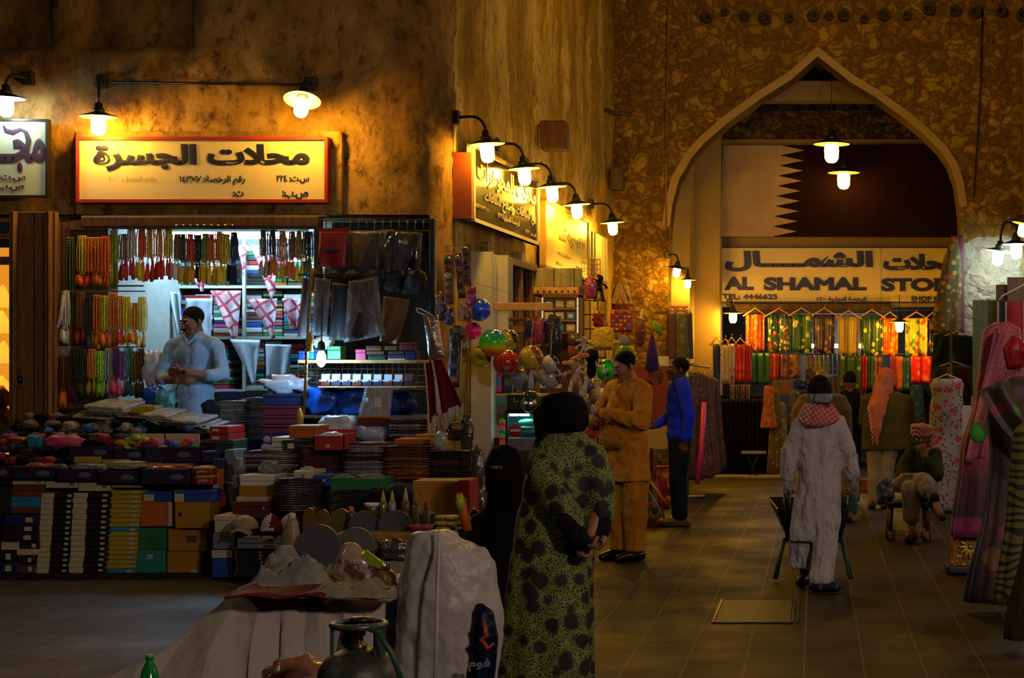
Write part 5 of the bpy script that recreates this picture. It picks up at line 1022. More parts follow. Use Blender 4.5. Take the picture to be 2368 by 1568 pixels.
# low table carrying the caps and magazines
mb = MB(); mb.b2(W(535, 0, 12.9).x, W(1080, 0, 12.9).x, 13.0, 13.5, 0, .42, bev=.01); tag(mb.build('low_table', mat('dark_table_cloth', '14121a', .9)), 'low dark bench under the caps and the dark shirt piles', 'table')
for i, (a, b_, c_, d) in enumerate(((998, 1066, 1192, 1204), (1000, 1068, 1205, 1218), (1002, 1070, 1219, 1230))): lump('folded_towel', f'folded yellow towel beside the brown carton, {ORD[i]} from the top', a, b_, c_, d, 12.2, HM['yellow'], 'towel', 'folded yellow towels', seed=200+i, amp=.15)
# sparkly toys and film at the corner below the scarves
SPK = mat('sparkling_foil', '6a625c', .18, .7, bump=1, bs=26)
for i, (a, b_, c_, d, k) in enumerate([(1030, 1078, 985, 1020, 'brown'), (1034, 1060, 976, 998, 'black'), (1002, 1030, 1000, 1040, 'white'), (1064, 1092, 960, 1040, 'grey'), (1060, 1086, 1190, 1236, 'orange'), (1092, 1118, 1040, 1120, 'silver'), (1096, 1122, 1120, 1200, 'silver')]):
    lump('toy_pack', f'{k} film-packed toy hanging in the glittering corner cluster, {ORD[i]} counting down', a, b_, c_, d, 13.3-.06*i, SPK if k in ('grey', 'silver') else m_pack(k), 'toy pack', 'corner toy cluster', seed=160+i, amp=.4)
mb = MB(); x0, x1, z0, z1 = _pr(1040, 1076, 982, 998, 13.1); mb.b2(x0, x1, 13.1, 13.12, z0, z1, bev=.004); o = tag(mb.build('souvenir_card', pc('black')), 'black souvenir card reading WEST in gold below the scarf fringe', 'card')
mb = MB(); write(mb, 'WEST', ((x0+x1)/2, 13.095, z0+.015), .03, .06, .09); mb.build('lettering', mat('gold_print', 'c08a20', .4, var=0), o)
# ================================================================ TOY AND WATCH STALLS ALONG THE SIDE WALL
def wy(px): return 15648/(2045-px)            # depth at which the side wall stands behind pixel column px
def wplank(name, label, px0, px1, py0, py1, m_, out=.06, cat='board', kind=None, parent=None):
    """board lying against the side wall between two pixel columns (near px0, far px1); heights taken at the near end"""
    Y0, Y1 = wy(px0), wy(px1); z0 = W(0, py1, Y0).z; z1 = W(0, py0, Y0).z; a = math.atan2(Y1-Y0, wx(Y1)-wx(Y0)); L = math.hypot(Y1-Y0, wx(Y1)-wx(Y0))
    mb = MB(); mb.b2(0, L, -out, .0, z0, z1, bev=.005); M = Matrix.Translation((wx(Y0), Y0, 0)) @ Matrix.Rotation(a, 4, 'Z'); mb.v = [M @ (v+Vector((0, .0, 0))) for v in mb.v]
    # local -y must point into the lane
    o = mb.build(name, m_, parent)
    return tag(o, label, cat) if label else o
t = thing('shop_doorway', 'white framed doorway with greenish shutter leaf behind the hanging toys', 'doorway', (wx(16.6), 16.6, 0))
for a, b_, c_, d, m__, o_ in ((1088, 1093, 582, 1120, WHITEW, .2), (1104, 1110, 588, 1120, WHITEW, .16), (1093, 1104, 596, 1120, mat('dim_glass', '6a7078', .25), .03), (1110, 1122, 560, 1120, wood('ochre_board', '8c7038', '5a4420'), .08)): wplank('door_frame_board', None, a, b_, c_, d, m__, o_, parent=t)
t = thing('window_shutter', 'grey green plank shutter beside the dark shop window', 'shutter', (wx(17.2), 17.2, .9))
wplank('shutter_leaf', None, 1120, 1136, 592, 1100, GREYW, .22, parent=t); wplank('shutter_edge', None, 1117, 1120, 590, 1100, WHITEW, .24, parent=t)
t = thing('shop_window', 'dark shop window with pale blue glow under the black signboard', 'window', (wx(18), 18, .9))
wplank('window_glass', None, 1158, 1215, 612, 905, mat('dark_window_glass', '14120e', .12, spec=.8), .03, parent=t)
for a, b_, c_, d in ((1155, 1160, 606, 915), (1212, 1218, 618, 915), (1186, 1190, 612, 905)): wplank('window_frame', None, a, b_, c_, d, MIDW, .09, parent=t)
wplank('window_head', None, 1156, 1218, 596, 612, DARKW, .12, parent=t); wplank('lit_strip', None, 1164, 1171, 630, 740, emis('pale_blue_glow', (.3, .5, .7), .5), .045, parent=t)
for i, (px, w_) in enumerate(((1200, 14), (1275, 14))): 
    Y = wy(px)-.3; mb = MB(); x0, x1, z0, z1 = _pr(px-7, px+7, 582 if i == 0 else 588, 606 if i == 0 else 612, Y); mb.b2(x0-.1, x1, Y, Y+.25, z0, z1, bev=.01); tag(mb.build('timber_peg', RAWW), f'short square timber peg sticking out above the {"dark window" if i == 0 else "plank cupboard"}', 'peg')
plank('raw_plank', 'long pale raw plank jutting out level above the hanging balls', 1133, 1277, 700, 718, 16.6, .06, RAWW, 'plank'); plank('dark_shelf', 'dark shelf board behind the rainbow ball', 1128, 1218, 734, 742, 17.0, .12, DARKW, 'shelf'); plank('brown_shelf', 'brown slanted shelf board under the dark shelf board', 1156, 1214, 752, 770, 17.05, .12, wood('brown_shelf_wood', '8c5c2c', '5c3818'), 'shelf')
plank('clothes_peg_shelf', 'small pale shelf with a row of dark pegs on the shutter', 1130, 1166, 638, 656, 16.9, .1, RAWW, 'shelf')
# cupboard front across the wall (faces the lane toward the photographer)
CYP = 18.9
plank('plank_cupboard', 'grey green plank panel between the dark window and the wire rack', 1217, 1345, 620, 664, CYP, .06, GREYW, 'panel'); plank('peg_rail', 'pale rail with dark pegs under the grey green plank panel', 1224, 1338, 664, 680, CYP-.05, .05, RAWW, 'rail')
for i in range(7): mb = MB(); mb.ball(W(1244+i*14, 674, CYP-.07), .014, 8, 6); tag(mb.build('coat_peg', DARKW), f'dark round peg on the pale rail, {ORD[i]} along', 'peg', 'pegs on the pale rail')
plank('upright_board', 'tall grey green board running down beside the watch cabinet', 1223, 1248, 664, 1000, CYP, .05, GREYW, 'board'); plank('boarded_back', 'dark boarded cupboard back behind the dangling toys', 1248, 1350, 664, 1080, CYP+.3, .05, DARKW, 'board')
t = thing('glass_cabinet', 'narrow wall cabinet with a lit glass edge and small boxes inside', 'cabinet', W(1297, 800, CYP-.1))
for q_ in ((1248, 1253, 682, 800), (1338, 1343, 682, 800), (1248, 1343, 680, 688)): x0, x1, z0, z1 = _pr(*q_, CYP-.1); mb = MB(); mb.b2(x0, x1, CYP-.12, CYP+.05, z0, z1); mb.build('cabinet_frame', wood('cabinet_brown', '7a4c20', '4a2c10'), t)
for q_ in ((1334, 1337, 688, 770), (1253, 1256, 688, 770)): x0, x1, z0, z1 = _pr(*q_, CYP-.1); mb = MB(); mb.b2(x0, x1, CYP-.1, CYP-.09, z0, z1); mb.build('glass_edge', emis('lit_glass_edge', (.7, .75, .6), .6), t)
for k in range(3): x0, x1, z0, z1 = _pr(1254, 1335, 712+k*28, 715+k*28, CYP-.1); mb = MB(); mb.b2(x0, x1, CYP-.08, CYP+.04, z0, z1); mb.build('glass_shelf', METG, t)
for r_ in range(3):
    for k in range(3): carton('watch_case', f'small pale display case in the glass cabinet, {ORD[k]} along on the {("top", "middle", "bottom")[r_]} shelf', 1259+k*25, 1279+k*25, 694+r_*28, 711+r_*28, CYP-.06, .06, 'cream' if (k+r_) % 3 else 'sky blue', 'small cases in the glass cabinet', patch=(.25, .75, .25, .75, 'white'))
grid_rack('wire_rack', 'amber lit wire grid rack where the side wall ends', 1349, 1388, 600, 690, 22.2, 5, 8, mat('amber_wire', 'a07040', .5, .5), .006)
grid_rack('wire_rack', 'dark wire grid frame behind the yellow backpack', 1346, 1400, 694, 1060, 19.5, 3, 11, METD, .008)
plank('red_cabinet', 'red painted board behind the man in brown', 1392, 1545, 846, 985, 21.8, .1, mat('red_board', '6a1410', .6), 'board'); plank('beige_panel', 'beige low wall panel below the red board', 1392, 1545, 985, 1040, 21.8, .15, SMOOTHP, 'panel'); plank('brown_chest', 'dark brown chest on the floor below the beige panel', 1400, 1500, 1040, 1108, 21.3, .6, wood('dark_chest', '4a1c10', '240e08'), 'chest', z0=0)
plank('pale_board', 'pale upright board between the red board and the arch', 1521, 1546, 824, 1060, 22.2, .05, WHITEW, 'board')
# shelf and lit glass counter behind the women
plank('counter_shelf', 'pale shelf under the hanging balls above the glass counter', 1128, 1300, 910, 916, 16.7, .3, RAWW, 'shelf'); plank('grey_board', 'dim grey board behind the glass counter', 1152, 1350, 916, 1100, 17.4, .05, mat('dim_grey_board', '3c444c', .7), 'board')
t = thing('glass_counter', 'small lit glass counter with a dark frame and turquoise goods', 'counter', W(1215, 1042, 16.2))
for q_ in ((1168, 1174, 955, 1040), (1168, 1262, 948, 957), (1256, 1262, 955, 1040)): x0, x1, z0, z1 = _pr(*q_, 16.2); mb = MB(); mb.b2(x0, x1, 16.2, 16.24, z0, z1); mb.build('frame', BLK, t)
x0, x1, z0, z1 = _pr(1168, 1262, 1014, 1042, 16.2); mb = MB(); mb.b2(x0, x1, 16.2, 16.6, z0, z1); mb.build('counter_base', mat('mauve_grey_board', '6c6470', .6), t)
x0, x1, z0, z1 = _pr(1168, 1262, 948, 1016, 16.55); mb = MB(); mb.b2(x0, x1, 16.6, 16.63, z0, z1); mb.build('back_panel', mat('counter_back_blue', '1c4a58', .5), t)
for k in range(2): x0, x1, z0, z1 = _pr(1178+k*24, 1198+k*24, 957, 962, 16.3); mb = MB(); mb.b2(x0, x1, 16.3, 16.36, z0, z1); mb.build('light_strip', emis('turquoise_light', (.35, .9, 1), 14), t)
mb = MB(); c = W(1222, 976, 16.4); mb.ball(c, (S(24, 16.4), .08, S(8, 16.4)), 20, 8); mb.ball(c+Vector((0, 0, -.05)), (S(22, 16.4), .09, S(5, 16.4)), 20, 8); tag(mb.build('turquoise_dish', mat('pale_turquoise', '50b8a8', .4)), 'pale turquoise oval dish lit inside the glass counter', 'dish')
lump('turquoise_pack', 'crumpled turquoise pack under the oval dish in the counter', 1196, 1252, 990, 1004, 16.38, mat('turquoise_plastic_bag', '4a98a8', .3, bump=.8, bs=16, coat=.4), 'pack', seed=301)
mb = MB(); c = W(1192, 996, 16.15); mb.lathe([(.06, -.004), (.062, 0), (.06, .004)], 24, 0, Matrix.Translation(c) @ Matrix.Rotation(PI/2, 4, 'X')); o = tag(mb.build('round_sticker', pc('red')), 'round red sticker with a white band on the glass counter', 'sticker'); mb = MB(); mb.b2(c.x-.045, c.x+.045, 16.135, 16.145, c.z-.008, c.z+.012); mb.build('white_band', pc('white'), o)
t = thing('puzzle_strip', 'upright strip of bright puzzle pieces beside the glass counter', 'toy', W(1161, 1030, 16.1))
for k in range(7): x0, x1, z0, z1 = _pr(1154, 1168, 970+k*8.6, 979+k*8.6, 16.1); mb = MB(); mb.b2(x0, x1, 16.1, 16.12, z0, z1, bev=.004); mb.ball(((x0+x1)/2, 16.1, z1), .012, 8, 6); mb.build('puzzle_piece', mat('neon_'+str(k % 4), ('7aff10', 'ff30a0', 'ffa010', '20a0ff')[k % 4], .5, var=0), t)
t = thing('alarm_clock', 'square dark desk clock with pale digits above the counter', 'clock', W(1188, 955, 16.1)); x0, x1, z0, z1 = _pr(1172, 1208, 912, 948, 16.1); mb = MB(); mb.b2(x0, x1, 16.1, 16.2, z0, z1, bev=.01); mb.build('case', wood('clock_case', '3a2410', '1c1008'), t); mb = MB(); mb.b2(x0+.02, x1-.02, 16.09, 16.1, z0+.02, z1-.02); mb.build('dial', BLK, t)
for k in range(2): mb = MB(); c = Vector(((x0+x1)/2, 16.085, (z0+z1)/2)); mb.tube([c, c+Vector((.04*(1-k), -.001, .03*k+.01))], .003, 4); mb.build('hand', pc('white'), t)
t = thing('round_clock', 'round chrome alarm clock wrapped in film beside the square clock', 'clock', W(1222, 955, 16.1)); mb = MB(); c = W(1222, 934, 16.1); mb.lathe([(.07, .03), (.08, 0), (.07, -.005)], 24, 0, Matrix.Translation(c) @ Matrix.Rotation(PI/2, 4, 'X')); mb.build('case', CHROME, t); mb = MB(); mb.lathe([(.066, 0), (.06, .001)], 24, 0, Matrix.Translation(c+Vector((0, -.005, 0))) @ Matrix.Rotation(PI/2, 4, 'X')); mb.build('dial', pc('grey'), t)
for k in (-1, 1): mb = MB(); mb.ball(c+Vector((k*.045, .02, .08)), .025, 10, 8); mb.build('bell', CHROME, t)
for i, (a, b_, c_, d, k) in enumerate([(1136, 1160, 857, 909, 'pink'), (1164, 1184, 862, 909, 'navy'), (1248, 1262, 868, 898, 'cream'), (1264, 1278, 866, 898, 'white'), (1280, 1296, 868, 898, 'cream'), (1142, 1160, 1012, 1034, 'maroon'), (1196, 1225, 880, 909, 'grey')]):
    carton('toy_box', f'{k} toy box standing on the pale shelf, {ORD[i]} along', a, b_, c_, d, 16.75 if i != 5 else 16.3, .1, k, 'toy boxes on the pale shelf', patch=(.15, .85, .35, .7, 'sky blue' if k == 'pink' else 'olive'), lid='pink' if k == 'pink' else None)
# ------- balls
def m_ball(kind, a, b):
    n = NT('ball_'+kind+a+b); v = n.coord((1, 1, 1))
    if kind == 'bands':
        sp = n.n('SeparateXYZ'); n.l(v, sp.inputs[0]); f = n.math('ADD', n.math('MULTIPLY', sp.outputs[2], 4.0), 0.05)
        c = n.ramp(f, [(0, 'f0300c'), (.2, 'f0701a'), (.38, 'd8d810'), (.55, '38c818'), (.75, '10a050'), (.9, '2078d0')])
    elif kind == 'stars': z = n.n('TexWave', Scale=2.2, wave_type='BANDS', bands_direction='DIAGONAL'); z.inputs['Distortion'].default_value = 4; n.l(v, z.inputs[0]); c = n.ramp(z.outputs[0], [(.68, a), (.72, b)])
    else: vo = n.n('TexVoronoi', Scale=7.5); n.l(v, vo.inputs['Vector']); c = n.ramp(vo.outputs['Distance'], [(.30, b), (.33, a)])
    n.set(Base_Color=c, Roughness=.22, Coat_Weight=.5, Subsurface_Weight=.15, Subsurface_Radius=(.05, .05, .05)); return n.m
def toyball(label, px, py, r, Y, m_, net=False, tail=False):
    c = W(px, py, Y); rr = S(r, Y); t = thing('toy_ball', label, 'ball', c-Vector((0, 0, rr)), 'plastic toy balls'); mb = MB(); mb.ball(c, rr, 28, 18); mb.build('ball_skin', m_, t, o=c-Vector((0, 0, rr)))
    mb = MB(); mb.lathe([(.012, 0), (.008, .008), (.004, .012)], 8, 0, Matrix.Translation(c) @ Euler((.5, .4, 0)).to_matrix().to_4x4() @ Matrix.Translation((0, 0, rr-.002))); mb.build('valve', BLK, t)
    mb = MB(); mb.tube([c+Vector((0, 0, rr)), c+Vector((.01, .05, rr+.22))], .0015, 4); mb.build('string', pc('white'), t)
    if net:
        mb = MB()
        for k in range(6):
            a = k*PI/6; pts = [c+Vector((math.cos(a)*math.sin(u), math.sin(a)*math.sin(u), math.cos(u)))*rr*1.015 for u in [i*PI/9 for i in range(19)]]; mb.tube(pts, .0014, 4)
        for u in (.7, 1.3, 1.9, 2.5): mb.tube([c+Vector((math.cos(a)*math.sin(u), math.sin(a)*math.sin(u), math.cos(u)))*rr*1.015 for a in [i*PI/9 for i in range(19)]], .0014, 4)
        mb.build('net', pc('cream'), t)
    if tail: mb = MB(); mb.lathe([(.03, -.17), (.022, -.08), (.006, 0)], 8, 0, Matrix.Translation(c-Vector((0, 0, rr)))); mb.build('net_tail', mat('white_mesh_tail', 'b8b0a8', .7), t)
    return t
for lb, px, py, r, Y, m__, nt, tl in [
    ('blue toy ball with black patches, highest of the cluster', 1108, 716, 27, 15.9, m_ball('patch', '1048e0', '081020'), 0, 0), ('pink toy ball with blue patches under the blue one', 1094, 765, 20, 15.95, m_ball('patch', 'f02080', '3028a0'), 0, 0),
    ('rainbow banded ball, green over orange, largest in the cluster', 1140, 793, 32, 15.5, m_ball('bands', 'a', 'b'), 0, 0), ('yellow ball with black flashes below the rainbow ball', 1112, 825, 25, 15.8, m_ball('stars', 'c8c010', '14140c'), 0, 0),
    ('yellow ball with black flashes half behind the rainbow ball', 1176, 786, 24, 16.2, m_ball('stars', 'b0a410', '14140c'), 1, 0), ('red ball with white dots in a net', 1170, 838, 30, 15.75, m_ball('patch', 'c01810', '8c98a0'), 1, 0),
    ('shiny gold ball in a net with a white mesh tail', 1228, 827, 28, 15.6, m_ball('stars', 'c8b010', '8a2c08'), 1, 1), ('silver ball with violet sheen below the gold one', 1212, 875, 30, 15.9, m_ball('stars', '8c8c98', '5a4068'), 0, 0),
    ('white ball with navy rings beside the gold one', 1272, 842, 22, 15.8, m_ball('stars', 'b8b4a8', '1a2050'), 0, 0), ('white and black ball wrapped in film below the ringed one', 1272, 872, 27, 15.95, m_ball('stars', 'a8a498', '16140f'), 1, 0),
    ('bright green ball with black patches between the plush toys', 1402, 856, 25, 17.3, m_ball('patch', '10c030', '0a1c0c'), 0, 0), ('beige ball in a string net next to the elbow of the man in brown', 1397, 915, 22, 17.2, m_ball('stars', 'b09070', '3a2418'), 1, 0),
    ('olive ball low behind the green one', 1374, 888, 14, 17.6, m_ball('stars', '8a7c18', '2a2408'), 0, 0)]: toyball(lb, px, py, r, Y, m__, nt, tl)
for i, (a, b_, c_) in enumerate((((1024, 572, 14.62), (1100, 560, 15.6), (1350, 655, 17.6)), ((1100, 655, 15.9), (1220, 690, 15.75), (1520, 735, 17.4)))): mb = MB(); mb.tube([W(*a), W(*b_), W(*c_)], .0015, 5); tag(mb.build('hanging_wire', BLK), f'thin dark cord the toys hang from, {"upper" if i == 0 else "lower"} one', 'cord')
# ------- hanging toy cards and bags
def toycard(label, px0, px1, py0, py1, Y, back, items, slant=0):
    t = thing('toy_card', label, 'toy card', W((px0+px1)/2+slant, py1, Y), 'hanging toy cards'); tl, tr, br, bl = W(px0, py0, Y), W(px1, py0, Y), W(px1+slant, py1, Y), W(px0+slant, py1, Y)
    mb = MB(); mb.sheet(lambda u, v: tl.lerp(tr, u).lerp(bl.lerp(br, u), v)+Vector((0, .015*math.sin(v*6), 0)), 3, 10, (0, .008, 0)); mb.build('backing_card', back, t)
    n_ = len(items)
    for k, c_ in enumerate(items):
        v = (k+.5)/n_; p = tl.lerp(tr, .5).lerp(bl.lerp(br, .5), v); mb = MB(); mb.ball(p+Vector((0, -.025, 0)), ((tr-tl).length*.42, .03, (tl.z-bl.z)/n_*.36), 12, 8); mb.build('blister', m_pack(c_, .15), t)
    return t
toycard('tall toy card with red and white blisters at the shop corner', 1026, 1047, 590, 704, 14.6, pc('brown'), ['teal', 'red', 'white', 'orange', 'mustard', 'brown'], 2)
toycard('tall slanted toy card with green and orange blisters', 1049, 1066, 586, 690, 14.7, pc('maroon'), ['grey', 'maroon', 'black', 'green'], 12)
toycard('long dark toy card hanging beside the white door frame', 1066, 1088, 566, 660, 14.9, pc('brown'), ['brown', 'black', 'maroon'], 2)
toycard('toy gun pack in clear film with white feather trim', 1040, 1066, 770, 896, 14.6, mat('pack_dark', '24242c', .4), ['black', 'black', 'navy', 'red'], -4)
for i, (a, b_, c_, d, k, lb) in enumerate([(1006, 1030, 680, 742, 'maroon', 'dark pink toy bag beside the foil bag'), (1026, 1048, 712, 752, 'purple', 'purple toy bag below the red blister card'), (1064, 1090, 692, 742, 'orange', 'orange toy bag next to the blue ball'), (1078, 1102, 664, 706, 'pink', 'pink teardrop balloon bag above the blue ball'),
      (1040, 1070, 752, 790, 'brown', 'brown toy bag over the gun pack'), (1068, 1084, 776, 838, 'mustard', 'mustard twisted toy bag beside the pink ball'), (1210, 1232, 740, 782, 'navy', 'dark toy bag hanging from the raw plank'), (1230, 1258, 732, 796, 'pink', 'pink doll bag with a red bow under the raw plank'),
      (1260, 1296, 730, 824, 'navy', 'tall clear bag with blue figures tied at the top'), (1310, 1340, 772, 800, 'brown', 'patterned toy bag beside the tall clear one'), (1312, 1336, 798, 824, 'orange', 'orange toy bag over the plush legs'), (1276, 1304, 862, 888, 'pink', 'pink boat toy in film beside the film-wrapped ball'),
      (1352, 1378, 640, 690, 'pink', 'pink toy on the amber wire rack'), (1494, 1532, 842, 890, 'orange', 'orange toy bag with a flag patch behind the man in brown'), (1468, 1492, 740, 800, 'orange', 'orange long-eared toy between backpack and purple cone'), (1430, 1452, 776, 800, 'white', 'white toy above the green ring'),
      (1346, 1366, 876, 910, 'blue', 'small blue toy in the dangling cluster'), (1364, 1392, 902, 936, 'mustard', 'mustard toy low in the dangling cluster'), (1370, 1396, 722, 756, 'red', 'red toy bag inside the dark wire frame'), (1352, 1366, 918, 946, 'silver', 'silver teardrop toy dangling below the plush legs'), (1212, 1240, 905, 925, 'olive', 'olive film bag over the round clock')]):
    lump('toy_bag', lb, a, b_, c_, d, 14.6 if a < 1110 else 16.0 if a < 1310 else 17.5, m_pack(k, .18), 'toy bag', 'film-packed toys', seed=330+i, amp=.35)
CONEP = fabric('purple_cone_cloth', '3c1c60', .6, 6); mb = MB(); mb.lathe([(S(17, 17.5), -.37), (S(13, 17.5), -.2), (S(6, 17.5), -.05), (.01, 0)], 16, 0, Matrix.Translation(W(1508, 772, 17.5))); tag(mb.build('purple_cone_dress', CONEP), 'long purple cone-shaped toy dress hanging behind the man in brown', 'toy')
mb = MB(); c = W(1446, 828, 17.6); mb.tube([c+Vector((S(19, 17.6)*math.cos(a), 0, S(22, 17.6)*math.sin(a))) for a in [i*PI/12 for i in range(25)]], .035, 10); tag(mb.build('swim_ring', mat('pale_green_vinyl', '8ca818', .25, coat=.4)), 'pale green inflatable ring behind the head of the man in brown', 'ring')
mb = MB(); mb.tube([W(1512, 742, 17.4), W(1520, 760, 17.38), W(1530, 775, 17.4)], [.02, .035, .02], 8); tag(mb.build('green_glove_toy', mat('lime_plush', '7aa010', .8)), 'lime green floppy toy on top of the purple cone', 'toy')
mb = MB(); mb.tube([W(1486, 715, 17.6), W(1482, 760, 17.6), W(1478, 790, 17.55)], [.01, .035, .02], 8); tag(mb.build('bubble_stick', mat('cream_yellow_plastic', 'c8b860', .4)), 'cream yellow stick toy hanging between backpack and purple cone', 'toy')
# plush backpacks and toys (plain generic ones)
FUR = lambda n, c: fabric(n, c, .5, 26, var=.25, sc=(1, 1, 1), rough=.95, sheen=.6)
t = thing('plush_backpack', 'yellow plush backpack with small arms hanging in the dangling toys', 'backpack', W(1396, 816, 17.1)); mb = MB(); c = W(1396, 783, 17.2)
for a_ in (-1, 1): cap(mb, c+Vector((a_*.05, 0, .06)), .055, c+Vector((a_*.055, 0, -.06)), .06); cap(mb, c+Vector((a_*.1, -.02, -.05)), .022, c+Vector((a_*.135, -.03, -.035)), .026)
mb.ball(c, (.095, .07, .12)); grow(mb, 'plush_body', FUR('yellow_plush', 'd8b010'), t, .012, 3); mb = MB(); mb.tube([c+Vector((-.05, 0, .12)), c+Vector((0, 0, .17)), c+Vector((.05, 0, .12))], .008, 6); mb.build('carry_loop', pc('red'), t); mb = MB(); mb.box(c+Vector((0, -.075, -.1)), (.17, .02, .035), bev=.008); mb.build('belt_band', pc('brown'), t)
t = thing('block_backpack', 'small backpack of red, yellow and blue squares hanging by its straps', 'backpack', W(1436, 768, 17.3)); x0, x1, z0, z1 = _pr(1410, 1462, 716, 768, 17.3); mb = MB(); mb.box(((x0+x1)/2, 17.36, (z0+z1)/2), (x1-x0, .12, z1-z0), bev=.035); mb.build('bag_body', mat('red_nylon', 'b02c10', .5), t)
ci = 0
for r_ in range(5):
    for k in range(5):
        ci += 1; mb = MB(); mb.box((x0+.03+k*(x1-x0-.06)/4, 17.295, z0+.03+r_*(z1-z0-.06)/4), (.028, .012, .022), bev=.003); mb.build('colour_square', mat('square_'+str((k*3+r_*2) % 5), ('d88c10', 'b81c18', '1c58c0', 'd8c010', '58a8c8')[(k*3+r_*2) % 5], .5, var=0), t)
mb = MB(); mb.tube([((x0+x1)/2-.06, 17.36, z1), ((x0+x1)/2-.02, 17.36, z1+.16), ((x0+x1)/2+.05, 17.36, z1)], .012, 6); mb.build('strap', mat('red_nylon', 'b02c10', .5), t)
t = thing('handbag', 'patterned beige handbag with brown leather straps on the stone corner', 'handbag', W(1432, 702, 24.8)); x0, x1, z0, z1 = _pr(1405, 1460, 660, 702, 24.8); mb = MB(); mb.prism([(x0, z0), (x1, z0), (x1-.05, z1), ((x0+x1)/2, z1+.04), (x0+.06, z1)], (0, 24.8, 0), .12); mb.build('bag_body', floral('tweed', '8c7854', ['5a4830', 'b09868'], 60, .4), t)
mb = MB(); mb.tube([(x0+.03, 24.78, z0+.02), ((x0+x1)/2, 24.78, z1+.14), (x1-.03, 24.78, z0+.04)], .014, 6); mb.build('leather_strap', mat('brown_leather', '5c2814', .4), t)
def plush(label, px, py, s, Y, body, limb_, nose, leg=2):
    t = thing('plush_toy', label, 'plush toy', W(px, py+40*s, Y), 'dangling plush toys'); c = W(px, py, Y); k = s*.1; mb = MB()
    mb.ball(c, (k*1.1, k*.9, k)); cap(mb, c-Vector((0, 0, k)), k*.6, c-Vector((0, 0, k*2.6)), k*.75); grow(mb, 'plush_body', body, t, .012, 2)
    for a_ in (-1, 1):
        mb = MB(); limb(mb, [c+Vector((a_*k*.5, 0, -k*2.6)), c+Vector((a_*k*.8, -.02, -k*4)), c+Vector((a_*k*1.1, -.05, -k*5.6))], [k*.32, k*.3, k*.42], 10); mb.build('plush_leg', limb_, t)
        mb = MB(); limb(mb, [c+Vector((a_*k*.6, 0, -k*1.4)), c+Vector((a_*k*1.6, -.03, -k*1.7)), c+Vector((a_*k*1.9, -.05, -k*2.4))], [k*.26, k*.24, k*.36], 10); mb.build('plush_arm', limb_, t)
    mb = MB(); cap(mb, c+Vector((-k*.5, -k*.8, 0)), k*.36, c+Vector((-k*1.7, -k*1.1, -k*.1)), k*.3); mb.build('muzzle', nose, t)
    for a_ in (-1, 1): mb = MB(); mb.ball(c+Vector((-k*.2+a_*k*.3, -k*.85, k*.4)), (k*.14, k*.1, k*.2), 10, 6); mb.build('eye', pc('black'), t)
plush('orange and white long-legged plush toy over the pale counter shelf', 1332, 838, .62, 16.6, FUR('pale_orange_plush', 'c08850'), FUR('white_plush', 'b0a8a8'), FUR('amber_plush', 'e09010'))
plush('black and red plush toy with white legs beside the orange one', 1368, 822, .66, 16.4, FUR('black_plush', '141210'), FUR('white_plush', 'b0a8a8'), FUR('orange_plush', 'd06810'))
plush('small black plush toy sitting on the amber wire rack', 1386, 644, .5, 22.0, FUR('black_plush', '141210'), FUR('black_plush', '141210'), FUR('salmon_plush', 'd88050'))
plush('little white plush with a loop above the black and red one', 1350, 786, .35, 16.6, FUR('white_plush', 'b0a8a8'), FUR('white_plush', 'b0a8a8'), FUR('white_plush', 'b0a8a8'))
lump('red_hat_toy', 'red and white soft toy low between the two women and the man in brown', 1354, 1386, 972, 1014, 16.6, FUR('red_plush', 'b01410'), 'soft toy', seed=401, amp=.3)
# toys on the floor by the man in blue
for i, (px, py, r, k) in enumerate(sorted([(1490, 1185, 10, 'red'), (1500, 1200, 9, 'orange'), (1512, 1196, 9, 'yellow'), (1495, 1215, 9, 'purple'), (1508, 1215, 10, 'red'), (1520, 1210, 8, 'orange'), (1500, 1172, 9, 'pink'), (1514, 1182, 8, 'green'), (1524, 1190, 8, 'yellow'), (1484, 1202, 8, 'green'), (1504, 1228, 9, 'maroon'), (1518, 1226, 9, 'red'), (1490, 1228, 8, 'orange')], key=lambda q: q[1])):
    lump('small_toy', f'small {k} toy in the floor pile by the man in blue, {ORD[i]} counting downward', px-r, px+r, py-r, py+r, 17.4, m_pack(k), 'toy', 'toy pile on the floor', seed=420+i, amp=.45)
t = thing('toy_stroller', 'pink toy stroller frame with orange balls beside the man in blue', 'toy stroller', W(1535, 1200, 18.2)); P_ = lambda x, y, Y=18.2: W(x, y, Y); mb = MB()
mb.tube([P_(1516, 1110), P_(1514, 1086), P_(1520, 1080), P_(1550, 1080)], .014, 8); mb.tube([P_(1516, 1100), P_(1538, 1210)], .01, 6); mb.tube([P_(1550, 1082, 18.5), P_(1522, 1212, 18.5)], .01, 6); mb.tube([P_(1538, 1210), P_(1560, 1190, 18.5)], .01, 6); mb.build('frame', mat('pink_metal', 'c8307c', .35), t)
lump('seat', '', 1520, 1552, 1100, 1180, 18.3, mat('pink_film', '9a3858', .3, bump=.8, bs=14, coat=.4), parent=t, seed=5)
for k, (x, y) in enumerate(((1552, 1128), (1546, 1158))): mb = MB(); mb.ball(P_(x, y, 18.25), .05, 14, 10); mb.build('ball', pc('orange'), t)
for x in (1522, 1540): mb = MB(); mb.lathe([(.03, -.012), (.045, -.01), (.045, .01), (.03, .012)], 14, 0, Matrix.Translation(P_(x, 1206)) @ Matrix.Rotation(PI/2, 4, 'Y')); mb.build('wheel', METG, t)
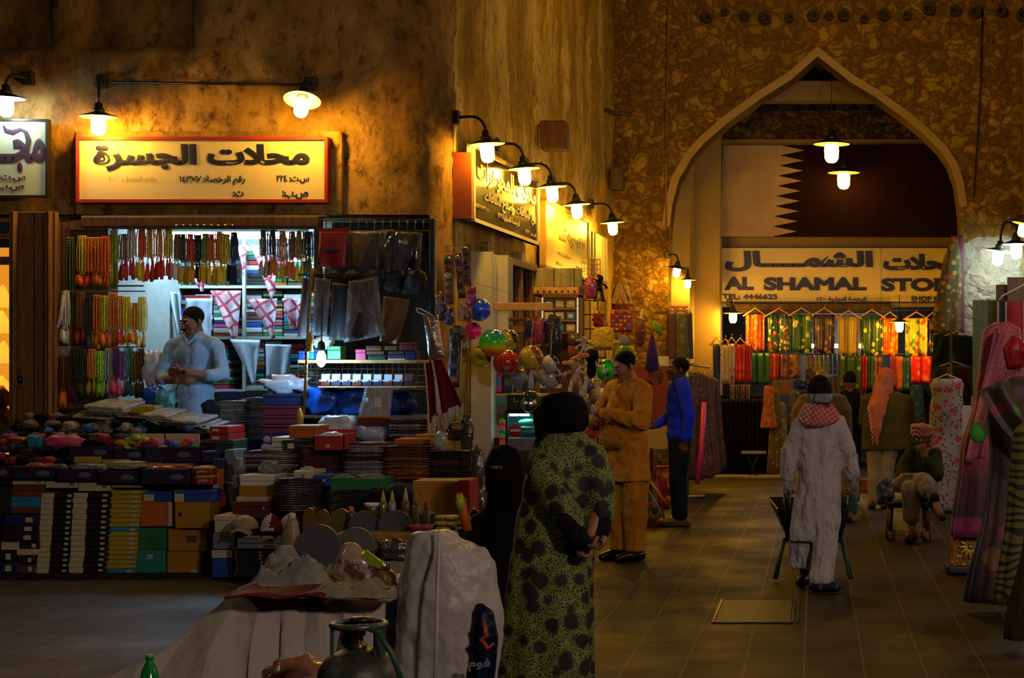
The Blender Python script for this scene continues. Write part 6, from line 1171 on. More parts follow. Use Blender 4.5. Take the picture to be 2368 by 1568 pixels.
for i, (a, b_, k) in enumerate((((1478, 1100), (1530, 1185), 'silver'), ((1494, 1060), (1502, 1180), 'green'), ((1490, 1120), (1492, 1182), 'blue'), ((1500, 1108), (1548, 1176), 'mustard'))): mb = MB(); mb.tube([W(*a, 17.9), W(*b_, 17.7)], .014, 8); tag(mb.build('toy_stick', pc(k)), f'{k} toy stick leaning in the corner behind the man in brown', 'stick')
# clothes rail behind the man in blue
t = thing('clothes_rack', 'metal clothes rack with a pink pole behind the man in blue', 'clothes rack', W(1610, 1150, 21.4)); mb = MB(); mb.tube([W(1590, 1150, 20.8), W(1590, 828, 20.8)], .02, 8); mb.tube([W(1590, 842, 20.8), W(1640, 850, 23)], .016, 8); mb.tube([W(1560, 1148, 20.8), W(1630, 1148, 20.8)], .02, 8); mb.build('rail', METG, t)
mb = MB(); mb.tube([W(1628, 930, 20.6), W(1622, 1040, 20.6), W(1612, 1120, 20.6)], .03, 8); mb.build('pole', mat('pink_metal', 'c8307c', .35), t)
STR = [('2a1c24', ['8c3040', '6c6068', '241820']), ('3c1c18', ['8a4028', 'b06040']), ('20242c', ['a04020', '505868']), ('5a2030', ['c04858', '802838']), ('3a3428', ['6a5c30', '8c2c20'])]
def dress(name, label, pxc, wt, wb, py0, py1, Y, m_, group, sleeve=False, fold=.1, nf=7, lean=0, cat='dress', hanger=True, sy=.35, prof=None, hm=None):
    c = W(pxc, py0, Y); zb = W(0, py1, Y).z; k = S(1, Y); t = thing(name, label, cat, (c.x, c.y, zb), group); mb = MB()
    pr = prof or [(0, wt*.28*k), (.04, wt*.5*k), (.12, wt*.52*k), (.4, (wt*.42+wb*.1)*k), (1, wb*.5*k)]
    mb.gown((c.x, c.y, 0), c.z, zb, pr, 44, 26, fold, nf, 1, sy, 0, (lean*k, 0), RN.uniform(0, 6)); mb.build('cloth', m_, t)
    if sleeve:
        for a_ in (-1, 1): mb = MB(); cap(mb, c+Vector((a_*wt*.42*k, 0, -wt*.14*k)), wt*.13*k, c+Vector((a_*wt*.62*k, -.02, -wt*.75*k)), wt*.15*k); mb.build('sleeve', m_, t)
    if hanger: 
        h = hm or mat('wooden_hanger', 'b08038', .5); mb = MB(); mb.tube([c+Vector((-wt*.45*k, 0, -.02)), c+Vector((0, 0, .05)), c+Vector((wt*.45*k, 0, -.02))], .009, 6); mb.build('hanger', h, t)
        mb = MB(); mb.tube([c+Vector((0, 0, .05)), c+Vector((0, 0, .08)), c+Vector((.02, 0, .105)), c+Vector((0, 0, .125)), c+Vector((-.02, 0, .11))], .004, 5); mb.build('hook', METG, t)
    return t
for i in range(7):
    base, cc = STR[i % 5]; dress('hanging_dress', f'striped dark garment on the clothes rack, {ORD[i]} from the man in blue', 1606+i*7, 34, 60, 862+i*3, 1110-i*4, 20.9+i*.3, floral('stripe_print'+str(i % 5), base, cc, 24, .33, co=(3.5, 1, .8)), 'garments on the clothes rack', fold=.18, lean=(-14 if i == 0 else 0))
# ================================================================ PEOPLE
def skin(n, c): return mat('skin_'+n, c, .5, var=.12, vs_=12)
HAIR = mat('black_hair', '080605', .85, var=.3, bump=.3, bs=50, spec=.15); EYW = mat('eye_white', 'b0a8a0', .3, var=0)
class Man:
    def __init__(s, label, loc, yaw, sc, sk):
        s.t = thing('person', label, 'person', loc); s.M = Matrix.Translation(Vector(loc)) @ Matrix.Rotation(yaw, 4, 'Z') @ Matrix.Scale(sc, 4); s.k = sc; s.sk = sk
    def w(s, v): return s.M @ Vector(v)
    def L(s, mb, pts, rs): return limb(mb, [s.w(p) for p in pts], [r*s.k for r in rs], 14)
    def B(s, mb, c, r, rot=(0, 0, 0)):
        m = MB(); m.ball((0, 0, 0), r, 18, 12, rot=rot); m.v = [s.M @ (Vector(c)+v) for v in m.v]; mb.add(m.v, m.f, 0, True); return mb
    def headM(s, c, yaw, pitch, roll=0): return s.M @ Matrix.Translation(Vector(c)) @ Matrix.Rotation(yaw, 4, 'Z') @ Matrix.Rotation(pitch, 4, 'X') @ Matrix.Rotation(roll, 4, 'Y')
    def hb(s, mb, H_, c, r): m = MB(); m.ball(c, r, 16, 12); mb.add([H_ @ v for v in m.v], m.f, 0, True)
    def hl(s, mb, H_, a, b, r1, r2): cap(mb, H_ @ Vector(a), r1*s.k, H_ @ Vector(b), r2*s.k, 10)
    def head(s, mb, H_):
        for c, r in (((0, .014, .03), (.074, .094, .09)), ((0, -.018, -.02), (.062, .078, .085)), ((0, -.03, -.075), (.048, .052, .04)), ((0, -.074, -.1), (.022, .02, .018)), ((-.08, .012, -.01), (.011, .022, .03)), ((.08, .012, -.01), (.011, .022, .03)), ((0, -.09, -.062), (.024, .012, .011)), ((-.04, -.062, -.025), (.024, .026, .02)), ((.04, -.062, -.025), (.024, .026, .02))): s.hb(mb, H_, c, r)
        s.hl(mb, H_, (0, -.092, .01), (0, -.112, -.03), .009, .015); s.hl(mb, H_, (-.038, -.08, .026), (.038, -.08, .026), .012, .012); s.hl(mb, H_, (0, .02, -.05), (0, .03, -.17), .055, .06)
    def face(s, H_, hair=True, mous=True, bald=False):
        if hair:
            mb = MB()
            if bald: s.hb(mb, H_, (0, .035, .0), (.082, .085, .055))
            else: s.hb(mb, H_, (0, .022, .045), (.08, .096, .086)); s.hl(mb, H_, (-.075, -.01, .03), (-.078, 0, -.01), .012, .01); s.hl(mb, H_, (.075, -.01, .03), (.078, 0, -.01), .012, .01)
            grow(mb, 'hair', HAIR, s.t, .008, 2)
        for a in (-1, 1):
            mb = MB(); s.hb(mb, H_, (a*.03, -.083, .003), (.014, .011, .008)); e = mb.build('eye', EYW, s.t); mb = MB(); s.hb(mb, H_, (a*.03, -.092, .003), (.007, .005, .007)); mb.build('iris', BLK, e)
            mb = MB(); s.hl(mb, H_, (a*.015, -.094, .024), (a*.048, -.084, .026), .005, .003); mb.build('eyebrow', HAIR, s.t)
        mb = MB(); s.hl(mb, H_, (-.018, -.1, -.068), (.018, -.1, -.068), .004, .004); mb.build('mouth', mat('lip', '5a2a20', .5), s.t)
        if mous: mb = MB(); s.hl(mb, H_, (-.026, -.098, -.05), (0, -.106, -.044), .007, .008); s.hl(mb, H_, (0, -.106, -.044), (.026, -.098, -.05), .008, .007); mb.build('moustache', HAIR, s.t)
    def hand(s, mb, wr, d, nrm, curl=.5, th=1, world=False):
        """palm and five fingers; d = pointing direction, nrm = way the palm faces, th = thumb side"""
        f = (lambda v: Vector(v)) if world else s.w
        o = f(wr); R3 = Matrix.Identity(3) if world else s.M.to_3x3().normalized(); d = (R3 @ Vector(d)).normalized(); n = (R3 @ Vector(nrm)).normalized(); a = d.cross(n).normalized()*th; n = a.cross(d).normalized()*th; k = s.k
        if n.dot(R3 @ Vector(nrm)) < 0: n = -n
        for i in range(4): cap(mb, o+a*(-.016+.011*i)*k, .015*k, o+(d*.085+a*(-.03+.02*i))*k, .0125*k, 8)
        for i, L in enumerate((.062, .078, .083, .07)):
            p = o+(d*.085+a*(-.03+.02*i))*k; an = .12
            for j, fr in enumerate((.45, .32, .23)):
                an += curl*(.7 if j == 0 else 1); q = p+(d*math.cos(an)+n*math.sin(an))*L*fr*k; cap(mb, p, (.0098-.001*j)*k, q, (.0088-.001*j)*k, 8); p = q
        p = o+(d*.02+a*.028)*k; q = p+(d*.035+a*.028+n*.012)*k; cap(mb, p, .014*k, q, .011*k, 8); cap(mb, q, .011*k, q+(d*.032+a*.004+n*.012)*k, .0085*k, 8)
    def grow(s, mb, name, m_, vox=.011, sm=3, disp=0, dsc=.12): return grow(mb, name, m_, s.t, vox, sm, disp, dsc)
    def foot(s, mb, an, d=(0, -1, 0), r=.04):
        a = Vector(an); d = Vector(d).normalized(); s.L(mb, [a-d*.04-Vector((0, 0, .045)), a+d*.1-Vector((0, 0, .05)), a+d*.17-Vector((0, 0, .055))], [r, r*.9, r*.7])
    def torso(s, mb, g=0, belly=0, zc=0):
        for c, r in (((0, 0, 1.33), (.17, .10, .14)), ((0, .005, 1.18), (.155, .10, .16)), ((0, .0, 1.02), (.15, .10, .12)), ((0, 0, .93), (.155, .105, .11))): s.B(mb, c, tuple(q+g for q in r))
        s.L(mb, [(-.17, 0, 1.41), (0, .01, 1.45), (.17, 0, 1.41)], [.055+g, .06+g, .055+g])
        if belly: s.B(mb, (0, -.09, 1.05), (.15+g, belly+g, .17))
def loft(mb, secs, Y, n=36, sub=5, fold=0, nf=9, ph=0, dep=.6, mi=0):
    """closed shell through sections (py, left px, right px[, depth ratio, y shift, fold])"""
    S_ = []
    for i in range(len(secs)-1):
        a = list(secs[i])+[dep, 0, fold][len(secs[i])-3:]; b = list(secs[i+1])+[dep, 0, fold][len(secs[i+1])-3:]
        for k in range(sub if i < len(secs)-2 else sub+1): t = k/sub; t2 = t*t*(3-2*t); S_.append([a[0]+(b[0]-a[0])*t]+[a[j]+(b[j]-a[j])*t2 for j in range(1, 6)])
    vv = []; ff = []
    for py, l, r, dp, ys, fo in S_:
        c = W((l+r)/2, py, Y); hw = S((r-l)/2, Y)
        for k in range(n): th = 2*PI*k/n; f = 1+fo*(math.sin(nf*th+ph)+.5*math.sin((nf+4)*th+py*.02)); vv.append((c.x+math.cos(th)*hw*f, Y+ys+math.sin(th)*hw*dp*f, c.z))
    for j in range(len(S_)-1):
        for k in range(n): k2 = (k+1) % n; ff.append((j*n+k, (j+1)*n+k, (j+1)*n+k2, j*n+k2))
    ff.append(tuple(range(n))); ff.append(tuple((len(S_)-1)*n+k for k in range(n-1, -1, -1))); mb.add(vv, ff, mi, True); return mb
# ---- shopkeeper with crossed arms
SK1 = skin('brown', '6a4028'); SK2 = skin('tan', '8a5a3a')
p = Man('shopkeeper in a light blue shirt, arms crossed, looking down inside the lit shop', W(450, 862, 14.95)-Vector((0, 0, 1.22)), -.12, 1.03, SK1)
HM_ = p.headM((-.01, -.02, 1.61), -.45, .22); mb = MB(); p.head(mb, HM_); p.torso(mb)
AR = [(-.2, 0, 1.40), (-.27, -.06, 1.13), (-.02, -.27, 1.12), (.07, -.27, 1.13)]; AL = [(.2, 0, 1.40), (.28, -.06, 1.14), (.04, -.30, 1.19), (-.06, -.29, 1.20)]
for A_ in (AR, AL): p.L(mb, A_[:3], [.05, .042, .03])
p.hand(mb, AR[2], (1, -.02, .1), (0, 1, 0), .4, 1); p.hand(mb, AL[2], (-1, .08, .0), (0, 1, 0), .35, -1)
for a in (-1, 1): p.L(mb, [(a*.09, 0, .93), (a*.1, 0, .5), (a*.1, 0, .09)], [.08, .055, .04]); p.foot(mb, (a*.1, 0, .09))
p.grow(mb, 'body', SK1, .008, 3); p.face(HM_)
SHB = fabric('light_blue_shirt', '7fa2cc', .5, 5, sheen=0); mb = MB(); p.torso(mb, .018); p.L(mb, [(-.19, 0, 1.40), (-.265, -.05, 1.16), (-.2, -.14, 1.13)], [.068, .06, .05]); p.L(mb, [(.19, 0, 1.40), (.275, -.05, 1.17), (.2, -.16, 1.16)], [.068, .06, .05]); p.B(mb, (0, 0, .86), (.175, .13, .2)); p.L(mb, [(-.05, -.01, 1.47), (.05, -.01, 1.47)], [.062, .062])
p.grow(mb, 'shirt', SHB, .011, 3, .012, .09)
mb = MB(); p.L(mb, [(-.05, -.075, 1.49), (0, -.125, 1.42), (.05, -.075, 1.49)], [.014, .008, .014]); mb.build('collar', SHB, p.t)
for z in (1.36, 1.28, 1.06, .99): mb = MB(); mb.ball(p.w((0, -.128, z)), .007, 8, 6); mb.build('button', EYW, p.t)
mb = MB(); q = p.w((-.04, -.275, 1.145)); mb.lathe([(.018, -.006), (.021, 0), (.018, .008)], 16, 0, Matrix.Translation(p.w((.07, -.325, 1.19))) @ Matrix.Rotation(PI/2, 4, 'X')); mb.build('wristwatch', BLK, p.t)
mb = MB()
for a in (-1, 1): p.L(mb, [(a*.09, 0, .9), (a*.1, 0, .5), (a*.1, 0, .12)], [.1, .075, .07])
p.grow(mb, 'trousers', fabric('dark_trousers', '1c1e26', .5, 6), .015, 3)
# ---- man in brown
SHBR = fabric('ochre_brown_shalwar', 'b47414', .9, 7, sc=(1, 1, .6), sheen=0)
p = Man('man in an ochre brown long shirt and trousers, arms crossed, beside hanging toys', (W(1452, 0, 14.3).x, 14.3, 0), -.75, 1.0, SK2)
HM_ = p.headM((0, -.04, 1.60), -.1, .3); mb = MB(); p.head(mb, HM_); p.torso(mb)
AR = [(-.2, 0, 1.40), (-.27, -.12, 1.13), (-.0, -.31, 1.17)]; AL = [(.2, 0, 1.40), (.29, -.12, 1.14), (.02, -.34, 1.23)]
for A_ in (AR, AL): p.L(mb, A_, [.05, .042, .03])
p.hand(mb, AR[2], (1, .1, .35), (0, 1, 0), .35, 1); p.hand(mb, AL[2], (-1, .15, .25), (0, 1, 0), .3, -1)
for a in (-1, 1): p.L(mb, [(a*.09, 0, .93), (a*.1, 0, .5), (a*.1, 0, .09)], [.08, .055, .04]); p.foot(mb, (a*.1, 0, .09))
p.grow(mb, 'body', SK2, .009, 3); p.face(HM_)
mb = MB(); p.torso(mb, .03, .13); p.L(mb, [(-.19, 0, 1.40), (-.28, -.11, 1.14), (-.06, -.29, 1.16)], [.08, .075, .05]); p.L(mb, [(.19, 0, 1.40), (.3, -.11, 1.15), (.08, -.32, 1.22)], [.08, .075, .05])
m = MB(); m.gown((0, -.01, 0), 1.05, .66, [(0, .2), (.5, .215), (1, .235)], 40, 12, .04, 7, 1, .75); mb.add([p.M @ v for v in m.v], m.f, 0, True)
p.grow(mb, 'long_shirt', SHBR, .011, 2, .03, .07); mb = MB(); mb.sheet(lambda u, v: p.w(((u-.5)*.045, -.142-.075*math.sin(v*PI*.8), 1.40-.30*v)), 3, 8, (0, .01, 0)); mb.build('placket', fabric('placket_cloth', 'c88820', .5, 9, sheen=0), p.t)
for A_ in (AR, AL): mb = MB(); p.L(mb, [Vector(A_[1]).lerp(Vector(A_[2]), .72), Vector(A_[1]).lerp(Vector(A_[2]), .84)], [.052, .05]); mb.build('cuff', SHBR, p.t)
mb = MB(); p.L(mb, [(-.055, -.07, 1.47), (0, -.13, 1.39), (.055, -.07, 1.47)], [.018, .01, .018]); mb.build('collar', SHBR, p.t)
mb = MB()
for a in (-1, 1): m = MB(); m.gown((a*.095, .0, 0), .8, .08, [(0, .12), (.5, .105), (.92, .085), (1, .088)], 28, 18, .06, 6, 1, 1); mb.add([p.M @ v for v in m.v], m.f, 0, True)
p.grow(mb, 'trousers', SHBR, .013, 2, .014, .1)
SHOE = mat('black_leather_shoe', '120e0d', .3)
for a in (-1, 1): mb = MB(); p.L(mb, [(a*.1, .05, .045), (a*.1, -.1, .045), (a*.1, -.19, .035)], [.046, .046, .035]); p.grow(mb, 'shoe', SHOE, .01, 2)
# ---- man in blue sweater
SKD = skin('dark', '4c2c1c'); p = Man('man in a bright blue sweatshirt and dark jeans facing the toy stalls', (W(1572, 0, 17.5).x, 17.5, 0), -1.35, 1.0, SKD)
HM_ = p.headM((0, -.02, 1.58), 0, -.08); mb = MB(); p.head(mb, HM_); p.torso(mb)
AR = [(-.2, 0, 1.39), (-.24, -.06, 1.12), (-.2, -.24, 1.0)]; AL = [(.2, 0, 1.39), (.25, .06, 1.12), (.23, .02, .86)]
for A_ in (AR, AL): p.L(mb, A_, [.05, .042, .03])
p.hand(mb, AL[2], (0, -.1, -1), (-1, 0, 0), .35, -1); p.hand(mb, AR[2], (.2, -1, .2), (1, 0, 0), .4, 1)
for a in (-1, 1): p.L(mb, [(a*.09, 0, .93), (a*.09, -.02, .5), (a*.09, .0, .09)], [.08, .055, .04]); p.foot(mb, (a*.09, 0, .09))
p.grow(mb, 'body', SKD, .01, 3); p.face(HM_, True, False)
BLS = fabric('bright_blue_sweatshirt', '0a2cf0', .5, 5, sheen=0); mb = MB(); p.torso(mb, .03); p.L(mb, AR[:2]+[(-.205, -.2, 1.02)], [.072, .062, .045]); p.L(mb, AL[:2]+[(.232, .02, .9)], [.072, .066, .048]); p.B(mb, (0, 0, .9), (.17, .13, .08)); p.grow(mb, 'sweatshirt', BLS, .012, 3, .012, .1)
mb = MB(); p.L(mb, [(-.05, -.04, 1.47), (0, -.09, 1.44), (.05, -.04, 1.47), (.03, .06, 1.49), (-.03, .06, 1.49), (-.05, -.04, 1.47)], [.02]*6); mb.build('shirt_collar', mat('pale_collar', '9a9070', .7), p.t)
mb = MB(); p.B(mb, (-.03, -.137, 1.24), (.03, .006, .045)); p.B(mb, (-.02, -.135, 1.15), (.02, .006, .035)); mb.build('chest_print', mat('grey_print', '5a6484', .6), p.t)
mb = MB()
for a in (-1, 1): p.L(mb, [(a*.085, 0, .88), (a*.09, -.02, .5), (a*.09, .0, .12)], [.105, .08, .072])
p.grow(mb, 'jeans', fabric('dark_jeans', '141c28', .6, 6), .013, 3, .01, .1)
for a in (-1, 1): mb = MB(); p.L(mb, [(a*.09, .06, .02), (a*.09, -.17, .02)], [.04, .04]); p.grow(mb, 'sandal', mat('brown_sandal', '2a1a12', .5), .01, 2)
# ---- porter walking away
Y = 12.3; SKW = skin('porter', '5c3826'); p = Man('porter in white robe, knit cap and red checked scarf walking away behind a wheelbarrow', (W(1885, 0, Y).x, Y, 0), 0, .92, SKW)
THB = fabric('white_robe', 'a49ca0', 1, 8, var=.15, sc=(1, 1, .45)); k = S(1, Y); q = lambda x, y, dy=0: W(x, y, Y)+Vector((0, dy, 0))
mb = MB(); c = q(1895, 905); mb.ball(c, (.075, .09, .1)); cap(mb, c-Vector((0, .0, .05)), .055, q(1893, 965), .06); loft(mb, [(960, 1868, 1922), (1000, 1858, 1932), (1100, 1860, 1930), (1180, 1860, 1930)], Y, dep=.3)
limb(mb, [q(1852, 978), q(1824, 1050, .02), q(1820, 1108, -.02+.08)], [.045, .038, .028]); limb(mb, [q(1938, 978), q(1964, 1050, .02), q(1974, 1108, .1)], [.045, .038, .028])
p.hand(mb, q(1818, 1112, .08), (.1, .5, -1), (1, 0, 0), .8, 1, True); p.hand(mb, q(1974, 1112, .1), (-.1, .5, -1), (-1, 0, 0), .8, -1, True)
limb(mb, [q(1868, 1170), q(1860, 1260, .07), q(1860, 1330, .13)], [.07, .05, .035]); limb(mb, [q(1912, 1170), q(1908, 1260, -.05), q(1898, 1350, -.12)], [.08, .055, .04])
p.grow(mb, 'body', SKW, .01, 3)
mb = MB(); loft(mb, [(950, 1878, 1912), (962, 1850, 1940), (990, 1842, 1948), (1060, 1846, 1946), (1110, 1846, 1946, .55), (1180, 1836, 1946, .55, 0, .03), (1250, 1826, 1938, .55, 0, .05)], Y, fold=.01, dep=.5)
loft(mb, [(1150, 1835, 1905, .8, .02, .03), (1240, 1826, 1893, .8, .05, .05), (1318, 1824, 1884, .8, .1, .07)], Y); loft(mb, [(1150, 1880, 1946, .8, 0, .03), (1240, 1880, 1938, .8, -.05, .05), (1345, 1872, 1926, .75, -.12, .07)], Y, ph=2)
limb(mb, [q(1856, 980), q(1828, 1045, .02), q(1822, 1098, .06)], [.07, .066, .06]); limb(mb, [q(1936, 980), q(1960, 1045, .02), q(1970, 1098, .08)], [.07, .066, .06])
p.grow(mb, 'robe', THB, .012, 2, .02, .09)
mb = MB(); mb.lathe([(.088, -.08), (.094, -.05), (.095, -.015), (.088, .04), (.06, .095), (.02, .115), (.002, .118)], 24, 0, Matrix.Translation(c+Vector((0, 0, .0)))); mb.m = [2 if sum(mb.v[i].z for i in f)/len(f)-c.z < -.03 else 0 for f in mb.f]
mb.build('knit_cap', [fabric('black_knit', '141212', .6, 30), fabric('black_knit', '141212', .6, 30), fabric('grey_knit', '7c8084', .6, 30)], p.t)
RCK = m_check('red_white_scarf', 'b89898', 'a01c28', 4); mb = MB()
for a, (dx, dz, r_) in enumerate(((0, 0, .05), (.0, -.04, .055), (0, -.075, .045))): mb.tube([q(1893, 948)+Vector((math.cos(u)*(.085+.02*a)+dx, math.sin(u)*(.075+.015*a), dz+.015*math.sin(u*2+a))) for u in [i*PI/10 for i in range(21)]], r_*.75, 10)
loft(mb, [(948, 1868, 1918, .8), (965, 1855, 1930, .8), (980, 1850, 1905, .6, -.02), (994, 1856, 1880, .5, -.05)], Y); p.grow(mb, 'scarf', RCK, .012, 2, .02, .06)
for a, (x, y, dy) in enumerate(((1862, 1338, .12), (1900, 1360, -.12))): mb = MB(); c2 = q(x, y, dy); c2.z = .045; cap(mb, c2+Vector((-.03 if a == 0 else -.05, .03, 0)), .045, c2+Vector((.0 if a == 0 else .1, .08 if a == 0 else -.03, -.0)), .04); p.grow(mb, 'shoe', mat('navy_shoe', '121824', .5), .01, 2)
# wheelbarrow in front of him
Yb = 12.9; GRN = mat('green_barrow_paint', '12463c', .5); t = thing('wheelbarrow', 'wheelbarrow with green legs and cloth-wrapped handles pushed by the porter', 'wheelbarrow', (W(1885, 0, Yb).x, Yb, 0)); xc = W(1880, 0, Yb).x
mb = MB(); z0, z1 = .24, .52
vs8 = [(xc-.27, 13.0, z1), (xc+.27, 13.0, z1), (xc+.3, 13.8, z1+.03), (xc-.36, 13.8, z1+.03), (xc-.17, 13.1, z0), (xc+.17, 13.1, z0), (xc+.2, 13.6, z0), (xc-.2, 13.6, z0)]
vs8 = [Vector(v) for v in vs8]; inn = [v*.97+Vector((xc, 13.35, .5))*.03+Vector((0, 0, .012)) for v in vs8]; fs = [(4, 5, 6, 7), (0, 1, 5, 4), (1, 2, 6, 5), (2, 3, 7, 6), (3, 0, 4, 7)]
mb.add(vs8+inn, [tuple(reversed(f)) for f in fs]+[tuple(i+8 for i in f) for f in fs]+[(i, (i+1) % 4, (i+1) % 4+8, i+8) for i in range(4)]); mb.build('tray', mat('rusty_black_tray', '1a1c1c', .5, .4, var=.5, vs_=15, bump=.4), t)
for a, x in ((-1, 1820), (1, 1976)):
    mb = MB(); h = W(x, 1122, 12.4); h2 = Vector((xc+a*.2, 13.3, .26)); mb.tube([h+Vector((0, -.06, .01)), h2, Vector((xc+a*.05, 14.0, .2))], .016, 8); mb.build('handle_bar', GRN, t)
    mb = MB(); mb.tube([h+Vector((0, -.09, .01)), h.lerp(h2, .3)], .028, 8); mb.build('cloth_grip', fabric('grey_rag', '8a8688', .8, 14), t)
    mb = MB(); mb.tube([Vector((xc+a*.22, 13.05, .3)), Vector((xc+a*.28, 12.85, .02))], .02, 6, sq=.6); mb.build('leg', GRN, t)
mb = MB(); mb.lathe([(.1, -.03), (.17, -.03), (.18, 0), (.17, .03), (.1, .03)], 24, 0, Matrix.Translation((xc, 14.05, .18)) @ Matrix.Rotation(PI/2, 4, 'Y')); mb.build('wheel', mat('black_rubber', '101010', .8), t)
mb = MB(); mb.tube([W(1976, 1150, 12.5), W(1972, 1175, 12.5), W(1980, 1190, 12.5)], [.02, .04, .01], 8); mb.build('green_rag', fabric('green_rag', '0c5c44', .8, 14), t)
# ---- bald man in olive jacket
def backman(label, Y, hx, hy, hr, jk, jm, leg, lm, sk, hairf, extra=None, feet=None, arms=None):
    p = Man(label, (W(hx, 0, Y).x, Y, 0), PI, 1, sk); mb = MB(); c = W(hx, hy, Y); mb.ball(c, (.075, .09, .11)); mb.ball(c+Vector((-.08, 0, -.01)), (.012, .02, .03)); mb.ball(c+Vector((.08, 0, -.01)), (.012, .02, .03)); cap(mb, c-Vector((0, 0, .06)), .055, c-Vector((0, 0, .2)), .06)
    j2 = [(a, l+6, r-6) for a, l, r in jk]; loft(mb, j2, Y, dep=.5)
    for sc_ in leg: loft(mb, [(a, l+3, r-3) for a, l, r in sc_], Y, dep=.9)
    if feet:
        for fx, fy in feet: z = W(fx, fy, Y); cap(mb, (z.x, Y+.1, .05), .04, (z.x, Y-.08, .05), .04)
    p.grow(mb, 'body', sk, .012, 3); mb = MB(); loft(mb, jk, Y, dep=.55, fold=.015)
    for a_ in (arms or []): limb(mb, [W(x, y, Y)+Vector((0, d_, 0)) for x, y, d_ in a_], [.075, .065, .055])
    p.grow(mb, 'jacket', jm, .014, 3, .014, .1)
    if leg:
        mb = MB()
        for i, sc_ in enumerate(leg): loft(mb, sc_, Y, dep=.9, fold=.04, ph=i)
        p.grow(mb, 'trousers', lm, .013, 2, .012, .1)
    mb = MB()
    if hairf == 'bald': mb.ball(c+Vector((0, .0, .0)), (.083, .088, .05)); nm, hm = 'hair', fabric('grey_hair', '2a2622', .4, 40, sc=(1, 1, 1)); mb.v = [v for v in mb.v]
    elif hairf == 'hair': mb.ball(c+Vector((0, 0, .02)), (.083, .097, .1)); nm, hm = 'hair', HAIR
    if hairf: grow(mb, nm, hm, p.t, .01, 2)
    if feet:
        for fx, fy in feet: z = W(fx, fy, Y); mb = MB(); cap(mb, (z.x, Y+.12, .04), .045, (z.x, Y-.1, .04), .045); p.grow(mb, 'shoe', mat('brown_shoe', '2c1a10', .5), .012, 2)
    return p
OLV = fabric('olive_jacket', '54401a', .5, 5); OLV2 = fabric('olive_coat', '4c441a', .5, 4); WTR = fabric('white_trousers', '94826c', .8, 5)
backman('bald man in an olive jacket seen from behind, in front of the bright store doorway', 18.0, 1900, 878, 1, [(903, 1880, 1922), (918, 1846, 1958), (950, 1830, 1970), (1010, 1828, 1972), (1062, 1832, 1970)], OLV, [[(1050, 1840, 1902), (1120, 1842, 1895), (1212, 1846, 1890)], [(1050, 1900, 1984), (1110, 1930, 1988), (1206, 1940, 1978)]], WTR, SK2, 'bald', feet=[(1868, 1206), (1960, 1206)])
backman('dark-haired young man in a black shirt between the two olive-coated men', 20.4, 1965, 880, 1, [(898, 1952, 1978), (910, 1940, 1990), (960, 1936, 1994), (1020, 1940, 1992)], fabric('black_shirt', '14110f', .5, 5), [[(1010, 1940, 1966), (1160, 1944, 1964)], [(1010, 1964, 1992), (1160, 1968, 1988)]], fabric('dark_trousers', '1c1e26', .5, 6), SK1, 'hair')
p = backman('man with a pink checked headcloth and olive coat seen from behind, white trousers', 19.8, 2046, 880, 1, [(900, 2030, 2066), (914, 2004, 2094), (950, 1996, 2104), (1000, 1994, 2108), (1040, 1994, 2108)], OLV2, [[(1030, 2003, 2040), (1100, 2006, 2036), (1166, 2006, 2030)], [(1030, 2032, 2078), (1100, 2034, 2066), (1170, 2030, 2054)]], WTR, SK1, None, feet=[(2016, 1172), (2044, 1174)], arms=[[(2096, 925, 0), (2108, 975, .02), (2112, 1020, -.04)], [(2004, 925, 0), (1998, 975, .1), (2006, 985, .3)]])
Y = 19.8; mb = MB(); mb.ball(W(2048, 876, Y), (.105, .12, .135)); loft(mb, [(870, 2026, 2070), (900, 2018, 2066, .6, -.05), (940, 2006, 2050, .35, -.14), (985, 2010, 2038, .25, -.17), (1030, 2024, 2030, .2, -.18)], Y, fold=.05); grow(mb, 'headcloth', m_check('pink_check', 'c08060', 'b44424', 5), p.t, .012, 2, .02, .07)
mb = MB()
for i in range(9): a = W(2008+i*1.5, 940+i*10, Y); mb.tube([a+Vector((0, -.2, .02)), a+Vector((-.02, -.21, -.03))], .006, 4)
mb.build('fringe', pc('cream'), p.t)
# ---- seated man
Y = 16.2; q = lambda x, y, dy=0: W(x, y, Y)+Vector((0, dy, 0)); p = Man('seated man in red striped turban and green jacket, hand at his chin, legs crossed', (W(2125, 0, Y).x, Y, 0), .0, 1.0, SK1)
hc = q(2132, 1010, -.05); H_ = Matrix.Translation(hc) @ Matrix.Rotation(-.15, 4, 'Z') @ Matrix.Rotation(.12, 4, 'X'); mb = MB(); p.head(mb, H_)
loft(mb, [(1040, 2112, 2160), (1080, 2110, 2166), (1135, 2106, 2160)], Y)
AH = [q(2108, 1052), q(2086, 1085, -.02), q(2096, 1115, -.28)]; AC = [q(2160, 1052), q(2162, 1092, -.22), q(2134, 1052, -.26)]
limb(mb, AH, [.05, .04, .03]); limb(mb, AC, [.05, .04, .03]); p.hand(mb, AC[2], (-.25, .1, 1), (0, 1, .2), .75, -1, True); p.hand(mb, AH[2], (.3, -1, -.2), (0, 0, -1), .4, 1, True)
LG1 = [q(2150, 1135, 0), q(2128, 1108, -.42), q(2150, 1150, -.62), q(2160, 1168, -.66)]; LG2 = [q(2112, 1135, 0), q(2100, 1125, -.42), q(2104, 1205, -.40)]
limb(mb, LG1[:3], [.08, .06, .04]); limb(mb, LG2, [.08, .06, .04]); cap(mb, LG1[2], .04, q(2162, 1174, -.78), .03); cap(mb, q(2104, 1218, -.4), .04, q(2092, 1226, -.58), .03); p.grow(mb, 'body', SK1, .009, 3); p.face(H_, False, True)
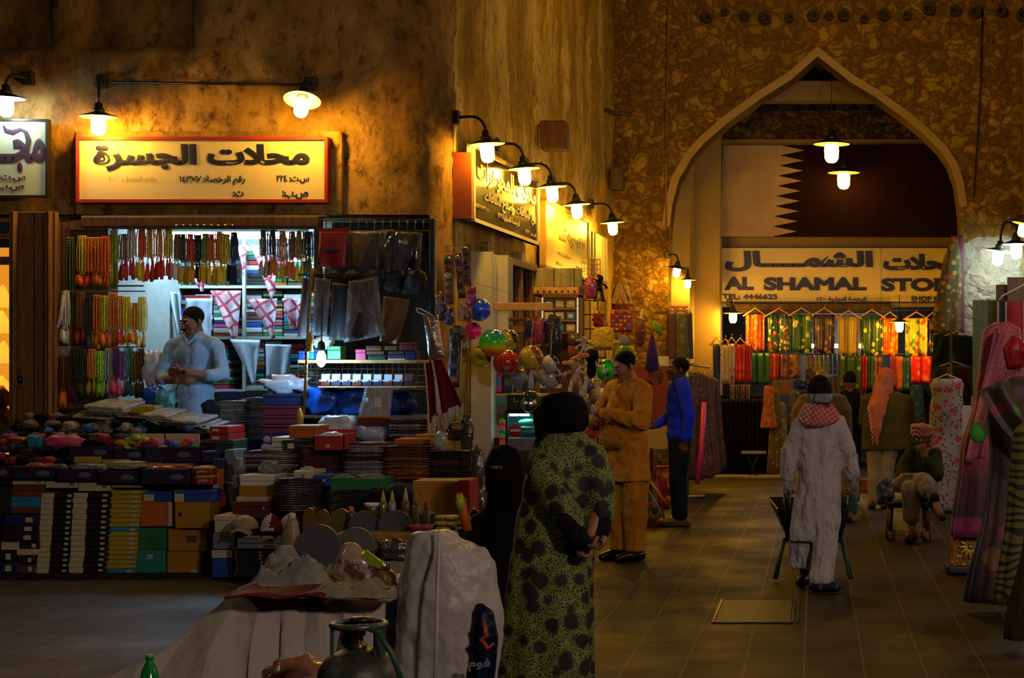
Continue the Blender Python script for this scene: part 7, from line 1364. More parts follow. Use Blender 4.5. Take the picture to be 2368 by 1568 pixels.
mb = MB(); p.hl(mb, H_, (-.02, -.102, -.066), (.02, -.102, -.066), .005, .005); mb.build('teeth', EYW, p.t)
mb = MB()
for a in range(3): mb.tube([H_ @ Vector((math.cos(u)*.088, math.sin(u)*.1+.01, .045+.022*a+.012*math.sin(u+a*2))) for u in [i*PI/10 for i in range(21)]], .026, 10)
p.hb(mb, H_, (0, .015, .07), (.075, .09, .06)); p.hl(mb, H_, (.08, .02, .03), (.085, .04, -.14), .035, .03)
SRT = NT('red_stripe_turban'); w = SRT.n('TexWave', Scale=18.0, bands_direction='DIAGONAL'); SRT.l(SRT.tc.outputs['Object'], w.inputs[0]); SRT.set(Base_Color=SRT.ramp(w.outputs[0], [(.5, '981c28'), (.58, 'b8a09c')]), Roughness=.8); grow(mb, 'turban', SRT.m, p.t, .008, 2)
GJ = fabric('dark_green_jacket', '283418', .6, 5); mb = MB(); loft(mb, [(1034, 2120, 2152), (1046, 2098, 2168), (1090, 2096, 2172), (1128, 2092, 2170), (1160, 2094, 2172)], Y, dep=.55); limb(mb, AH, [.075, .07, .055]); limb(mb, [AC[0], AC[1], AC[2]+Vector((.02, 0, -.05))], [.075, .072, .05]); p.grow(mb, 'jacket', GJ, .012, 3, .016, .09)
GR = fabric('grey_robe', '7c7468', .8, 5); mb = MB(); limb(mb, LG1[:2]+[LG1[1].lerp(LG1[2], .45)], [.11, .095, .075]); limb(mb, [LG2[0], LG2[1], LG2[1].lerp(LG2[2], .75)], [.11, .09, .085]); loft(mb, [(1090, 2080, 2125, 1, -.3), (1120, 2050, 2120, 1, -.2), (1135, 2052, 2150, 1, -.1)], Y); p.grow(mb, 'robe', GR, .012, 3, .018, .08)
for i, (a, b_, m_) in enumerate(((q(2156, 1160, -.62), q(2164, 1180, -.8), BLK), (q(2106, 1222, -.34), q(2090, 1232, -.58), BLK))): mb = MB(); a.z = a.z if i == 0 else .05; b_.z = b_.z if i == 0 else .045; cap(mb, a, .05, b_, .038); p.grow(mb, 'shoe', m_, .01, 2)
mb = MB(); cap(mb, LG1[2]+Vector((0, 0, .04)), .047, LG1[2]+Vector((.0, -.02, -.03)), .045); mb.build('sock', fabric('dark_sock', '1c1c20', .5, 20), p.t)
t = thing('low_stool', 'low wooden stool under the seated man with wrapped feet', 'stool', q(2100, 1235)); mb = MB(); x0, x1, z0, z1 = _pr(2050, 2150, 1160, 1172, Y-.15); mb.b2(x0, x1, Y-.3, Y+.15, z0, z1, bev=.01); mb.build('seat', mat('dark_stool_cushion', '1c2024', .8), t)
for (x, dy) in ((x0+.04, -.26), (x1-.04, -.26), (x0+.04, .1), (x1-.04, .1)):
    mb = MB(); mb.tube([(x, Y+dy, z0), (x+(.02 if x < (x0+x1)/2 else -.02)*-1, Y+dy, 0)], .022, 8); mb.build('leg', wood('red_stool_wood', '5c2c18', '301408'), t); mb = MB(); mb.tube([(x, Y+dy, .0), (x, Y+dy, .09)], .034, 8); mb.build('foot_wrap', fabric('grey_rag', '8a8688', .8, 14), t)
lump('cloth_bundle', 'blue and white cloth bundle hanging beside the seated man', 2028, 2066, 1112, 1168, 15.7, floral('bundle_print', '3c4858', ['8c8c88', '1c3040', '6c7c3c'], 20, .4), 'bundle', seed=601, amp=.45)
# ---- woman in the green patterned dress
Y = 8.6; q = lambda x, y, dy=0: W(x, y, Y)+Vector((0, dy, 0)); p = Man('woman in green leopard print dress and black veil, hands clasped behind her', (W(1275, 0, Y).x, Y, 0), 0, 1, SK2)
mb = MB(); mb.ball(q(1290, 965), (.085, .1, .115)); limb(mb, [q(1300, 990), q(1306, 1060, .02), q(1290, 1250), q(1280, 1560)], [.05, .08, .09, .09]); limb(mb, [q(1372, 1070), q(1385, 1170, -.02), q(1372, 1232, -.16)], [.05, .04, .028]); limb(mb, [q(1260, 1070, -.1), q(1320, 1190, -.2), q(1366, 1245, -.2)], [.05, .04, .028])
p.hand(mb, q(1364, 1246, -.2), (.9, -.2, -.2), (0, -.2, 1), 1.0, 1, True); p.hand(mb, q(1390, 1236, -.2), (-.35, -.25, -.9), (-.8, -.3, .2), .95, 1, True); p.grow(mb, 'body', SK2, .008, 2)
GP = NT('green_leopard_print'); v = GP.coord((1, 1, 1), dist=.05, dscale=14); vo = GP.n('TexVoronoi', Scale=70.0, feature='DISTANCE_TO_EDGE'); GP.l(v, vo.inputs['Vector']); nz = GP.n('TexNoise', Scale=11.0, Detail=1.0); GP.l(GP.tc.outputs['Object'], nz.inputs[0]); lines = GP.ramp(vo.outputs['Distance'], [(.09, 'ffffff'), (.2, '000000')])
vb = GP.n('TexVoronoi', Scale=11.0); GP.l(GP.coord((1, 1, 1), dist=.04, dscale=9), vb.inputs['Vector']); big = GP.ramp(vb.outputs['Distance'], [(.36, '000000'), (.5, 'ffffff')]); lf = GP.mix(1.0, lines, big, 'MULTIPLY'); fz = GP.n('TexNoise', Scale=4.0, Detail=3.0); GP.l(GP.coord((1, 1, .3)), fz.inputs[0]); GP.bump(fz.outputs[0], .6, .06)
GP.set(Base_Color=GP.mix(lf, GP.mix(big, '060904', '101a08'), '747a34'), Roughness=.75)
mb = MB(); loft(mb, [(978, 1280, 1320, .8), (990, 1250, 1345, .75), (1020, 1232, 1368, .7), (1070, 1222, 1385, .7), (1130, 1208, 1388, .7, 0, .01), (1220, 1190, 1374, .7, 0, .02), (1360, 1170, 1372, .7, 0, .03), (1480, 1158, 1372, .7, 0, .04), (1588, 1146, 1370, .7, 0, .05)], Y)
limb(mb, [q(1366, 1060), q(1386, 1130, -.02), q(1398, 1185, -.05)], [.085, .085, .06]); limb(mb, [q(1262, 1080, -.12), q(1310, 1160, -.2), q(1345, 1205, -.22)], [.08, .08, .065]); p.grow(mb, 'dress', GP.m, .012, 3, .016, .1)
mb = MB(); limb(mb, [q(1325, 1190, -.23), q(1350, 1228, -.25), q(1368, 1248, -.22)], [.058, .055, .04]); limb(mb, [q(1398, 1185, -.04), q(1400, 1222, -.1), q(1392, 1246, -.13)], [.045, .04, .036]); p.grow(mb, 'black_sleeve', HM['black'], .01, 2)
VEIL = fabric('black_veil', '070608', .5, 5, sheen=0); mb = MB(); loft(mb, [(904, 1290, 1316, .9), (908, 1270, 1334, .88), (920, 1252, 1350, .85), (945, 1240, 1362, .85), (975, 1236, 1364, .8), (996, 1240, 1352, .8), (1012, 1244, 1322, .75), (1030, 1248, 1286, .7, -.03)], Y); limb(mb, [q(1262, 960, -.05), q(1255, 1005, -.07)], [.06, .03]); p.grow(mb, 'veil', VEIL, .012, 3, .012, .1)
# ---- veiled seated woman
Y = 11.5; p = Man('woman in a black face veil seated beside the goods, only her eyes showing', (W(1150, 0, Y).x, Y, 0), -.5, 1, SK2); mb = MB(); mb.ball(W(1166, 1085, Y), (.085, .09, .12)); limb(mb, [W(1166, 1120, Y), W(1160, 1200, Y), W(1146, 1320, Y)], [.05, .07, .09]); p.grow(mb, 'body', SK2, .012, 2)
mb = MB(); loft(mb, [(1028, 1152, 1180, .9), (1040, 1134, 1198, .85), (1070, 1122, 1212, .85), (1110, 1120, 1214, .85), (1150, 1126, 1208, .8), (1185, 1116, 1200, .8), (1230, 1092, 1192, .8), (1290, 1076, 1192, .8), (1360, 1070, 1196, .8), (1398, 1066, 1200, .8)], Y, dep=.8); limb(mb, [W(1112, 1210, Y), W(1090, 1260, Y-.1), W(1110, 1300, Y-.25)], [.075, .07, .06]); p.grow(mb, 'veil_and_robe', VEIL, .013, 3, .014, .1)
mb = MB(); c = W(1154, 1080, Y)
mb.sheet(lambda u, v: W(1130+u*50, 1076+v*7, Y)+Vector((0, -.118+.06*(2*u-1.1)**2, 0)), 10, 2, (0, .02, 0)); e = mb.build('eye_opening', SK2, p.t)
for x in (1143, 1164): mb = MB(); mb.ball(W(x, 1079.5, Y)+Vector((0, -.124, 0)), (.012, .006, .006), 10, 6); mb.build('eye', BLK, e)
lump('plastic_bag', 'dark plastic bag at the elbow of the seated veiled woman', 1086, 1112, 1180, 1240, 11.9, mat('black_glossy_film', '0c0b0c', .12, bump=1, bs=9, coat=1), 'bag', seed=611)
# ================================================================ CLOTH STORE IN THE ARCH
SF = [('salmon cloth with small gold dots', 'c0481c', ['d89030', 'c86030'], 16, 1746, 44, 727, 812), ('red, yellow and green dotted cloth', '1a4030', ['b81c18', 'd8b020', '1c6040', 'e0d8a0'], 12, 1801, 54, 728, 816), ('green cloth with round yellow flowers', '1c4a1c', ['d0c030', '1c4a1c', '285c20'], 8, 1853, 50, 727, 816),
      ('purple and brown cloth with gold rosettes', '2c1238', ['a07020', '4c2810', '2c1238'], 9, 1906, 50, 727, 818), ('plain tan cloth with a small red ring', '94783c', ['94783c', 'a08444'], 5, 1962, 50, 733, 822), ('dark green cloth with large yellow dots', '0c3c18', ['d8c830', '0c3c18', '20285c'], 9, 2016, 52, 731, 822),
      ('orange cloth printed with red and yellow flowers', 'c05010', ['e0b020', 'b81c10', 'e08018'], 9, 2058, 38, 736, 822), ('cream cloth with orange and green flowers', 'b8b048', ['d04010', '3c7020', 'e8d860'], 8, 2119, 52, 736, 824), ('dark patterned cloth with yellow leaves', '2c2a14', ['b89020', '1c3c50'], 10, 2156, 34, 738, 818)]
plank('hanging_rail', 'long rail under the store sign carrying cloths on wooden hangers', 1690, 2190, 716, 719, 27.35, .03, METD, 'rail')
plank('hanging_rail', 'lower rail in the store carrying the second row of cloths', 1660, 2190, 818, 821, 27.3, .03, METD, 'rail')
mb = MB(); mb.b2(W(1700, 0, 28).x, W(2060, 0, 28).x, 27.7, 27.98, 2.5, 2.66, bev=.01); tag(mb.build('store_canopy', DARKW), 'dark timber board under the store sign', 'board')
def hungcloth(label, pxc, w, py0, py1, Y, m_, group, hanger=True):
    a, b_, c_, d = [W(*q, Y) for q in ((pxc-w/2, py0), (pxc+w/2, py0), (pxc+w/2-1, py1), (pxc-w/2+1, py1))]; ph = RN.uniform(0, 6); t = thing('hung_cloth', label, 'cloth', (c_+d)/2, group)
    mb = MB(); mb.sheet(lambda u, v: a.lerp(b_, u).lerp(d.lerp(c_, u), v)+Vector((0, .022*math.sin(u*13+ph)+.012*math.sin(u*29+v), .008*math.sin(u*9)*v)), 20, 8, (0, .05, 0)); mb.build('cloth', m_, t)
    if hanger: m2 = mat('wooden_hanger', 'b08038', .5); c = (a+b_)/2; mb = MB(); mb.tube([a+Vector((-.04, 0, -.03)), c+Vector((0, 0, .1)), b_+Vector((.04, 0, -.03))], .013, 6); mb.build('hanger', m2, t); mb = MB(); mb.tube([c+Vector((0, 0, .1)), c+Vector((.015, 0, .13)), c+Vector((0, 0, .145))], .005, 5); mb.build('hook', METG, t)
    return t
for i, (nm, b_, cc, sc, px, w, y0, y1) in enumerate(SF): hungcloth(nm+' in the upper row under the store sign', px, w, y0, y1, 27.3, floral('store_print'+str(i), b_, cc, sc*1.3, .42, .38), 'upper row of cloths in the store')
SL = [('blue and dark cloth', '14285c', ['1c3c80', '0c1020'], 1657, 18, 795, 905), ('plain white cloth', 'a89890', ['b8a8a0', 'a09088'], 1677, 18, 798, 888), ('white cloth with red marks', 'a89c94', ['b03030', 'a89c94'], 1692, 16, 795, 890), ('scarlet cloth', 'b01c10', ['d83c18', 'a01810'], 1712, 22, 797, 884), ('crimson cloth', '980c18', ['b01828', '800810'], 1731, 18, 797, 886),
      ('plain deep green cloth', '0c4c20', ['0c4c20', '0c5c24'], 1760, 40, 816, 890), ('salmon red cloth', 'b03818', ['c05028', 'a03018'], 1790, 22, 818, 878), ('brown cloth with dark scrollwork', '6c3c18', ['2c1408', '8c5420'], 1826, 54, 820, 876), ('green cloth with pale leaves', '1c3c10', ['7c8c30', '1c3c10'], 1967, 48, 824, 900),
      ('glossy red cloth', 'a80c10', ['d01c18', '880808'], 1998, 14, 824, 905), ('glossy green cloth', '0c5c1c', ['107c28', '0c4c18'], 2012, 12, 824, 900), ('amber and brown cloth', '6c4010', ['a87018', '4c2808'], 2030, 22, 826, 905), ('dark red cloth', '780c0c', ['900c10', '600808'], 2066, 14, 822, 900), ('orange brown cloth', 'a04c18', ['b85c20', '8c3c10'], 2080, 14, 824, 905),
      ('teal dotted cloth', '0c3c58', ['30709c', '0c3c58'], 2096, 20, 826, 905), ('bright crimson cloth with pink flowers', 'c00c20', ['e83858', 'd87830'], 2134, 54, 824, 885), ('yellow green patterned cloth', '5c5c18', ['a09020', '3c4c10'], 2168, 20, 824, 900)]
for i, (nm, b_, cc, px, w, y0, y1) in enumerate(SL): hungcloth(nm+' in the lower row of the store', px, w, y0, y1, 27.25 if px > 1740 else 26.9, floral('lower_print'+str(i), b_, cc, 9, .4, .4), 'lower row of cloths in the store', px < 1740)
plank('brown_flap', 'brown board under the scrollwork cloth beside the bright doorway', 1786, 1833, 880, 915, 27.2, .04, wood('brown_board', '5c3c18', '3a240c'), 'board')
# bright depth of the store
t = thing('tube_light', 'glowing white light deep inside the cloth store above the heads', 'lamp', W(1930, 812, 30.5)); mb = MB(); a = W(1862, 800, 30.4); b_ = W(2000, 800, 30.4); mb.tube([a, b_], .035, 10); mb.build('tube', emis('store_tube', (.7, .85, 1), 110), t)
plank('shade_sheet', 'added dark sheet low in the store behind the headcloth man', 2004, 2200, 900, 1100, 27.5, .05, fabric('black_garments', '0e0b0a', .9, 12), 'garments', z0=0)  # dark sheet added low in the store, standing in for shade
rb = random.Random(8); bc = ['c8b890', 'b0a0c0', 'b8d0a0', 'd09070', 'a880c0', '90a8d8', 'd8c8a0', 'c0c0e0', '60a0d0', 'd8d060']
for r_, (y0, y1) in enumerate(((816, 866), (868, 915))):
    for i in range(14):
        px = 1868+i*10.4; x0, x1, z0, z1 = _pr(px-4.6, px+4.6, y0+rb.uniform(0, 3), y1, 30); mb = MB(); c = ((x0+x1)/2, 30, z0); mb.lathe([(.001, 0), (S(4.7, 30), .004), (S(4.9, 30), (z1-z0)*.5), (S(4.7, 30), z1-z0-.004), (.001, z1-z0)], 12, 0, Matrix.Translation(c), cap=False)
        k = bc[(i*3+r_*5) % 10]; tag(mb.build('fabric_roll', floral('roll'+k, k, ['6c4c8c', 'd8d0c0', 'b03c30', '3c6c9c'], 22, .3)), f'upright fabric roll in the bright store depth, {ORD[i]} along the {"upper" if r_ == 0 else "lower"} shelf', 'fabric roll', 'fabric rolls in the store depth')
plank('roll_shelf', 'pale shelf under the upper fabric rolls in the store', 1855, 2010, 866, 868, 29.9, .4, WHITEW, 'shelf'); plank('roll_shelf', 'pale shelf under the lower fabric rolls in the store', 1855, 2010, 915, 918, 29.9, .4, WHITEW, 'shelf')
for i, (a, b_, c_, d, k, lb) in enumerate([(1836, 1868, 878, 902, 'blue', 'blue'), (1862, 1884, 852, 880, 'yellow', 'yellow'), (1840, 1864, 904, 920, 'green', 'green'), (1866, 1886, 884, 900, 'white', 'white'), (1970, 2000, 868, 900, 'sky blue', 'pale blue')]): lump('folded_fabric', f'{lb} printed folded fabric by the bright store doorway', a, b_, c_, d, 28.6, floral('bright_'+k, PAL[k], ['d8d0b0', 'c83020', '2050c0', 'd8c020'], 18, .35), 'fabric', seed=500+i, amp=.3)
# dark base of the store, rack of black clothes, stool
plank('garment_curtain', 'dark curtain of black garments low in the store beside the doorway', 1662, 1792, 915, 1104, 26.6, .5, fabric('black_garments', '0e0b0a', .9, 12), 'garments', z0=0)
for i in range(12): dress('black_abaya', f'black garment on the low rail in the store, {ORD[i]} along', 1672+i*10, 9, 9, 922, 1080, 26.2, fabric('black_garments', '0e0b0a', .9, 12), 'black garments on the low rail', fold=.08, hanger=False, sy=2.6)
for i, (px, k, lb) in enumerate(((1694, '8a5a4a', 'rose'), (1706, '3a3a48', 'grey violet'), (1718, '6a4830', 'brown dotted'), (1730, '7a5c5c', 'mauve'))): hungcloth(f'{lb} patterned scarf low between white cloth and black garments', px, 11, 890, 925, 26.5, floral('low_scarf'+str(i), k, ['2a2028', 'b0a090'], 20, .3), 'low scarves', False)
for i, (px, y0, y1, b_, cc, lb) in enumerate([(1778, 892, 990, '9a5020', ['b8682c', '6a3414'], 'rust orange'), (1792, 900, 1100, '5a4a30', ['8c3c20', '3c5c30', 'a89058'], 'olive and red floral'), (1806, 930, 1090, '6c6860', ['3c3c48', '9c9488'], 'grey patterned'), (1838, 905, 1000, '38383c', ['6c7074', '202428'], 'dark grey')]):
    dress('hanging_dress', f'{lb} dress hanging beside the doorway of the store', px, 22, 34, y0, y1, 25.9+.1*i, floral('door_dress'+str(i), b_, cc, 18, .35), 'dresses beside the store doorway', hanger=False, fold=.15)
plank('threshold', None, 1650, 1880, 1101, 1107, 25.3, .4, SMOOTHP); plank('door_sill', 'orange brown timber sill at the store door behind the seated man', 1975, 2040, 1108, 1120, 22.6, .15, wood('orange_sill', '9a4c1c', '5c2c10'), 'sill', z0=0)
t = thing('folding_stool', 'dark folding stool with a pale seat edge in the store entrance', 'stool', W(1738, 1104, 25.6)); x0, x1, z0, z1 = _pr(1716, 1772, 1043, 1048, 25.6); mb = MB(); mb.b2(x0, x1, 25.4, 25.7, z0, z1); mb.build('seat', METG, t)
for (a, b_) in (((1726, 1048), (1752, 1104)), ((1756, 1048), (1730, 1104))):
    for yy_ in (25.42, 25.66): mb = MB(); mb.tube([W(*a, yy_), W(*b_, yy_)], .01, 6); mb.build('leg', METD, t)
# green jacket shirts left of the arch pier
for i, (px, lb, k) in enumerate(((1553, 'dark maroon', '3a1414'), (1574, 'olive camouflage', '3c3a18'), (1590, 'black', '141010'))): dress('jacket', f'{lb} jacket hanging on the arch pier under the small lamps', px, 34 if i == 1 else 22, 40 if i == 1 else 26, 722, 830, 24.75+.03*i, floral('jacket'+str(i), k, [k, '5c5424' if i == 1 else k], 12, .4), 'jackets on the arch pier', fold=.08, cat='jacket', hm=METG)
plank('orange_board', 'orange brown board behind the jackets on the arch pier', 1546, 1590, 707, 735, 24.94, .05, wood('orange_sill', '9a4c1c', '5c2c10'), 'board')
# tall floral cloth over the right edge of the arch
t = thing('hanging_cloth', 'long gathered olive floral cloth hanging down the edge of the arch', 'cloth', W(2205, 760, 24.5)); mb = MB(); c = W(2208, 545, 24.72); k = S(1, 24.72)
mb.gown((c.x, c.y, 0), c.z, W(0, 770, 24.5).z, [(0, 8*k), (.3, 22*k), (.6, 26*k), (1, 30*k)], 40, 26, .2, 6, 1, .4, 0, (-22*k, 0)); mb.build('cloth', floral('olive_floral', '3a3010', ['6c5c10', '8c3410', 'a07818', '2c3c10'], 12, .4, leaf='4c4c14'), t)
dress('hanging_cloth', 'dusty pink patterned cloth strip beside the olive floral cloth', 2222, 16, 24, 545, 770, 24.85, floral('dusty_pink', '5a2438', ['7c3c58', '4a1c2c'], 26, .35), None, hanger=False, cat='cloth', lean=-4)
dress('hanging_cloth', 'dark teal and brown garment at the right edge of the store', 2190, 60, 70, 770, 900, 23.6, fabric('dark_teal_cloth', '10242c', .6, 6), None, hanger=False, cat='garment'); 
WH = mat('white_plastic_hanger', 'b8b0a4', .4)
dress('jacket', 'dark brown grey jacket between the teal garment and the flowered dress', 2205, 80, 70, 845, 1020, 22.6, fabric('dark_khaki_cloth', '2c2418', .6, 6), None, cat='jacket', sleeve=True, hm=WH); dress('jacket', 'dark teal jacket on the highest white hanger', 2213, 72, 66, 775, 900, 23.1, fabric('dark_teal_cloth', '10242c', .6, 6), None, cat='jacket', sleeve=True, hm=WH)
dress('flower_dress', 'white dress with red flowers and grey leaves behind the seated man', 2190, 78, 108, 876, 1180, 19.2, floral('red_flower_print', '8c8a8a', ['a81420', '8c8a8a', 'b02028', '8c8a8a'], 13, .4, leaf='32343c'), None, fold=.06, nf=8, hm=WH, prof=[(0, S(28, 19.2)), (.02, S(40, 19.2)), (.12, S(36, 19.2)), (.25, S(40, 19.2)), (1, S(52, 19.2))])
dress('hanging_dress', 'blue green dress half hidden behind the olive coat of the man with the headcloth', 2120, 30, 50, 890, 1060, 21.5, floral('teal_print', '14383c', ['2c6068', '102c30'], 14, .35), None, hanger=False)
mb = MB(); x0, x1, _, _ = _pr(2165, 2235, 1, 2, 19.2); mb.lathe([(.25, 0), (.25, .02), (.03, .03), (.02, .9), (.015, 2.1)], 18, 0, Matrix.Translation((W(2200, 0, 19.4).x, 19.45, 0))); tag(mb.build('garment_stand', METD), 'dark round garment stand under the flowered dress', 'stand')
# stall boards and garments along the right hand building
plank('stall_panel', 'tall grey green painted board beside the stone wall', 2250, 2322, 694, 1095, 20.4, .05, wood('grey_green_paint', '5c6c58', '44503e'), 'panel', z0=0); plank('stall_panel', 'upper brown board behind the striped textile', 2330, 2400, 641, 750, 20.1, .05, wood('plain_brown_board', '6a5038', '4c3828'), 'panel', z0=0); plank('stall_panel', 'dark narrow board between grey green panel and brown board', 2304, 2330, 658, 760, 20.2, .05, DARKW, 'panel', z0=0)
plank('pale_board', 'pale upright board beside the pink gown', 2225, 2246, 938, 1155, 16.5, .04, mat('pale_pink_white', 'a89c98', .6), 'panel', z0=0)
STT = NT('striped_textile'); sp = STT.n('SeparateXYZ'); STT.l(STT.tc.outputs['Object'], sp.inputs[0]); STT.set(Base_Color=STT.ramp(STT.math('FRACT', STT.math('MULTIPLY', sp.outputs[0], 4.2)), [(0, '7c1014'), (.3, 'a09c98'), (.36, '0c1018'), (.6, 'a09c98'), (.66, '7c1014')], 'CONSTANT'), Roughness=.9)
t = thing('striped_textile', 'red, black and white striped textile on a white hanger at the picture edge', 'textile', W(2345, 750, 15.6)); a, b_, c_, d = [W(*q, 15.6) for q in ((2306, 697), (2390, 697), (2392, 880), (2306, 880))]; mb = MB(); mb.sheet(lambda u, v: a.lerp(b_, u).lerp(d.lerp(c_, u), v)+Vector((0, .015*math.sin(u*11), 0)), 14, 8, (0, .02, 0)); mb.build('cloth', STT.m, t)
mb = MB(); mb.tube([W(2310, 694, 15.6), W(2318, 684, 15.6), W(2372, 656, 15.6), W(2420, 690, 15.6)], .008, 6); mb.build('hanger', WH, t)
# the three big gowns in front
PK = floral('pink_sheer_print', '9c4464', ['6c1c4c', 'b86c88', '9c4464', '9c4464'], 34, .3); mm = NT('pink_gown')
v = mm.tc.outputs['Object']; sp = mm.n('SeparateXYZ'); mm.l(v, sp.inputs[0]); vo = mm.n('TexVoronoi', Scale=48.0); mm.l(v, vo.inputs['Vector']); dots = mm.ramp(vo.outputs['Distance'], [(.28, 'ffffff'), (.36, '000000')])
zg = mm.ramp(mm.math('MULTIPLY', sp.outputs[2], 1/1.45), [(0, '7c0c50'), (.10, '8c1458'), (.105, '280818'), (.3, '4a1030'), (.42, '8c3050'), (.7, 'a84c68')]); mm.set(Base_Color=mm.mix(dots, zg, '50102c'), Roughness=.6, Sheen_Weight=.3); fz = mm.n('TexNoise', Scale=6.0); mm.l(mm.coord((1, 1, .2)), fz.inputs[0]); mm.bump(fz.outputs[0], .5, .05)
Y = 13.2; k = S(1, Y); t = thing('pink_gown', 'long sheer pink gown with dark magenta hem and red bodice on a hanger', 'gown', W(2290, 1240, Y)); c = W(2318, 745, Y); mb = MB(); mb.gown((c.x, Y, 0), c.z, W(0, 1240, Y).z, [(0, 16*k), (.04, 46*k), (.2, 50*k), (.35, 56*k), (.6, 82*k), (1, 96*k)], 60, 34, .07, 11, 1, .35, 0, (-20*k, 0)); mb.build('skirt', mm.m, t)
mb = MB(); mb.gown((W(2346, 0, Y).x, Y-.1, 0), W(0, 776, Y).z, W(0, 850, Y).z, [(0, 8*k), (.4, 26*k), (1, 18*k)], 24, 8, .05, 5, 1, .5); mb.build('bodice', fabric('red_satin', '9c0c24', .4, 6, rough=.4), t)
a, b_, c_, d = W(2300, 770, 12.95), W(2330, 748, 12.95), W(2270, 1060, 12.9), W(2232, 1070, 12.95); mb = MB(); mb.sheet(lambda u, v: a.lerp(b_, u).lerp(d.lerp(c_, u), v)+Vector((0, .03*math.sin(u*8+v*3), 0)), 10, 20, (0, .012, 0)); mb.build('shawl', floral('pink_shawl', 'a04c70', ['a04c70', '5c1c38'], 30, .25), t)
mb = MB(); mb.lathe([(0.2, 0), (.21, .02), (.06, .06), (.03, .1), (.025, 1.0)], 20, 0, Matrix.Translation((W(2290, 0, 13.3).x, 13.35, 0))); mb.build('stand', METD, t)
t = thing('gold_bag', 'gold brocade bag with a large petal flower standing on the floor', 'bag', W(2245, 1320, 13.3)); x0, x1, z0, z1 = _pr(2192, 2292, 1232, 1322, 13.3); mb = MB(); mb.prism([(x0, 0), (x1, 0), (x1-.02, z1), (x0+.05, z1)], (0, 13.28, 0), .3); mb.build('bag_body', mat('gold_brocade', '8a5c18', .3, .6, bump=.8, bs=24), t)
mb = MB(); mb.b2(x0-.01, x1+.01, 13.26, 13.6, 0, .07, bev=.02); mb.build('dark_base', mat('dark_blue_vinyl', '10141c', .4), t); c = W(2244, 1265, 13.26)
for i in range(12): a_ = i*PI/6; mb = MB(); mb.ball((0, 0, 0), (.014, .006, .04), 8, 6); mb.v = [Matrix.Translation(c) @ Matrix.Rotation(a_, 4, 'Y') @ Matrix.Translation((0, -.008, .055)) @ q for q in mb.v]; mb.build('petal', mat('gold_petal', 'c09c38', .35, .4), t)
mb = MB(); mb.ball(c+Vector((0, -.012, 0)), (.02, .01, .02), 12, 8); mb.build('flower_centre', METG, t)
t = thing('sari_dress', 'dark green and red floral dress with a sheer wrap at the picture edge', 'dress', W(2330, 1360, 11.2)); Y = 11.2; k = S(1, Y); c = W(2352, 870, Y); mb = MB(); mb.gown((c.x, Y, 0), c.z, W(0, 1392, Y).z, [(0, 16*k), (.05, 60*k), (.15, 66*k), (.35, 50*k), (.55, 54*k), (1, 84*k)], 56, 34, .08, 9, 1, .4, 0, (-34*k, 0))
mb.build('skirt', floral('dark_sari', '2c1414', ['2c5c14', '6c1420', '3c1c18', '5c3c14', '28100c'], 5, .42, leaf='201410'), t)
mb = MB(); mb.ball(W(2262, 1000, Y-.16), (20*k, .02, 24*k), 14, 8); mb.build('green_flower', mat('green_flower_cloth', '2c7c18', .7, bump=.5, bs=20), t)
a, b_, c_, d = W(2262, 905, 10.9), W(2330, 872, 10.9), W(2420, 1000, 10.8), W(2390, 1060, 10.9); mb = MB(); mb.sheet(lambda u, v: a.lerp(b_, u).lerp(d.lerp(c_, u), v)+Vector((0, .04*math.sin(u*7), -.05*math.sin(v*PI))), 12, 14, (0, .012, 0)); mb.build('sheer_wrap', floral('sheer_wrap', '3a2820', ['3c6c18', '6c1c30', '4c3c58'], 7, .35), t)
SW = NT('scroll_print'); w = SW.n('TexVoronoi', Scale=7.0, feature='DISTANCE_TO_EDGE'); SW.l(SW.coord((1, .3, 1), dist=.25, dscale=6), w.inputs['Vector']); w2 = SW.n('TexWave', Scale=6.0, wave_type='RINGS'); w2.inputs['Distortion'].default_value = 9; w2.inputs['Detail'].default_value = .5; SW.l(SW.tc.outputs['Object'], w2.inputs[0])
SW.set(Base_Color=SW.mix(SW.ramp(w2.outputs[0], [(.35, 'ffffff'), (.42, '000000')]), '5c4c10', '100c08'), Roughness=.7)
Y = 9.9; k = S(1, Y); t = thing('scroll_dress', 'black and ochre scroll patterned dress hanging nearest the picture edge', 'dress', W(2350, 1400, Y)); c = W(2392, 960, Y); mb = MB(); mb.gown((c.x, Y, 0), c.z, W(0, 1398, Y).z, [(0, 14*k), (.1, 50*k), (.5, 56*k), (1, 76*k)], 48, 28, .08, 8, 1, .4, 0, (-16*k, 0)); mb.build('skirt', SW.m, t)
Y = 8.9; k = S(1, Y); c = W(2420, 1100, Y); t = thing('brown_dress', 'plain dark ochre dress edge cut by the corner of the picture', 'dress', W(2420, 1480, Y)); mb = MB(); mb.gown((c.x, Y, 0), c.z, W(0, 1478, Y).z, [(0, 20*k), (.3, 50*k), (1, 96*k)], 40, 20, .06, 7, 1, .4); mb.build('skirt', fabric('dark_ochre_cloth', '3c2c10', .6, 5), t)
t = thing('garment_rail', 'metal rail above the gowns at the picture edge', 'clothes rail', (W(2420, 0, 11).x, 11, 0)); mb = MB(); mb.tube([(1.95, 8.6, 1.9), (1.75, 13.6, 1.92)], .015, 8); mb.build('rail', METG, t)
for yy_ in (8.7, 13.5): mb = MB(); mb.tube([(1.95 if yy_ < 9 else 1.75, yy_, 0), (1.95 if yy_ < 9 else 1.75, yy_, 1.95)], .018, 8); mb.build('upright', METG, t)
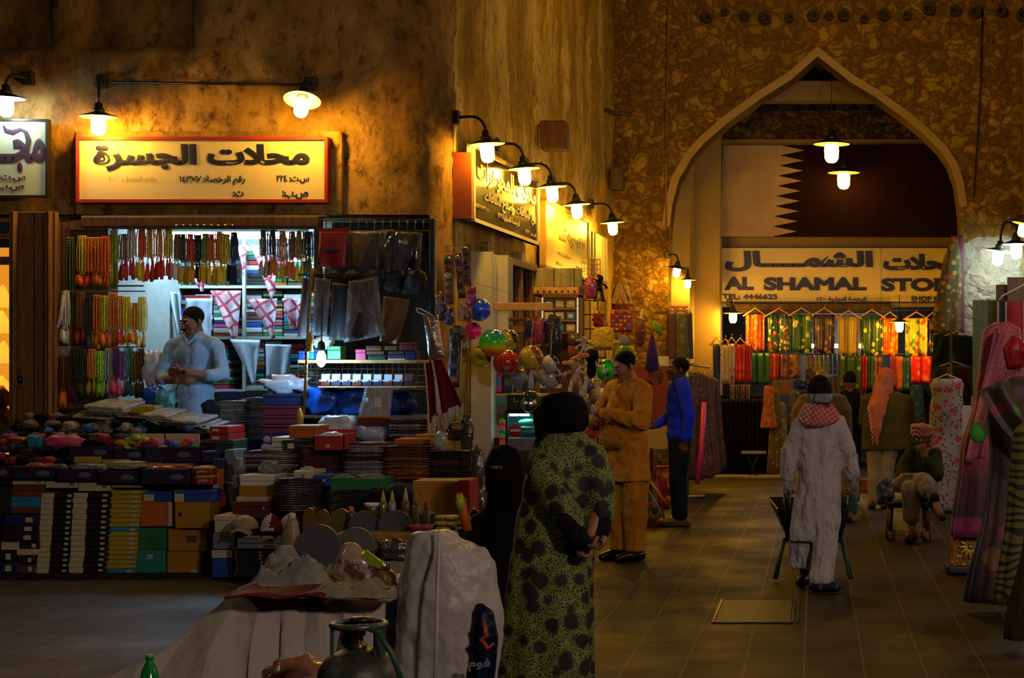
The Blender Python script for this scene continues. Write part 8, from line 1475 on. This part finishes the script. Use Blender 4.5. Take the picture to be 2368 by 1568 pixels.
mb = MB(); x0, x1, z0, z1 = _pr(1642, 1840, 1392, 1442, 11); a = 1.55*FPX/(1388-CY); b_ = 1.55*FPX/(1442-CY); t = thing('manhole_cover', 'square metal-framed stone cover set in the paving', 'manhole cover', (W(1740, 0, 11.2).x, (a+b_)/2, 0)); xa, xb = W(1645, 0, b_).x, W(1835, 0, b_).x
mb.b2(xa+.02, xb-.02, b_+.02, a-.02, .0, .006); mb.build('cover_slab', mat('worn_cover_stone', '30281e', .55, var=.4, vs_=12), t); mb = MB()
for q_ in ((xa, xb, b_, b_+.015), (xa, xb, a-.015, a), (xa, xa+.015, b_, a), (xb-.015, xb, b_, a), (xb+.02, xb+.03, b_, a)): mb.b2(*q_, 0, .009)
mb.build('metal_frame', METD, t)
# ================================================================ FOREGROUND: COVERED TABLE, TARPAULIN, GAS CYLINDER
Y0 = 8.0; k = S(1, Y0)
GC = fabric('grey_beige_cloth', 'a89c94', 1.0, 3.2, var=.12, sc=(1, 1, .6)); t = thing('covered_table', 'low table under a grey beige cloth spreading onto the floor', 'table', (W(700, 0, Y0).x, 8.4, 0)); TA, TB = W(535, 1372, Y0), W(892, 1388, Y0)
mb = MB(); NU, NV = 140, 30
def cl(u, v):
    # top strip then the fall to the floor
    if v < .25: p_ = TA.lerp(TB, u)+Vector((.0, .95*(1-v/.25), -.0)); p_.z += .012*math.sin(u*9+v*12); return p_
    f = (v-.25)/.75; p_ = TA.lerp(TB, u); fl = f**1.3; left = max(0, 1-u*2.1)
    g_ = u*36-f*7*(1-u)-1.5*f; x = p_.x-left*left*.75*fl+.05*math.sin(g_*1.3)*f-.02*f; y = p_.y-(.12+.6*left*(1-left)+.05*(1.6+math.sin(g_)+.6*math.sin(g_*.43+1)))*fl**.6; z = p_.z*(1-f)+.006
    return Vector((x, y, z))
mb.sheet(cl, NU, NV, (0, .02, -.01)); mb.build('table_cloth', GC, t)
mb = MB(); 
mb.sheet(lambda u, v: Vector((TA.x-.75*v**1.3*(1-u*.6)+.03*math.sin(u*14)*v, Y0+.95*u-.05*v, TA.z*(1-v)+.006)), 24, 20, (.02, 0, 0)); mb.build('side_fall', GC, t)
mb = MB(); mb.b2(TA.x+.05, TB.x-.05, Y0+.05, Y0+.9, TA.z-.05, TA.z-.02); mb.build('table_top', DARKW, t)
for x in (TA.x+.1, TB.x-.1):
    for y in (Y0+.1, Y0+.8): mb = MB(); mb.b2(x-.02, x+.02, y-.02, y+.02, 0, TA.z-.05); mb.build('leg', METD, t)
ZT = TA.z+.015
def onT(px, py): d = (HC-ZT)*FPX/(py-CY); return W(px, py, d)     # point on the table top
mb = MB(); a, b_, c_, d = onT(600, 1348), onT(800, 1362), onT(745, 1382), onT(516, 1383); mb.sheet(lambda u, v: a.lerp(b_, u).lerp(d.lerp(c_, u), v)+Vector((.01*math.sin(v*9), 0, .012+.008*math.sin(u*11+v*5))), 16, 8, (0, 0, -.012)); tag(mb.build('red_scarf', m_check('red_lace', '7c1018', '4a080c', 3)), 'dark red fringed cloth at the corner of the covered table', 'cloth')
CRM = fabric('cream_towel', '8c8068', .9, 7, sc=(1, 1, 1)); GWT = fabric('white_grey_cloth', '7c7870', 1, 6, sc=(1, 1, 1))
def crumple(name, label, m_, c, w, d, h, seed, rot=0, cat='cloth', pk=None):
    mb = MB(); c = Vector(c)
    def fn(u, v):
        x, y = (u-.5)*w, (v-.5)*d; e = min(1, 5*min(u, 1-u, v, 1-v)+.05); f = abs(noise.noise(Vector((x*7, y*9, seed))))+.5*abs(noise.noise(Vector((x*17, y*19, seed+3)))); z = h*(.25+f)*e
        if pk: z += pk[2]*math.exp(-((u-pk[0])**2+(v-pk[1])**2)*22)
        k = 1+.25*noise.noise(Vector((u*3, v*3, seed+7))); x *= k; y *= k; return c+Vector((x*math.cos(rot)-y*math.sin(rot), x*math.sin(rot)+y*math.cos(rot), z))
    mb.sheet(fn, 44, 30, (0, 0, -.008)); return tag(mb.build(name, m_), label, cat)
crumple('crumpled_cloth', 'crumpled pale grey cloth heap at the corner of the covered table', GWT, onT(672, 1352)+Vector((0, .12, 0)), .40, .55, .12, 3, .0, pk=(.14, .7, .08))
crumple('cream_towel', 'cream towel bunched along the front edge of the covered table', CRM, onT(808, 1378)+Vector((0, .06, 0)), .42, .22, .07, 9, -.03, 'towel')
# carrier bag with green print
BGM = mat('pinkish_white_bag', '9a7c70', .3, var=.15, vs_=8, bump=.9, bs=9, coat=.4); Yg = 8.35; t = thing('carrier_bag', 'white plastic carrier bag with green stripe and shop lettering on the covered table', 'bag', W(845, 1372, Yg)); mb = MB()
loft(mb, [(1256, 800, 820, 1, 0), (1270, 788, 838, .9), (1300, 772, 880, .75), (1330, 762, 915, .7), (1360, 762, 925, .7), (1380, 775, 915, .7)], Yg, fold=.03, nf=5); limb(mb, [W(800, 1262, Yg), W(828, 1268, Yg)], [.02, .02]); grow(mb, 'bag_body', BGM, t, .011, 3, .035, .07)
BT = mat('bag_brown_print', '4c2018', .5, var=0); BG = mat('bag_green_print', '7c8c08', .5)
def onbag(px, py): 
    a = (px-843)/80; return W(px, py, Yg-.3+.14*a*a)
mb = MB(); v_, f_ = text_mesh('Al Meera', S(15, Yg), .03, S(50, Yg)); mb.add([onbag(806, 1310)+Vector((v.x, v.y+.08*(v.x*2)**2, v.z-.25*v.x)) for v in v_], f_); v_, f_ = text_mesh('الميرة', S(20, Yg), .05, S(50, Yg), True) if False else text_mesh(shape_ar('الميرة'), S(20, Yg), .05, S(50, Yg)); mb.add([onbag(876, 1324)+Vector((v.x, v.y, v.z-.05*v.x)) for v in v_], f_); mb.build('lettering', BT, t)
for pts in ([(836, 1288), (848, 1272), (892, 1298), (884, 1312), (858, 1306)],): mb = MB(); mb.prism([(onbag(x, y).x, onbag(x, y).z) for x, y in reversed(pts)], (0, Yg-.31, 0), .02); mb.build('green_patch', BG, t)
mb = MB(); mb.sheet(lambda u, v: onbag(770+u*130, 1332+v*14+26*math.sin(u*2.6+.2)-4)+Vector((0, .02, 0)), 20, 3, (0, .02, 0)); mb.build('green_stripe', BG, t)
# stove shields, jug, bottles
GRYP = mat('dull_grey_metal_sheet', '4c4c54', .5, .2, bump=.2); YLP = mat('yellowish_plastic', '5c4c28', .4)
mb = MB(); mb.b2(W(640, 0, 10.2).x, W(1010, 0, 10.2).x, 10.25, 11.2, .0, .36, bev=.01); tag(mb.build('stove_table', mat('dark_table_cloth', '14121a', .9)), 'low dark stand behind the covered table carrying shields and bottles', 'table')
def slab(label, px0, px1, py0, py1, Y, m_, round_=1.0, th=.02, name='stove_shield', cat='shield'):
    x0, x1, z0, z1 = _pr(px0, px1, py0, py1, Y); r = (x1-x0)/2; pts = [(x0, z0), (x1, z0)]+[((x0+x1)/2+r*math.cos(a), z1-r*round_+r*round_*math.sin(a)) for a in [i*PI/14 for i in range(15)]]; mb = MB(); mb.prism(pts, (0, Y, 0), th); return tag(mb.build(name, m_), label, cat)
slab('large grey upright shield with a rounded top beside the white jug', 690, 784, 1213, 1342, 9.6, GRYP, 1.0); slab('round grey disc standing behind the plastic carrier bag', 780, 864, 1219, 1300, 9.75, mat('mottled_grey_disc', '56534e', .6, var=.3, vs_=20), 1.0)
slab('dark rounded shield under the jar with a white lid', 806, 876, 1182, 1238, 10.4, GRYP, .9); slab('dark rounded shield in front of the sauce bottles', 874, 952, 1180, 1242, 10.35, GRYP, .9); slab('yellowish rounded plate beside the dark shields', 762, 812, 1176, 1240, 10.5, YLP, 1.3)
slab('small pointed olive plate next to the white jug', 700, 728, 1174, 1240, 10.3, YLP, 2.0); slab('second pointed olive plate behind the large grey shield', 728, 764, 1178, 1240, 10.35, YLP, 1.8)
plank('wooden_tray', 'yellow wooden board under the dark rounded shields', 770, 958, 1234, 1250, 10.15, .5, wood('yellow_board', '94702c', '6c4c18'), 'tray')
t = thing('plastic_jug', 'cream plastic jug with a white cap standing left of the large grey shield', 'jug', W(672, 1342, 9.7)); mb = MB(); loft(mb, [(1200, 664, 686, .8), (1215, 658, 690, .8), (1240, 650, 694, .7), (1300, 648, 694, .7), (1340, 648, 694, .7)], 9.7); mb.build('jug_body', mat('cream_plastic', '7c6c48', .4), t); mb = MB(); mb.lathe([(S(8, 9.7), 0), (S(8.5, 9.7), S(14, 9.7)), (.005, S(15, 9.7))], 14, 0, Matrix.Translation(W(675, 1201, 9.7))); mb.build('cap', pc('cream'), t)
for lb, px, y0, y1, r, m_, cm in [('olive oil squeeze bottle with a yellow pointed cap', 886, 1134, 1200, 9, mat('olive_oil', '5c5410', .2, coat=.5), 'yellow'), ('squeeze bottle with white label and yellow pointed cap', 907, 1134, 1200, 9, mat('milky_plastic', '8c8074', .35), 'yellow'), ('clear squeeze bottle with a pale spout', 938, 1128, 1206, 10, mat('amber_sauce', '7c6030', .3), 'cream'),
    ('squeeze bottle with silver label and tall yellow cap', 962, 1138, 1214, 10, mat('milky_plastic', '8c8074', .35), 'yellow'), ('tan sauce bottle with an orange cap', 986, 1156, 1214, 10, mat('tan_sauce', '7a6444', .4), 'orange'), ('round jar with a white lid behind the dark shield', 860, 1163, 1190, 17, mat('jar_brown', '4c3820', .3), 'white'), ('small bottle with an orange round cap', 812, 1172, 1200, 11, mat('jar_brown', '4c3820', .3), 'orange')]:
    Yb = 10.5; c = W(px, y1, Yb); h = S(y1-y0, Yb); r_ = S(r, Yb); t = thing('sauce_bottle' if r < 17 else 'jar', lb, 'bottle', c, 'bottles behind the shields'); mb = MB(); jar = r >= 17
    mb.lathe([(r_*.9, 0), (r_, .01), (r_, h*(.72 if jar else .5)), (r_*(.95 if jar else .6), h*(.76 if jar else .62))], 16, 0, Matrix.Translation(c)); mb.build('bottle_body', m_, t); mb = MB(); pt = cm in ('yellow', 'cream')
    mb.lathe([(r_*(1 if jar else .65), h*.74 if jar else h*.6), (r_*(1.02 if jar else .6), h*.98 if jar else h*.7), (.003 if pt else r_*.5, h)], 14, 0, Matrix.Translation(c)); mb.build('cap', pc(cm), t)
mb = MB(); c = W(974, 1222, 10.3); mb.lathe([(.05, -.02), (.075, .02), (.07, .02), (.045, -.01)], 20, 0, Matrix.Translation(c)); tag(mb.build('pink_tray', pc('pink')), 'pink round tray under the sauce bottles', 'tray')
lump('foil_pack', 'dark crumpled glittering foil pack behind the carrier bag', 870, 946, 1252, 1300, 9.4, SPK, 'foil', seed=620, amp=.5); plank('plastic_cover', 'pale grey covered box edge under the yellow wooden board', 860, 950, 1250, 1290, 10.1, .3, mat('dim_white_plastic', '5a5450', .4), 'box')
t = thing('bottle', 'small clear bottle with a blue cap behind the tarpaulin', 'bottle', W(1048, 1246, 9.8)); mb = MB(); c = W(1048, 1246, 9.8); mb.lathe([(.03, 0), (.032, .03), (.015, .05)], 14, 0, Matrix.Translation(c)); mb.build('bottle_body', mat('milky_plastic', '8c8074', .35), t); mb = MB(); mb.lathe([(.016, .048), (.017, .075), (.005, .077)], 12, 0, Matrix.Translation(c)); mb.build('cap', pc('blue'), t)
t = thing('water_gun', 'orange toy water gun with a lime green tank standing beside the red snack pack', 'toy', W(1075, 1230, 11.3)); mb = MB(); mb.tube([W(1062, 1140, 11.3), W(1070, 1180, 11.3), W(1082, 1228, 11.3)], [.02, .035, .03], 8); mb.build('gun_body', pc('orange'), t); mb = MB(); mb.ball(W(1064, 1162, 11.27), (.03, .03, .05)); mb.build('tank', mat('lime_tank', '9ab010', .3), t)
# tarpaulin-covered stack
Yt = 7.9; TARP = fabric('grey_white_tarpaulin', 'a8a19e', 1.0, 4.5, var=.12, rough=.4, sc=(1, 1, .8)); t = thing('covered_stack', 'tall object under a grey white plastic sheet beside the gas cylinder', 'covered object', W(1040, 1600, Yt)); mb = MB()
loft(mb, [(1224, 985, 1036, .8), (1234, 955, 1060, .85), (1262, 944, 1100, .85, 0, .01), (1274, 940, 1120, .85, 0, .02), (1310, 930, 1142, .8, 0, .03), (1400, 922, 1160, .75, 0, .04), (1480, 915, 1160, .7, 0, .03), (1560, 908, 1150, .7, 0, .03), (1640, 900, 1130, .7, 0, .04)], Yt, n=48, nf=5)
o = grow(mb, 'plastic_sheet', TARP, t, .014, 2, .05, .16); mb = MB(); mb.tube([W(1016, 1226, Yt-.16), W(1012, 1330, Yt-.3), W(1010, 1440, Yt-.34), W(1006, 1600, Yt-.36)], [.006, .008, .008, .01], 6); mb.build('sheet_crease', TARP, t)
t = thing('dark_sack', 'dark blue sack with orange lettering showing below the plastic sheet', 'sack', W(1130, 1640, 7.75)); mb = MB(); loft(mb, [(1395, 1100, 1120, .8), (1420, 1092, 1142, .8), (1480, 1086, 1152, .8), (1640, 1080, 1140, .8)], 7.75); grow(mb, 'sack_body', fabric('dark_blue_sack', '10142c', .7, 5, rough=.4), t, .012, 3, .02, .08)
mb = MB(); mb.tube([W(1118, 1440, 7.6), W(1126, 1470, 7.6), W(1112, 1478, 7.6), W(1128, 1500, 7.6), W(1142, 1488, 7.6)], [.006, .012, .012, .012, .006], 6); mb.build('orange_mark', mat('orange_mark', 'b0380c', .5), t); mb = MB(); write(mb, 'فوم', (W(1110, 0, 7.6).x, 7.58, W(0, 1552, 7.6).z), .06, .05, .1, True); mb.build('white_mark', pc('grey'), t)
# gas cylinder
Yc = 6.3; CYM = mat('rusty_grey_green_steel', '3c4038', .45, .5, var=.5, vs_=9, bump=.4, bs=20); GRM = mat('green_grey_steel', '44564e', .4, .5, var=.3, vs_=12); t = thing('gas_cylinder', 'rusty gas cylinder with a green grey collar and valve', 'gas cylinder', (W(830, 0, Yc).x, Yc, 0)); c = Vector((W(830, 0, Yc).x, Yc, 0)); R0 = S(98, Yc); zt = W(0, 1500, Yc).z
mb = MB(); mb.lathe([(R0*.8, 0), (R0*.98, .04), (R0, .08), (R0, zt-.13), (R0*.93, zt-.07), (R0*.72, zt-.025), (R0*.35, zt-.002), (.03, zt)], 36, 0, Matrix.Translation(c)); mb.build('cylinder_body', CYM, t)
zc = W(0, 1444, Yc).z; rc = S(60, Yc); mb = MB(); mb.tube([c+Vector((rc*math.cos(a), rc*math.sin(a), zc)) for a in [i*PI/16 for i in range(33)]], .012, 8, sq=1.0)
mb.build('collar_ring', GRM, t)
for i, a in enumerate((-2.75, -.45, .9, 2.2)):
    p0 = c+Vector((rc*math.cos(a), rc*math.sin(a), zc)); p1 = c+Vector((rc*1.0*math.cos(a), rc*1.0*math.sin(a), zt-.06)); mb = MB(); mb.box(((p0+p1)/2), (.06, .008, (p0.z-p1.z)), (0, 0, a+PI/2), bev=.002); mb.build('collar_upright', GRM, t)
mb = MB(); mb.lathe([(.028, 0), (.03, .02), (.016, .03), (.016, .05), (.024, .055), (.024, .085), (.01, .09)], 14, 0, Matrix.Translation((c.x, c.y, zt-.005))); mb.build('valve', mat('brass_valve', '6a5428', .35, .8), t); mb = MB(); mb.lathe([(.012, 0), (.04, .005), (.042, .02), (.012, .024)], 12, 0, Matrix.Translation((c.x+.01, c.y, zc+.005))); mb.build('regulator', METD, t)
mb = MB(); mb.tube([(c.x-.03, c.y-.03, zc-.01), (c.x+.04, c.y-.07, zc), W(872, 1462, Yc-.1), W(905, 1510, Yc-.12), W(928, 1570, Yc-.1), W(940, 1640, Yc)], .01, 8); mb.build('gas_hose', mat('green_hose', '0c3c2c', .5), t)
lump('plastic_bag', 'peach coloured plastic bag lying in front of the covered table', 594, 742, 1532, 1640, 6.9, mat('peach_plastic_bag', '8c5c44', .3, bump=.8, bs=9, coat=.4), 'bag', seed=630, amp=.35)
t = thing('soda_bottle', 'green plastic soda bottle standing at the lower edge of the picture', 'bottle', (W(346, 0, 7.35).x, 7.35, 0)); c = Vector((W(346, 0, 7.35).x, 7.35, 0)); zb = W(0, 1515, 7.35).z; mb = MB(); mb.lathe([(.04, 0), (.047, .02), (.047, zb-.14), (.044, zb-.11), (.03, zb-.06), (.014, zb-.025), (.013, zb-.018)], 20, 0, Matrix.Translation(c)); mb.build('bottle_body', mat('green_pet', '0c7c30', .12, coat=.8, var=0), t); mb = MB(); mb.lathe([(.017, zb-.02), (.017, zb), (.014, zb+.002)], 16, 0, Matrix.Translation(c)); mb.build('cap', mat('green_cap', '10902c', .4), t)
